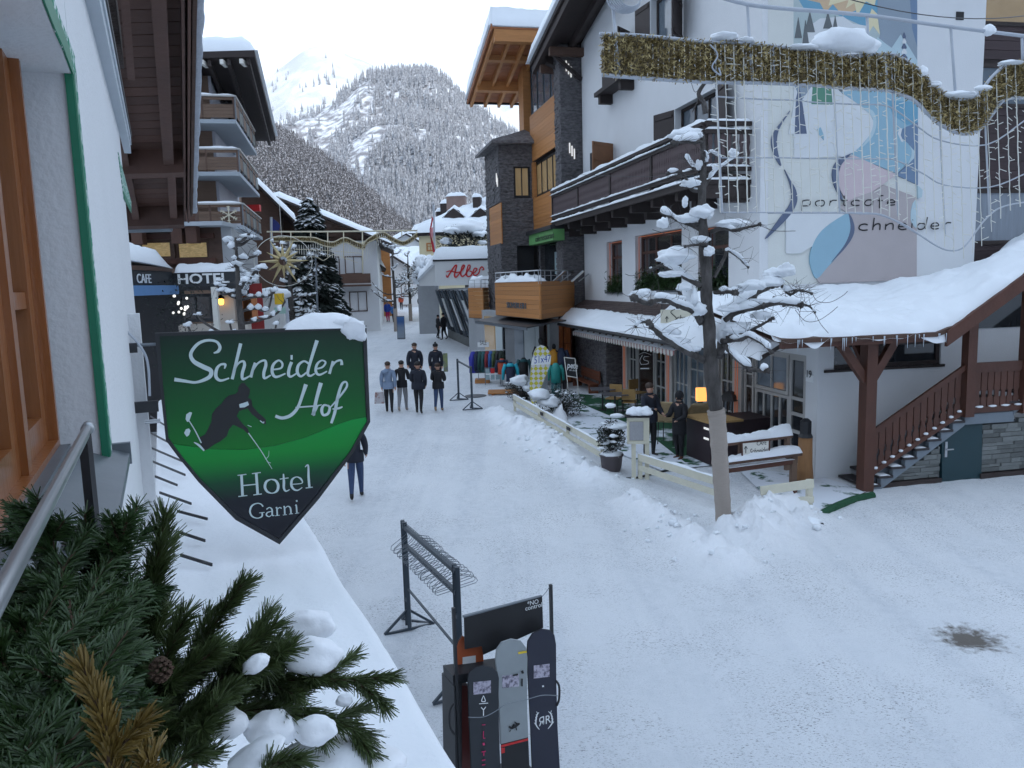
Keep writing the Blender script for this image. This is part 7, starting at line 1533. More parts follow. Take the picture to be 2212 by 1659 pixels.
for i in range(N):
 f_ = .05+.9*i/(N-1); p = ba.lerp(nb,f_); p.z = (ba.z+hb_)*(1-f_)+(nb.z+hn)*f_-.07
 if i==0:
  h0 = hm_.build('wire_hanger',zinc); tag(h0,'empty wire coat hanger on the bar of the foreground clothes rack','coat hanger','wire hangers on the foreground rack'); ho_ = h0
 else:ho_ = h0.copy(); COL.objects.link(ho_)
 ho_.location = p+Vector((0,0,.0)); ho_.scale = (1.2,)*3; ho_.rotation_euler = (random.uniform(.10,.2),random.uniform(-.25,.1),an)
s1 = gl(G(*z7(930,705))); s2 = gl(G(*z7(1055,792)))
rack('empty clothes rack standing farther up the street near the walkers',s1,s2,Dp(*z7(920,320),s1.y).z-s1.z,Dp(*z7(1050,388),s2.y).z-s2.z,False)
# snowboard display
q0 = Dp(*zR(505,1659),6.45); BD = Fr(q0.x,q0.y,28)
bd = thing('snowboard_stand','display trolley for snowboards with a black NO control banner','display stand',(q0.x+.5,q0.y+.3,.15))
def bpoly(pts,d0,d1,m,par,name,curve=False):
 P = [BD.hit(*zR(*p),d1) for p in pts]
 if curve:P = [tuple(q)[:2]for q in spline([(*p,) for p in P]+[P[0]],4)[:-1]]
 m_ = MB(); m_.fpoly(BD,P,d0,d1); return m_.build(name,m,par)
for x,y0,d in ((505,620,-.02),(1135,470,-.1)):a = BD.hit(*zR(x,y0),d); m_ = MB(); m_.fb(BD,a[0]-.013,a[0]+.013,.15,a[1],d-.015,d+.015); m_.build('pole',black_metal,bd)
bn = bpoly([(575,680),(1080,545),(1087,750),(700,925),(690,870),(580,890)],-.13,-.12,print_k,bd,'banner')
bpoly([(572,686),(1082,548),(1082,543),(572,676)],-.13,-.10,zinc,bd,'banner_rod')
a = BD.hit(*zR(985,610),-.115); b = BD.hit(*zR(1065,588),-.115); rt = math.atan2(b[1]-a[1],b[0]-a[0])
text(BD,'*NO',a[0],a[1],.045,print_w,bn,-.117,.002,w=.12,rot=0); a = BD.hit(*zR(972,640),-.115); text(BD,'control',a[0],a[1],.045,print_w,bn,-.117,.002,w=.18,rot=0)
bpoly([(540,1120),(610,1130),(620,1700),(555,1700)],-.2,-.1,mat('dark_red_panel',(.12,.022,.018),.5),bd,'side_panel')
bpoly([(510,1130),(560,1110),(560,1700),(520,1700)],-.3,-.02,black_metal,bd,'trolley_side')
bpoly([(500,1060),(985,990),(985,1030),(505,1120)],-.25,-.03,black_metal,bd,'cross_rail')
m_ = MB(); m_.fb(BD,.02,.9,.14,.3,-.4,.1); m_.build('trolley_base',black_metal,bd)
for pts in ([(510,1240),(482,1290),(482,1390),(512,1440)],[(1172,1095),(1190,1130),(1190,1210),(1175,1255)]):m_ = MB(); m_.tube([BD.P(*BD.hit(*zR(*p),.03),.03) for p in spline(pts,4)],.011,6); m_.build('handle',black_metal,bd)
ch_ = MB(); pts = spline([(600,1330),(700,1328),(780,1290),(850,1245),(980,1215),(1080,1188),(1180,1190)],6); ch_.tube([BD.P(*BD.hit(*zR(*p),.16),.16) for p in pts],.004,4); ch_.build('chain',zinc,bd)
m_ = MB(); m_.tube([BD.P(*BD.hit(*zR(*p),-.1),-.1) for p in ((1080,548),(1105,520),(1135,475))],.004,4); m_.build('chain',zinc,bd)
SBs = [('orange snowboard standing at the back left of the display',[(520,900),(540,840),(565,805),(600,830),(695,865),(705,1060),(520,1080),(512,980)],-.22,mat('orange_board',(.50,.12,.045),.4,.2,3)),
('front left black snowboard with a pink pattern down its middle',[(600,1080),(612,1040),(650,1008),(700,998),(755,1008),(790,1040),(800,1080),(797,1200),(800,1400),(812,1720),(625,1720),(612,1400),(604,1200)],.10,mat('charcoal_board',(.02,.024,.03),.35)),
('pale grey snowboard in the middle with a black lower end',[(780,960),(788,890),(820,845),(880,825),(940,835),(975,880),(985,950),(982,1100),(984,1300),(990,1460),(812,1505),(805,1300),(792,1100)],.06,mat('grey_board',(.27,.30,.31),.35)),
('tall dark navy snowboard at the right with a white wreath emblem',[(985,900),(990,840),(1020,790),(1080,760),(1130,768),(1160,800),(1170,860),(1172,1100),(1180,1400),(1198,1720),(1020,1720),(1008,1400),(992,1100)],.02,mat('navy_board',(.016,.018,.035),.35))]
blabel = []
for lab,pts,d,m__ in SBs:
 P = [BD.hit(*zR(*p),d) for p in pts]; base = BD.P(sum(p[0]for p in P)/len(P),min(p[1]for p in P),d); t = thing('snowboard',lab,'snowboard',tuple(base),'snowboards on the display')
 m_ = MB(); m_.fpoly(BD,P,d-.02,d); m_.build('board',m__,t)
 m_ = MB(); n = len(P); ins = [(p[0]*.97+.03*(sum(q[0]for q in P)/n),p[1]) for p in P]
 m_.tube([BD.P(*p,d-.01) for p in P],.005,5,closed=True); m_.build('edge',steel if 'grey' in lab else black_metal,t); blabel.append((t,d))
def deco(i,pts,m,name,dd=.004):d = blabel[i][1]+dd; m_ = MB(); m_.fpoly(BD,[BD.hit(*zR(*p),d) for p in pts],d-.003,d); return m_.build(name,m,blabel[i][0])
photo_m = mat('small_photo_card',(.45,.42,.50),.5,.5,30,col2=(.10,.09,.13),thr=(.45,.62))
for i,(x0,y0,x1,y1) in ((1,(635,1100,748,1180)),(2,(822,1058,930,1138)),(3,(1026,992,1128,1075)),(0,(565,938,650,1030))):deco(i,[(x0,y0+4),(x1,y0-8),(x1,y1-8),(x0,y1+4)],photo_m if i else print_w,'price_card')
bm2 = deco(2,[(812,1505),(990,1460),(1000,1720),(820,1720)],print_k,'dark_tail',.001); deco(2,[(812,1512),(990,1467),(990,1480),(812,1526)],redp,'stripe',.006); deco(2,[(815,1530),(838,1528),(838,1560),(815,1565)],redp,'badge',.006)
def bs(d):return lambda x,y:BD.P(*BD.hit(*zR(x,y),d),d)
strokes(bs(.07),[[(865,1390,12),(885,1400,16),(900,1375,10)],[(885,1400,14),(910,1385,18),(935,1370,10)],[(900,1360,6),(920,1375,12)],[(875,1410,6),(870,1425,6)],[(910,1395,8),(915,1415,6)],[(945,1040,18),(960,1035,22)],[(950,1080,10),(950,1130,10)],[(890,1060,10),(925,1052,10)]],print_k,blabel[2][0],'board_print')['kind'] = 'stuff'
strokes(bs(.07),[[(925,915,14),(980,905,14)]],mat('yellow_print',(.7,.5,.03),.5),blabel[2][0],'board_print')
strokes(bs(.11),[[(700,1190,4),(688,1225,6),(712,1225,6),(700,1190,4)],[(672,1243,5),(730,1238,5)],[(685,1265,5),(700,1280,6),(715,1262,5)],[(700,1280,6),(700,1320,6)]],print_w,blabel[1][0],'board_print')['kind'] = 'stuff'
pinkp = mat('magenta_print',(.55,.02,.12),.5)
strokes(bs(.11),[[(690,1380,5),(712,1378,5)],[(700,1420,5),(700,1465,5),(712,1463,5)],[(695,1505,16),(708,1503,16)],[(688,1555,7),(715,1550,7)],[(702,1550,6),(702,1580,6)],[(690,1610,6),(712,1606,6)],[(690,1640,7),(712,1636,7)]],pinkp,blabel[1][0],'board_print')['kind'] = 'stuff'
text(BD,'ЯR',BD.hit(*zR(1062,1390),.03)[0],BD.hit(*zR(1062,1390),.03)[1],.085,print_w,blabel[3][0],.024,.002,w=.13)
strokes(bs(.026),[[(1062,1410,4),(1040,1375,9),(1045,1320,8),(1060,1298,3)],[(1118,1405,4),(1145,1365,9),(1140,1315,8),(1120,1292,3)]]+[[(1040+3*k,1380-18*k,5),(1028+4*k,1365-18*k,3)]for k in range(5)]+[[(1143-2*k,1375-18*k,5),(1156-4*k,1358-18*k,3)]for k in range(5)]+[[(1080,1130,10),(1092,1128,10)]],print_w,blabel[3][0],'wreath')['kind'] = 'stuff'
# ---- cream fences
def fence(label,pts,hs,th=.13,low=True,posts=True):
 t = thing('plank_fence',label,'fence',tuple(pts[0]),'cream plank fences along the terrace'); U = Vector((0,0,1))
 for a,b in zip(pts,pts[1:]):
  m_ = MB(); m_.bar(a+U*(hs-.07),b+U*(hs-.07),.03,th+.03); m_.build('rail',cream_paint,t)
  if low:m_ = MB(); m_.bar(a+U*(hs*.48),b+U*(hs*.48),.03,th); m_.build('rail',cream_paint,t)
 if posts:
  for p in pts:m_ = MB(); c = Vector((.04,.05,0)); m_.bar(p+c-U*.2,p+c+U*(hs+.0),.09); m_.build('post',cream_paint,t)
 for a,b in zip(pts,pts[1:]):snowpad('rail_snow',bil(a+U*(hs+.015)+Vector((-.03,0,0)),b+U*(hs+.015)+Vector((-.03,0,0)),b+U*(hs+.015)+Vector((.03,0,0)),a+U*(hs+.015)+Vector((.03,0,0))),30,3,.03,snow,t,a.x,1.2,er=.05)
 return t
def gb(x,y):p = G(x,y); p.z = gz(p.x,p.y); return p
A_,B_ = gb(1110,890),gb(1299,1008)
ft = fence('long cream fence from the shop to the potted shrub, half sunk in ploughed snow',[A_,A_.lerp(B_,.35),A_.lerp(B_,.68),B_],.60)
for k in (.42,.72):p = A_.lerp(B_,k)+Vector((-.06,-.02,.53)); d = (B_-A_).normalized(); m_ = MB(); m_.bar(p-d*.14,p+d*.14,.01,.09); m_.build('dark_label',print_k,ft)
C_,D_ = gb(1380,1036),gb(1556,1098)
fence('cream fence between the menu case and the wrapped tree',[C_,D_],.60)
E_,F_ = gb(1640,1085),gb(1753,1120)
p0 = Dp(*zE(1640,885),E_.y-.2); f3 = thing('plank_fence','short cream fence end coming out of the snow mound right of the tree','fence',tuple(F_),'cream plank fences along the terrace')
Fq = Fr(F_.x,F_.y,8)
for (xa,ya),(xb,yb),th in (((1635,880),(2040,822),.17),((1760,958),(2040,945),.12)):a,b = Fq.hit(*zE(xa,ya)),Fq.hit(*zE(xb,yb)); m_ = MB(); m_.bar(Fq.P(*a),Fq.P(*b),.03,th); m_.build('rail',cream_paint,f3)
a = Fq.hit(*zE(2022,800)); m_ = MB(); m_.fb(Fq,a[0]-.05,a[0]+.05,.2,a[1],-.12,-.02); m_.build('post',cream_paint,f3); a = Fq.hit(*zE(1890,870),-.4); m_ = MB(); m_.fb(Fq,a[0]-.07,a[0]+.07,.2,a[1],-.5,-.4); m_.build('post',red_wood,f3)
gq = gb(1700,1122); mg = thing('ground_spotlight','small dark ground spotlight poking out of the snow by the fence end','spotlight',tuple(gq)); Gq = Dp(*zE(2020,1190),F_.y-.5)
m_ = MB(); m_.box(Gq.x-.2,Gq.x+.2,Gq.y,Gq.y+.2,Gq.z-.07,Gq.z+.05); m_.build('housing',black_metal,mg); m_ = MB(); m_.smooth = True; m_.blob(Gq+Vector((0,.1,.1)),(.26,.2,.13),12,8,.3,4,.5); m_.build('snow_cap',snow,mg); m_ = MB(); m_.bar(Gq+Vector((.17,0,-.05)),Gq+Vector((.2,0,.16)),.05); m_.build('flap',black_metal,mg)
# ---- menu case on posts
mc = gb(1392,1036); mt_ = thing('menu_case','cream menu display case on two posts topped by a snow cap','menu case',tuple(mc)); MF = Fr(mc.x,mc.y,0); a,b = MF.hit(*zE(615,320)),MF.hit(*zE(788,510)); zt_m,zb_m = a[1],b[1]-.02
MF = Fr(*MF.P(a[0],0).xy,-8); W_ = b[0]-a[0]
m_ = MB(); m_.fb(MF,0,W_*.98,zb_m,zt_m,-.12,0); cs = m_.build('case',cream_paint,mt_)
m_ = MB(); m_.fb(MF,.06,W_*.72,zb_m+.08,zt_m-.1,0,.01); m_.build('menu_pages',mat('menu_paper',(.32,.32,.33),.3,.3,18,st=(3,1,1)),cs)
for u0,u1,z0,z1 in ((.0,W_*.78,zt_m-.07,zt_m),(0,W_*.78,zb_m,zb_m+.06),(0,.04,zb_m,zt_m),(W_*.74,W_*.8,zb_m,zt_m)):piece('frame_bar',cream_paint,cs,MF.M(u0,u1,z0,z1,0,.03))
piece('case_roof',black_metal,mt_,MF.M(-.05,W_*1.02,zt_m,zt_m+.03,-.17,.06))
for u in (.15,W_*.88):m_ = MB(); m_.fb(MF,u-.05,u+.05,.35,zt_m-.05,-.14,-.04); m_.build('post',cream_paint,mt_)
m_ = MB(); m_.smooth = True
for u,r in ((.15,.17),(W_*.5,.21),(W_*.8,.17)):m_.blob(MF.P(u,zt_m+.03+.06,-.06),(r,.16,.14),14,9,.18,int(u*30),.6)
m_.build('snow_cap',snow,mt_)
# ---- potted shrub
pp = gb(1321,1018); pt_ = thing('potted_shrub','dark shrub in a round grey pot with snow tufts on its twigs','potted plant',tuple(pp)); m_ = MB(); m_.smooth = True; m_.lathe(pp,[(.19,0),(.24,.1),(.27,.36),(.30,.42),(.25,.42),(.24,.38)],20); m_.build('pot',mat('taupe_pot',(.085,.07,.075),.6),pt_)
def bushy(t,c,R,n,seed,snowy=.25,tw_=True,leaf=.06):
 rnd = random.Random(seed); g = MB(); s = MB(); s.smooth = True; st_m = MB()
 for i in range(n):
  d = Vector((rnd.gauss(0,1),rnd.gauss(0,1),rnd.gauss(0,1))).normalized(); q = c+Vector((d.x*R[0],d.y*R[1],d.z*R[2]))*rnd.random()**.4; e = Vector((rnd.gauss(0,1),rnd.gauss(0,1),rnd.gauss(.3,1))).normalized()*leaf; w_ = e.cross(Vector((.2,.5,.9))).normalized()*leaf*.4; g.add([q-w_,q+w_,q+e],[(0,1,2)])
  if i%9==0:st_m.tube([c-Vector((0,0,R[2])),c.lerp(q,.5)+Vector((0,0,-.1*R[2])),q],.006,4)
  if rnd.random()<snowy/20:s.blob(q+Vector((0,0,.04)),(rnd.uniform(.04,.13),.08,rnd.uniform(.025,.05)),8,5,.3,i,.5)
 g.build('leaves',shrub,t)['kind'] = 'stuff'; st_m.build('twigs',bark,t)['kind'] = 'stuff';
 if s.v:s.build('snow_tufts',snow,t)['kind'] = 'stuff'
bushy(pt_,pp+Vector((0,0,.85)),(.36,.3,.42),1100,1,.5)
m_ = MB(); m_.smooth = True; m_.blob(pp+Vector((0,0,.42)),(.25,.24,.1),12,8,.2,2,.5); m_.blob(pp+Vector((-.02,-.1,1.62)),(.13,.1,.06),10,6,.2,3); m_.blob(pp+Vector((.12,-.1,1.38)),(.18,.1,.05),10,6,.2,4); m_.blob(pp+Vector((.12,-.12,1.12)),(.3,.14,.07),12,7,.3,5); m_.build('snow_clumps',snow,pt_)['kind'] = 'stuff'
for i,(x,y,R,n,lab) in enumerate((((1530,700),0,(.75,.5,.5),1300,'low dark shrub under snow to the left of the checked banner'),((1870,850),0,(.9,.5,.55),1500,'low dark shrub sprinkled with snow to the right of the checked banner'))):
 c = gb(*z7(*x)); t = thing('low_shrub',lab,'shrub',tuple(c),'low shrubs before the shop'); bushy(t,c+Vector((0,0,.4)),R,n,5+i,.35); m_ = MB(); m_.smooth = True
 for k in range(3-i):m_.blob(c+Vector((-.1+.35*k-(.6 if i else 0),-.3,.75-.25*k)),(.35,.3,.22),12,8,.3,k+i,.4)
 m_.build('snow_clumps',snow,t)['kind'] = 'stuff'
 # ---- snowy railing with the small cafe board
rq = gb(1716,1046); RF = Fr(rq.x,rq.y,20); rt_ = thing('timber_railing','brown timber railing with thick snow on its rails, carrying a small white cafe board','railing',tuple(rq))
def rline(p,q,th,d,m,name='rail',dep=.05):a,b = RF.hit(*zE(*p),d),RF.hit(*zE(*q),d); m_ = MB(); m_.bar(RF.P(*a,d),RF.P(*b,d),dep,th); return m_.build(name,m,rt_),a,b
for p,q,th,d,hs_ in (((1340,525),(1862,462),.06,0,.20),((1370,668),(1935,595),.06,.12,.13),((1380,722),(1875,655),.12,.06,.02)):
 o,a,b = rline(p,q,th,d,red_wood if th>.1 else brown_wood,dep=.16 if hs_>.05 else.05)
 snowpad('rail_snow',bil(RF.P(a[0],a[1]+th/2,d-.09),RF.P(b[0],b[1]+th/2,d-.09),RF.P(b[0],b[1]+th/2,d+.09),RF.P(a[0],a[1]+th/2,d+.09)),50,6,hs_,snow,rt_,th*50+d,.7,er=.05)
for x,y0,y1,w_,m__ in ((1840,458,720,.09,grey_brown),(1480,505,660,.05,brown_wood),(1887,600,830,.14,grey_brown),(1345,520,740,.08,brown_wood)):a,b = RF.hit(*zE(x,y0),.02),RF.hit(*zE(x,y1),.02); m_ = MB(); m_.fb(RF,a[0]-w_/2,a[0]+w_/2,b[1],a[1],-.03,.06); m_.build('post',m__,rt_)
stp = gb(1738,1040); ts_ = thing('timber_stump','round larch stump post with a dark lantern cap beside the entrance pillar','post',tuple(stp)); m_ = MB(); m_.smooth = True; tz = Dp(*zE(1925,470),stp.y).z; m_.lathe(stp,[(.2,0),(.16,.4),(.15,tz-stp.z)],12); m_.build('stump',mat('stump_wood',(.30,.15,.06),.7,.3,6,st=(4,4,.5)),ts_); m_ = MB(); m_.lathe((stp.x,stp.y,tz),[(.17,0),(.13,.08),(.13,.35),(.05,.42)],8); m_.build('lantern_cap',black_metal,ts_)
cb_ = [RF.hit(*zE(*p),.15) for p in ((1492,512),(1702,492),(1700,606),(1495,624))]; t = thing('cafe_board','small white board lettered Cafe Schneider hanging on the snowy railing','sign',tuple(RF.P(*cb_[3],.15))); m_ = MB(); m_.fpoly(RF,cb_,.12,.15); bd2 = m_.build('board',white_paint,t)
fr4 = MB(); [fr4.bar(RF.P(*cb_[i],.15),RF.P(*cb_[(i+1)%4],.15),.03) for i in range(4)]; fr4.build('frame',red_wood,t)
u = cb_[0][0]; text(RF,'CAFÉ',u+.38,(cb_[0][1]+cb_[3][1])/2+.06,.09,print_k,bd2,.152,.002,w=.25); text(RF,'Schneider',u+.2,(cb_[0][1]+cb_[3][1])/2-.12,.13,print_k,bd2,.152,.002,w=.5,slant=.3)
strokes(lambda x,y:RF.P(x,y,.155),[[(u+.1,cb_[3][1]+.08,.02),(u+.1,cb_[3][1]+.22,.02)],[(u+.06,cb_[3][1]+.17,.015),(u+.1,cb_[3][1]+.23,.015),(u+.14,cb_[3][1]+.17,.015)]],print_k,bd2,'arrow')
# ---- bar counter and seats on the terrace
maroon = mat('dark_maroon_bar',(.022,.010,.014),.5,.2); tan = mat('sheepskin',(.50,.38,.22),.95,.25,9,.8,40); tan_seat = mat('tan_wicker',(.36,.22,.08),.8,.25,20,.4,60)
b0,b1 = gb(*zE(1070,612)),gb(*zE(1250,690)); an2 = math.degrees(math.atan2(b1.y-b0.y,b1.x-b0.x)); BF2 = Fr(b0.x,b0.y,an2,b0.z); Lb = (b1-b0).length
t = thing('bar_counter','dark maroon bar counter with a wooden top under the pollarded tree','bar counter',tuple(b0)); m_ = MB(); m_.fb(BF2,0,Lb,0,1.02,-.75,0); m_.fb(BF2,0,Lb*.9,.0,1.02,-2.6,-.76); m_.build('counter',maroon,t); m_ = MB(); m_.fb(BF2,-.05,Lb+.05,1.02,1.07,-.9,.05); m_.build('counter_top',tan_seat,t)
for k in range(2):piece('light_slot',lit,t,BF2.M(Lb-.28,Lb-.06,.62+k*.25-.02,.65+k*.25,0,.012))
q = Dp(*zE(1190,150),b0.y+.8); t = thing('table_lamp','glowing orange square lamp on the bar counter','lamp',(q.x,q.y,1.45)); m_ = MB(); m_.box(q.x-.13,q.x+.12,q.y,q.y+.2,q.z-.17,q.z+.18); m_.build('shade',mat('orange_lampshade',(.7,.3,.06),.6,emis=((1,.45,.12),1.2)),t); m_ = MB(); m_.tube([(q.x,q.y+.1,1.42),(q.x,q.y+.1,q.z-.17)],.02,6); m_.build('stem',black_metal,t)
q = Dp(*zE(1400,220),b0.y+1.2); t = thing('garden_lantern','black house shaped lantern standing behind the tree trunk','lantern',(q.x,q.y,1.0)); m_ = MB(); m_.lathe((q.x,q.y,q.z+.12),[(.36,0),(.12,.22),(.03,.26)],4)
m_.build('lantern_roof',black_metal,t); m_ = MB()
for k in range(4):a = k*1.571; m_.bar((q.x+.25*math.cos(a),q.y+.25*math.sin(a),q.z-.35),(q.x+.25*math.cos(a),q.y+.25*math.sin(a),q.z+.14),.03)
m_.lathe((q.x,q.y,q.z-.4),[(.3,0),(.3,.06)],4); m_.build('lantern_frame',black_metal,t); m_ = MB(); m_.box(q.x-.3,q.x+.9,q.y-.2,q.y+.4,.45,q.z-.4); m_.build('pedestal',maroon,t)
def chair(label,c,rz,hide=False,seat_h=.46,high=1.0):
 t = thing('terrace_chair',label,'chair',tuple(c),'terrace chairs',rz=rz); L = lambda*p:wm(t)@Vector(p); sh_h = seat_h*high
 def bx(m_,x0,x1,y0,y1,z0,z1):m_.hexa([L(x,y,z) for z in (z0,z1) for x,y in ((x0,y0),(x1,y0),(x1,y1),(x0,y1))])
 m_ = MB(); bx(m_,-.22,.22,-.22,.22,sh_h,sh_h+.04); m_.build('seat',tan_seat,t); m_ = MB(); bx(m_,-.22,.22,.19,.23,sh_h+.12,sh_h+.46); m_.build('backrest',tan_seat,t)
 for x in (-.2,.2):
  for y in (-.2,.2):m_ = MB(); m_.tube([L(x*1.1,y*1.1,0),L(x,y,sh_h)],.014,6); m_.build('leg',black_metal,t)
  m_ = MB(); m_.tube([L(x,.21,sh_h),L(x,.22,sh_h+.47)],.014,6); m_.build('back_post',black_metal,t)
 if hide:
  hi = snowpad('sheepskin',lambda s,u:L(-.27+.54*s+.03*math.sin(u*9),(.26 if u>.5 else.26-(.5-u)*.8),(sh_h+.5-(u-.5)*1.1) if u>.5 else sh_h+.08+(u)*.84),14,18,.035,tan,None,3,.8,er=.2); tag(hi,'cream sheepskin draped over the '+hide,'sheepskin','sheepskins on the terrace chairs')
 return t
chair('chair with a sheepskin, left of the woman at the bar',gb(*zE(930,520)),2.6,'chair left of the woman in black',.46,1.5); chair('chair with a sheepskin, right of the woman at the bar',gb(*zE(1140,560)),3.3,'chair right of the woman in black',.46,1.6)
z8_ = z8
chair('tan chair at the little table before the slate wall',gb(*z8(1640,1060)),2.9); chair('tan chair pushed under the table nearest the slate wall',gb(*z8(1490,1020)),-.5); chair('chair half hidden behind the waiter',gb(*z8(1720,960)),.6)
for i,(x,y,lab) in enumerate((((1380,1000),0,'dark square table in front of the brown bench'),((1500,1060),1,'dark square table between the tan chairs'))):
 c = gb(*z8(*x)); t = thing('terrace_table',lab,'table',tuple(c),'terrace tables'); m_ = MB(); m_.box(c.x-.4,c.x+.4,c.y-.35,c.y+.35,c.z+.72,c.z+.75); m_.build('table_top',mat('slate_table_top'+str(i),(.09,.085,.09),.4),t); m_ = MB(); m_.tube([c,c+Vector((0,0,.72))],.03,8); m_.lathe(c,[(.25,0),(.03,.04)],10); m_.build('pedestal',black_metal,t)
c = SF.P(-11.4,gz(0,30),1.15); t = thing('terrace_bench','long reddish brown bench against the slate wall','bench',tuple(c)); bu = (-12.7,-10.3)
for k in range(3):piece('back_slat',mat('bench_wood%d'%k,(.17,.055,.025),.6,.3,3),t,SF.M(bu[0],bu[1],1.12+k*.13,1.23+k*.13,.75,.78))
for k in range(3):piece('seat_slat',MATS['bench_wood0'],t,SF.M(bu[0],bu[1],1.0-.0,1.03,.82+k*.13,.93+k*.13))
for u in (bu[0]+.1,bu[1]-.2):m_ = MB(); m_.fb(SF,u,u+.08,.5,1.0,.8,1.18); m_.fb(SF,u,u+.08,1.0,1.5,.72,.76); m_.build('leg',MATS['bench_wood0'],t)
# ---- teardrop banner, panel, easel, ad board
def check_mat():
 m = bpy.data.materials.new('checked_banner_print'); m.use_nodes = True; t = m.node_tree; b = t.nodes['Principled BSDF']; g = t.nodes.new('ShaderNodeTexCoord'); mp = t.nodes.new('ShaderNodeMapping'); mp.inputs['Rotation'].default_value = (0,R_(45),0); mp.inputs['Scale'].default_value = (1,1,1); mp.inputs['Location'].default_value = (.03,.5,0)
 c = t.nodes.new('ShaderNodeTexChecker'); c.inputs['Scale'].default_value = 8; c.inputs[1].default_value = (.55,.50,.04,1); c.inputs[2].default_value = (.66,.66,.68,1); t.links.new(g.outputs['Object'],mp.inputs[0]); t.links.new(mp.outputs[0],c.inputs[0]); t.links.new(c.outputs[0],b.inputs['Base Color']); b.inputs['Roughness'].default_value = .6; return m
tb_ = gb(*z7(1610,745)); t = thing('teardrop_banner','leaning teardrop banner in a yellow and white diamond check with blue lettering','banner',tuple(tb_)); TF = Fr(tb_.x,tb_.y,0)
P = [TF.hit(*z7(*p)) for p in ((1605,735),(1583,640),(1582,560),(1592,440),(1605,340),(1625,260),(1650,215),(1690,192),(1730,205),(1765,245),(1785,300),(1780,360),(1750,440),(1705,550),(1665,650),(1640,740))]
m_ = MB(); m_.fpoly(TF,P,-.01,.01); fl = m_.build('banner_cloth',check_mat(),t); m_ = MB(); m_.tube([TF.P(*p) for p in P[:8]],.014,6); m_.build('flag_pole',steel,t)
a,b = TF.hit(*z7(1632,300)),TF.hit(*z7(1768,365)); m_ = MB(); m_.fpoly(TF,[TF.hit(*z7(*p)) for p in ((1612,305),(1784,292),(1776,372),(1598,378))],.011,.014); m_.build('lettering_field',print_w,t)
text(TF,'51x47',a[0]-.02,b[1]+.02,.26,mat('blue_lettering',(.02,.06,.35),.5),t,.015,.003,w=.62,rot=.1,slant=.2)
c = gb(*z7(1700,750)); t = thing('grey_panel','plain silver grey panel standing behind the checked banner','panel',tuple(c)); f = Fr(c.x,c.y+.4,0); a,b = f.hit(*z7(1660,745)),f.hit(*z7(1752,440)); m_ = MB(); m_.fb(f,a[0],b[0],a[1],b[1],-.03,.0); m_.build('panel',mat('silver_panel',(.25,.27,.29),.4),t); m_ = MB(); m_.fb(f,a[0],b[0],a[1]-.1,a[1],-.3,.3); m_.build('foot',black_metal,t)
c = gb(*z8(1095,930)); t = thing('easel_sign','white framed chalkboard easel lettered pete in front of the slate wall','sign',tuple(c)); f = Fr(c.x,c.y,5); P = [f.hit(*z8(*p)) for p in ((1005,487),(1110,500),(1130,685),(1030,668))]; m_ = MB(); m_.fpoly(f,P,-.02,0); bd3 = m_.build('chalkboard',print_k,t)
m_ = MB(); [m_.bar(f.P(*P[i]),f.P(*P[(i+1)%4]),.03) for i in range(4)]; m_.bar(f.P(*P[3]),f.P(*f.hit(*z8(1048,850))),.025); m_.bar(f.P(*P[2]),f.P(*f.hit(*z8(1155,940))),.025); m_.build('frame',white_paint,t)
a = f.hit(*z8(1035,590)); text(f,'pete',a[0],a[1],.22,print_w,bd3,.003,.003,w=.38,rot=-.12,bold=.02); a = f.hit(*z8(1055,618)); text(f,'ski shop',a[0],a[1],.07,print_w,bd3,.003,.003,w=.28,rot=-.12)
c = gb(*z9(580,1638)); t = thing('advertising_board','narrow blue and silver advertising board standing mid street','advertising board',tuple(c)); f = Fr(c.x,c.y,0); a,b = f.hit(*z9(545,1638)),f.hit(*z9(612,1412)); m_ = MB(); m_.fb(f,a[0],b[0],c.z,b[1],-.05,0); m_.build('frame',zinc,t); blp = zramp('blue_poster',[(0,(.30,.34,.38)),(.5,(.22,.28,.36)),(.75,(.05,.12,.30)),(1,(.08,.18,.38))],a[1],b[1]); m_ = MB(); m_.fb(f,a[0]+.04,b[0]-.04,c.z+.1,b[1]-.05,.001,.01); m_.build('poster',blp,t)
c = gb(*z9(172,1330)); t = thing('blue_box','blue newspaper box on legs at the snowy street corner','newspaper box',tuple(c)); m_ = MB(); m_.box(c.x-.45,c.x+.45,c.y,c.y+.4,c.z+.5,c.z+1.5); m_.build('box',mat('bright_blue',(.02,.14,.50),.5),t); m_ = MB(); m_.box(c.x-.4,c.x-.3,c.y,c.y+.1,c.z,c.z+.5); m_.box(c.x+.3,c.x+.4,c.y,c.y+.1,c.z,c.z+.5); m_.build('legs',zinc,t)['kind'] = 'stuff'
# ---- clothes for sale
def jacket_mesh(m_,L,w_=.5,h=.72,sl=.62,d=.12):
 m_.smooth = True
 for sgn in (-1,1):m_.tube([L(sgn*w_*.34,0,h*.93),L(sgn*w_*.52,0,h*.62),L(sgn*w_*.56,-.02,h*.12)],[.075,.065,.05],8)
 m_.tube([L(0,0,0),L(0,0,h*.3),L(0,0,h*.75),L(0,0,h*.96),L(0,0,h*1.06)],[.19,.185,.20,.12,.07],12)
jc = [mat('jacket_%s'%n_,c,.7,.25,6) for n_,c in (('royal_blue',(.03,.035,.30)),('dark_navy',(.015,.025,.06)),('dark_green',(.02,.07,.06)),('teal_dark',(.02,.09,.10)),('red',(.22,.02,.03)),('blue',(.03,.10,.30)),('olive',(.06,.09,.03)),('black',(.015,.015,.016)),('green_black',(.02,.03,.02)))]
jn = ['royal blue','dark navy','dark green','dark teal','red','mid blue','olive','black','greenish black']
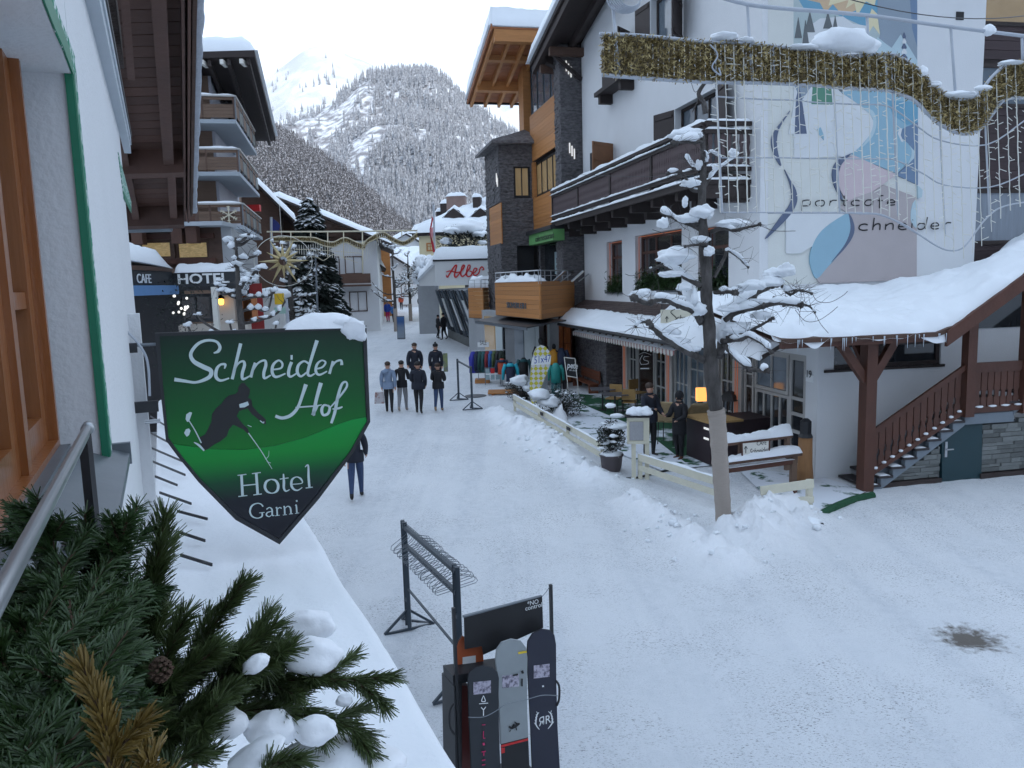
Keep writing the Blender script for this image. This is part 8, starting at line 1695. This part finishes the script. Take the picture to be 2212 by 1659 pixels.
c = gb(*z7(1150,545)); cr_ = thing('clothes_stand','shop clothes rail on a wooden pallet with a white SALE card on top','clothes rack',tuple(c)); f = Fr(c.x,c.y,0,c.z); ra_,rb_ = f.hit(*z7(1050,245)),f.hit(*z7(1250,240)); zr = ra_[1]
m_ = MB(); m_.tube([f.P(ra_[0],zr),f.P(rb_[0]+.5,zr)],.018,6); m_.build('rail',steel,cr_)
for u in (ra_[0]+.25,rb_[0]+.3):m_ = MB(); m_.tube([f.P(u,0),f.P(u,zr)],.018,6); m_.build('upright',steel,cr_)
a,b = f.hit(*z7(1080,545)),f.hit(*z7(1215,512)); m_ = MB(); m_.fb(f,a[0],b[0],0,.16,-.5,.1); m_.build('pallet',larch,cr_)
a,b = f.hit(*z7(1105,212)),f.hit(*z7(1207,165)); m_ = MB(); m_.fb(f,a[0],b[0],a[1],b[1],-.01,.01); cd_ = m_.build('sale_card',print_w,cr_); text(f,'SALE',a[0]+.1,a[1]+.09,.2,print_k,cd_,.013,.004,w=(b[0]-a[0])-.2)
for i in range(9):
 u = ra_[0]+.05+(rb_[0]+.35-ra_[0])*i/8.5; q = f.P(u,zr-.95); t = thing('hanging_jacket','%s ski jacket hanging on the sale rail'%jn[i],'jacket',tuple(q),'jackets on the sale rail'); m_ = MB(); L = lambda x,y,z:q+Vector((y*.8+x*.22,x*.8,z)); jacket_mesh(m_,L,.5,.86); m_.build('jacket',jc[i],t); m_ = MB(); m_.tube([q+Vector((0,0,.88)),f.P(u,zr+.02)],.006,4); m_.build('hook',steel,t)
a = gb(*z7(1240,560)); t = thing('card_rack','small wire rack of printed cards with a red patch before the jackets','display rack',tuple(a)); f = Fr(a.x,a.y,0,a.z); p,q = f.hit(*z7(1175,520)),f.hit(*z7(1310,400))
for i in range(3):
 for j in range(2):piece('card',(redp if (i,j)==(1,1) else poster),t,f.M(p[0]+(q[0]-p[0])*(i+.1)/3,p[0]+(q[0]-p[0])*(i+.9)/3,p[1]+(q[1]-p[1])*(j+.1)/2,p[1]+(q[1]-p[1])*(j+.9)/2,0,.02))
m_ = MB(); m_.bar(f.P(p[0],0),f.P(p[0],q[1]),.03); m_.bar(f.P(q[0],0),f.P(q[0],q[1]),.03); m_.bar(f.P(p[0],q[1]),f.P(q[0],q[1]),.03); m_.build('wire_frame',zinc,t)
def torso_form(label,px,y_top,y_bot,y_ground,jm,sm_=None,head=False,pants=None,extra=None,n='mannequin'):
 c = gb(*z7(px,y_ground)); t = thing(n,label,'mannequin',tuple(c),'mannequins outside the shop'); z0 = Dp(*z7(px,y_bot),c.y).z; z1_ = Dp(*z7(px,y_top),c.y).z; k = (z1_-z0)/.78; L = lambda x,y,z:Vector((c.x+x*k,c.y+y*k,z0+z*k)); m_ = MB(); jacket_mesh(m_,L,.52,.72); m_.build('jacket',jm,t)
 if sm_:m_ = MB(); m_.smooth = True; [m_.tube([L(sg_*.18,-.02,.68),L(sg_*.275,-.02,.45),L(sg_*.295,-.04,.08)],[.085,.072,.058],8) for sg_ in (-1,1)]; m_.tube([L(0,-.01,.6),L(0,-.01,.72)],[.215,.10],10); m_.build('sleeves',sm_,t)
 if head:m_ = MB(); m_.smooth = True; m_.blob(L(0,0,.88),(.1*k,.11*k,.14*k),12,8,.0); m_.build('head',print_k,t)
 if pants:
  m_ = MB(); m_.smooth = True; [m_.tube([L(sg_*.09,0,.04),L(sg_*.1,0,-.4),L(sg_*.1,0,-.85)],[.11,.09,.08],8) for sg_ in (-1,1)]; m_.build('trousers',pants,t)
 else:m_ = MB(); m_.tube([c,L(0,0,.1)],.02,6); m_.lathe(c,[(.22,0),(.03,.04)],10); m_.build('stand',steel,t)
 return t,L
torso_form('turquoise and navy ski jacket on a shop stand beside the flat wooden pallet',1413,345,530,600,jc[1],mat('turquoise',(.015,.36,.46),.6))
torso_form('orange red striped jacket on a shop stand behind the turquoise one',1335,315,460,570,mat('orange_red',(.45,.06,.02),.6),jc[1])
torso_form('dark striped jacket with teal sleeves on the stand left of the banner',1535,305,480,570,jc[7],jc[3])
torso_form('sea green jacket with patterned trousers on the mannequin right of the banner',1832,355,540,690,mat('sea_green',(.02,.27,.24),.6),None,False,mat('patterned_teal',(.02,.12,.14),.7,.2,20,col2=(.25,.35,.33),thr=(.5,.55)))
torso_form('yellow orange jacket on a black headed mannequin by the shop window',1818,225,370,600,mat('amber_jacket',(.55,.24,.015),.6),None,True,print_k)
torso_form('dark blue jacket on the last mannequin by the shop window',1885,215,400,600,jc[1],None,False,print_k)
torso_form('black capped mannequin standing right behind the checked banner',1700,180,380,600,jc[7],None,True,print_k)
c = gb(*z7(1365,640)); t = thing('flat_pallet','flat wooden pallet on the snow below the turquoise jacket','pallet',tuple(c))
for k in range(5):piece('plank',larch,t,Matrix.Translation(c+Vector((0,-.35+k*.2,.07)))@Matrix.Diagonal((1.4,.16,.05,1)))
for k in range(2):piece('runner',larch_dark,t,Matrix.Translation(c+Vector((-.5+k*1.0,.05,.02)))@Matrix.Diagonal((.1,1.0,.05,1)))
c = gb(*z7(1085,665)); m_ = MB(); m_.lathe(c+Vector((0,0,.0)),[(.42,0),(.42,.022)],20); tag(m_.build('manhole_cover',mat('wet_iron',(.08,.08,.085),.5)),'round dark manhole cover beside the farther clothes rack','manhole cover')
c = gb(*zE(965,1240)); m_ = MB(); m_.bar(c+Vector((-.05,0,.01)),c+Vector((.03,.03,.03)),.02); m_.bar(c+Vector((.03,.03,.03)),c+Vector((.05,-.03,.02)),.015); tag(m_.build('dropped_strap',black_metal),'tiny dark scrap lying on the snow before the tree','litter')
m_ = MB(); a,b = gb(1375,1034),gb(1465,1012); m_.bar(gb(1302,1037)+Vector((0,0,.02)),a+Vector((0,0,.02)),.06,.03); m_.bar(a+Vector((0,0,.02)),b+Vector((0,0,.03)),.06,.03); tag(m_.build('cable_ramp',black_metal),'dark cable cover strip crossing the terrace opening','cable cover')
# crumbs of ploughed snow along the banks
ck = MB(); ck.smooth = True; rnd = random.Random(12)
for line,wd,h in BANKS[:4]:
 for k in range(50):
  j = rnd.randrange(len(line)-1); t = rnd.random(); x = line[j][0]+(line[j+1][0]-line[j][0])*t+rnd.gauss(0,wd*.75); y = line[j][1]+(line[j+1][1]-line[j][1])*t+rnd.gauss(0,wd*.75); r = abs(rnd.gauss(0,.022))+.012; ck.blob((x,y,gheight(x,y)[0]+r*.3),(r*rnd.uniform(.8,1.5),r,r*.8),7,5,.5,k)
tag(ck.build('snow_crumbs',snow),'crumbs and lumps of ploughed snow strewn along the banks',kind='stuff')
# ============================================================ PEOPLE
skin_m = mat('skin',(.48,.27,.19),.55,.08); shoe_m = mat('dark_shoes',(.02,.018,.018),.6)
def cloth(n,c):return mat('cloth_'+n,c,.85,.2,14,.3,40)
CB = cloth('black',(.012,.012,.015)); CN = cloth('navy_black',(.014,.017,.028)); CJ = cloth('jeans',(.035,.06,.13)); CG = cloth('grey_trousers',(.24,.24,.25)); CH = cloth('blue_grey_hoodie',(.20,.26,.36)); hair_b = mat('brown_hair',(.045,.025,.015),.7,.3,40); hair_k = mat('black_hair',(.012,.010,.010),.7)
def person(label,foot,H,face,top,legs,hair=hair_b,stride=.0,arms=((0,0),(0,0)),coat=1.0,hat=None,shoes=shoe_m,long=0,lean=0,hood=False,holdR=None,skirt=None):
 """foot: ground point; face: heading in degrees (0 = +Y, away from the viewer); arms: (swing, elbow bend) left/right in degrees"""
 rz = -R_(face); t = thing('person',label,'person',tuple(foot),rz=rz); V = []; E = []; R = []; B = []
 def v(p,r,par=None,bone='top'):
  V.append(Vector(p)*H); R.append(r*H); i = len(V)-1
  if par is not None:E.append((par,i)); B.append((V[par],V[i],bone))
  return i
 s = stride; c_ = coat*1.13
 pel = v((0,0,.53),.078*c_); ab = v((0,lean*.4,.62),.074*c_,pel); ch = v((0,lean*.8,.73),.085*c_,ab); nb_ = v((0,lean,.805),.055,ch); nk = v((0,lean+.004,.845),.032,nb_,'skin'); hd = v((0,lean+.012,.905),.054,nk,'skin'); ht = v((0,lean+.008,.945),.046,hd,'skin')
 for sg_,st in ((-1,s),(1,-s)):
  hp_ = v((sg_*.048,0,.50),.062,pel,'legs'); kn = v((sg_*.052,st*.55+.012,.285),.043,hp_,'legs'); an_ = v((sg_*.052,st*1.0-.01+(-.05 if st<-.02 else 0),.055+(.05 if st<-.03 else 0)),.027,kn,'legs'); zt = -.02 if st>=-.03 else.0
  hl = v((sg_*.052,st*1.0-.01+(-.05 if st<-.02 else 0),.025+(.04 if st<-.03 else 0)),.026,an_,'shoe'); v((sg_*.058,st*1.0+.085+(-.05 if st<-.02 else 0),.018+(.0 if st<-.03 else 0)),.02,hl,'shoe')
 for sg_,(sw,eb) in ((-1,arms[0]),(1,arms[1])):
  a = R_(sw); e2 = R_(sw+eb); sh_ = v((sg_*.10,lean,.795),.045*c_,nb_); el = v((sg_*.130,lean+.155*math.sin(a),.795-.155*math.cos(a)),.035*c_,sh_); wr = v((sg_*(.128 if eb<60 else.09),lean+.155*math.sin(a)+.145*math.sin(e2),.795-.155*math.cos(a)-.145*math.cos(e2)),.024*c_,el)
  d = Vector((0,math.sin(e2),-math.cos(e2))); pw = V[wr]/H; pm = v(pw+d*.032,.016,wr,'skin')
  for k in range(4):q = v(pw+d*(.062)+Vector((0,(k-1.5)*.010,0)),.0052,pm,'skin'); v(pw+d*(.088-.006*abs(k-1.3))+Vector((-sg_*.010,(k-1.5)*.011,0)),.0045,q,'skin')
  q = v(pw+d*.035+Vector((-sg_*.008,.022,0)),.006,pm,'skin'); v(pw+d*.058+Vector((-sg_*.012,.030,0)),.005,q,'skin')
 me = bpy.data.meshes.new('body'); me.from_pydata(V,E,[]); o = bpy.data.objects.new('body_tmp',me); COL.objects.link(o); md = o.modifiers.new('s','SKIN'); md.use_smooth_shade = True; md.branch_smoothing = .6
 for sv,r in zip(me.skin_vertices[0].data,R):sv.radius = (r,r)
 me.skin_vertices[0].data[0].use_root = True; o.modifiers.new('ss','SUBSURF').levels = 1; bpy.context.view_layer.update()
 m2 = bpy.data.meshes.new_from_object(o.evaluated_get(bpy.context.evaluated_depsgraph_get())); bpy.data.objects.remove(o)
 for vx in m2.vertices:
  if vx.co.z>.5*H and vx.co.z<.83*H and abs(vx.co.x)<.12*H:vx.co.y = lean*H+(vx.co.y-lean*H)*.82
 m2.materials.clear(); order = {'top':0,'legs':1,'skin':2,'shoe':3}
 for m_ in (top,legs,skin_m,shoes):m2.materials.append(m_)
 for p in m2.polygons:
  c = p.center; best = 1e9; bo = 'top'
  for a,b,nme in B:
   ab_ = b-a; tt = max(0,min(1,(c-a).dot(ab_)/max(ab_.length_squared,1e-9))); d = (c-a-ab_*tt).length
   if d<best:best = d; bo = nme
  if long and bo=='legs' and c.z>long*H:bo = 'top'
  if bo=='legs' and c.z>.49*H:bo = 'top'
  p.material_index = order[bo]; p.use_smooth = True
 b_ = bpy.data.objects.new('body',m2); COL.objects.link(b_); b_.parent = t; WM[b_.name] = wm(t).copy()
 L = lambda x,y,z:wm(t)@(Vector((x,y,z))*H)
 hc = (0,lean+.010,.925)
 m_ = MB(); m_.smooth = True
 vs = []
 if hat:
  m_.lathe((0,0,0),[(.001,0)]*2,3) if 0 else None
  m_.blob(L(hc[0],hc[1],hc[2]+.022),(.060*H,.063*H,.052*H),14,9,.03,1,.25); m_.blob(L(hc[0],hc[1]-.003,hc[2]+.082),(.021*H,)*3,8,6,.2,2) if hat[1]else None; m_.build('hat',hat[0],t)
 if hood:m_ = MB(); m_.smooth = True; m_.blob(L(hc[0],hc[1]-.012,hc[2]+.005),(.066*H,.066*H,.078*H),14,9,.03,1); m_.build('hood',top,t)
 elif not hat or hair!=hair_k:
  m_ = MB(); m_.smooth = True; m_.blob(L(hc[0],hc[1]-.010,hc[2]+(.018 if not hat else -.01)),(.057*H,.058*H,.05*H),14,9,.05,1,.2); m_.build('hair',hair,t)
 for sg_ in (-1,1):m_ = MB(); m_.smooth = True; m_.blob(L(sg_*.018,hc[1]+.05,.912),(.006*H,.004*H,.004*H),6,4,0); m_.build('eye',print_k,t); m_ = MB(); m_.smooth = True; m_.blob(L(sg_*.054,hc[1]-.0,.905),(.006*H,.01*H,.014*H),6,5,0); m_.build('ear',skin_m,t)
 m_ = MB(); m_.smooth = True; m_.blob(L(0,hc[1]+.055,.900),(.007*H,.010*H,.012*H),6,5,0); m_.build('nose',skin_m,t)
 m_ = MB(); m_.smooth = True; m_.tube([L(.045*math.cos(a),lean-.004+.04*math.sin(a),.838+.004*math.sin(a)) for a in [k*.628 for k in range(10)]],.016*H,7,closed=True); m_.build('collar',top,t)
 m_ = MB(); m_.smooth = True; zb = (long or.465); prof = [(.082*c_,zb),(.083*c_,zb+.06),(.079*c_,.6)]; n = 14; vs = [L(r*math.cos(2*math.pi*k/n)*1.12,r*math.sin(2*math.pi*k/n)*.85+lean*.3,z) for r,z in prof for k in range(n)]; m_.add(vs,[(i*n+k,i*n+(k+1)%n,(i+1)*n+(k+1)%n,(i+1)*n+k) for i in range(2) for k in range(n)]); m_.build('jacket_hem',top,t)
 return t,L
def fp(f,x,yf,yh):
 p = gb(*f(x,yf)); p.z = gheight(p.x,p.y)[0]; return p,Dp(*f(x,yh),p.y).z-p.z
p,H1 = fp(z7,290,815,338); t,L1 = person('man in a pale blue grey hoodie and black trousers walking away, carrying a bag',p,H1,-6,CH,CB,hair_b,.09,((4,8),(-22,24)),1.08)
t_,_ = None,None
hb2 = MB(); hb2.smooth = True; hb2.blob(L1(-.05,-.075,.80),(.07*H1,.045*H1,.05*H1),12,8,.1,2); hb2.build('hood_down',CH,t)
q = L1(-.145,.06,.45); sbg = thing('shopping_bag','pale printed shopping bag held by the man in the hoodie','bag',(q.x,q.y,q.z-.5)); m_ = MB(); m_.hexa([Vector((q.x-.06+x,q.y+y,q.z-.50+z)) for z,k in ((0,1),(.40,.8)) for x,y in ((-.19*k,-.07),(.15*k,-.07),(.15*k,.07),(-.19*k,.07))]); m_.build('bag',mat('printed_bag',(.45,.42,.43),.5,.3,9,col2=(.25,.12,.10),thr=(.5,.65)),sbg); m_ = MB(); m_.tube([(q.x-.16,q.y,q.z-.1),(q.x-.02,q.y,q.z+.02),(q.x+.05,q.y,q.z-.1)],.008,5); m_.build('handle',print_w,sbg)
p,H = fp(z7,415,800,328); person('walker in a black jacket and light grey joggers, seen from behind',p,H,3,CB,CG,hair_k,-.085,((-16,20),(12,70)),1.0,shoes=mat('beige_trainers',(.35,.30,.26),.7))
p,H = fp(z7,565,825,338); person('walker all in black with a quilted jacket, third from the left, seen from behind',p,H,0,CN,CB,hair_k,.09,((18,50),(-8,50)),1.26)
p,H = fp(z7,748,802,352); person('woman in a short black jacket and blue jeans walking away on the right',p,H,4,CB,CJ,hair_b,-.07,((20,70),(12,70)),1.18,shoes=mat('tan_boots',(.30,.20,.12),.8))
p,H = fp(z7,535,612,165); person('man in a dark jacket walking towards the viewer behind the group',p,H,180,CN,CB,hair_b,.08,((-18,22),(20,16)),1.2)
p,H = fp(z7,728,600,172); t,L = person('woman in a dark coat and bobble hat coming towards the viewer',p,H,176,CN,CB,hair_k,-.03,((-5,10),(6,14)),1.1,hat=(CB,1),long=.36)
q = L(-.20,.0,.55); m_ = MB(); m_.hexa([Vector((q.x+x,q.y+y,q.z+z)) for z in (-.34,.42) for x,y in ((-.08,-.05),(.1,-.05),(.1,.05),(-.08,.05))]); tag(m_.build('yellow_green_bag',mat('lime_grey_bag',(.22,.26,.10),.6,.4,5,col2=(.12,.13,.13),thr=(.4,.6))),'grey and lime green sled carried by the woman in the bobble hat','sled')
p,H = fp(zS,1430,1240,480); H = 1.78; person('walker in a dark jacket and blue jeans half hidden behind the green hotel sign',p,H,-8,CN,CJ,hair_b,-.11,((-18,20),(18,20)),1.05)
q = gb(*zS(1315,1130));
for (x,yf,yh,top,legs,lab,fc,hat,sp_) in ((265,1355,1215,CN,CB,'distant walker in dark clothes near the blue newspaper box',0,None,.03),(455,1470,1245,cloth('ski_blue',(.02,.07,.35)),cloth('ski_pink',(.55,.02,.13)),'distant skier in a blue jacket and bright pink trousers',180,(CB,0),.03),(513,1475,1290,cloth('ski_blue2',(.03,.16,.42)),CB,'distant skier in a lighter blue jacket behind the mid street tree',180,(CB,0),.03),
(585,1352,1195,cloth('ski_orange',(.42,.07,.03)),CB,'distant walker in an orange red jacket right of the mid street tree',180,None,.04),(768,1366,1215,CN,CB,'distant walker in a dark jacket alone in the middle of the far street',0,None,.05),(742,1262,1165,cloth('far_red',(.35,.03,.03)),CB,'tiny distant figure in red at the end of the street',180,None,0),(440,1300,1180,CB,CB,'distant dark figure behind the pair of blue skiers',180,(CB,0),0),(610,1270,1150,cloth('far_brown',(.10,.04,.03)),CB,'tiny distant figure in brown at the far shops',180,None,0),
(945,1632,1400,CB,CB,'left of the two dark dressed people by the slanted shop window',60,(CB,0),.04),(1000,1642,1380,CB,CB,'right of the two dark dressed people by the slanted shop window',-60,(CB,0),.05)):
 p = gb(*z9(x,yf)); H = Dp(*z9(x,yh),p.y).z-p.z; person(lab,p,min(2.0,H),fc,top,legs,hair_k,sp_,((4,20),(-4,20)),1.2,hat=hat)
p,H = fp(zE,790,605,48); person('bearded waiter in a dark jacket talking on the terrace behind the menu case',p,H,150,CN,CB,hair_b,.02,((10,60),(25,70)),1.15)
p,H = fp(zE,1015,630,118); person('woman in black with brown boots standing at the bar, back to the tree',p,H,-130,CB,CB,hair_k,.02,((15,60),(20,70)),1.08,shoes=mat('brown_boots',(.10,.035,.02),.8),long=.38,hood=True)
# ============================================================ HAZE
hz=MB(); hz.box(-3400,3400,-1200,3950,-3,1150); hzm = bpy.data.materials.new('thin_mist'); hzm.use_nodes = True; t = hzm.node_tree; t.nodes.remove(t.nodes['Principled BSDF'])
pv = t.nodes.new('ShaderNodeVolumePrincipled'); pv.inputs['Density'].default_value = .0001; pv.inputs['Color'].default_value = (.93,.95,1,1); pv.inputs['Anisotropy'].default_value = .2; t.links.new(pv.outputs[0],t.nodes['Material Output'].inputs['Volume']); tag(hz.build('haze',hzm),'thin bright mist in the valley air',kind='stuff')
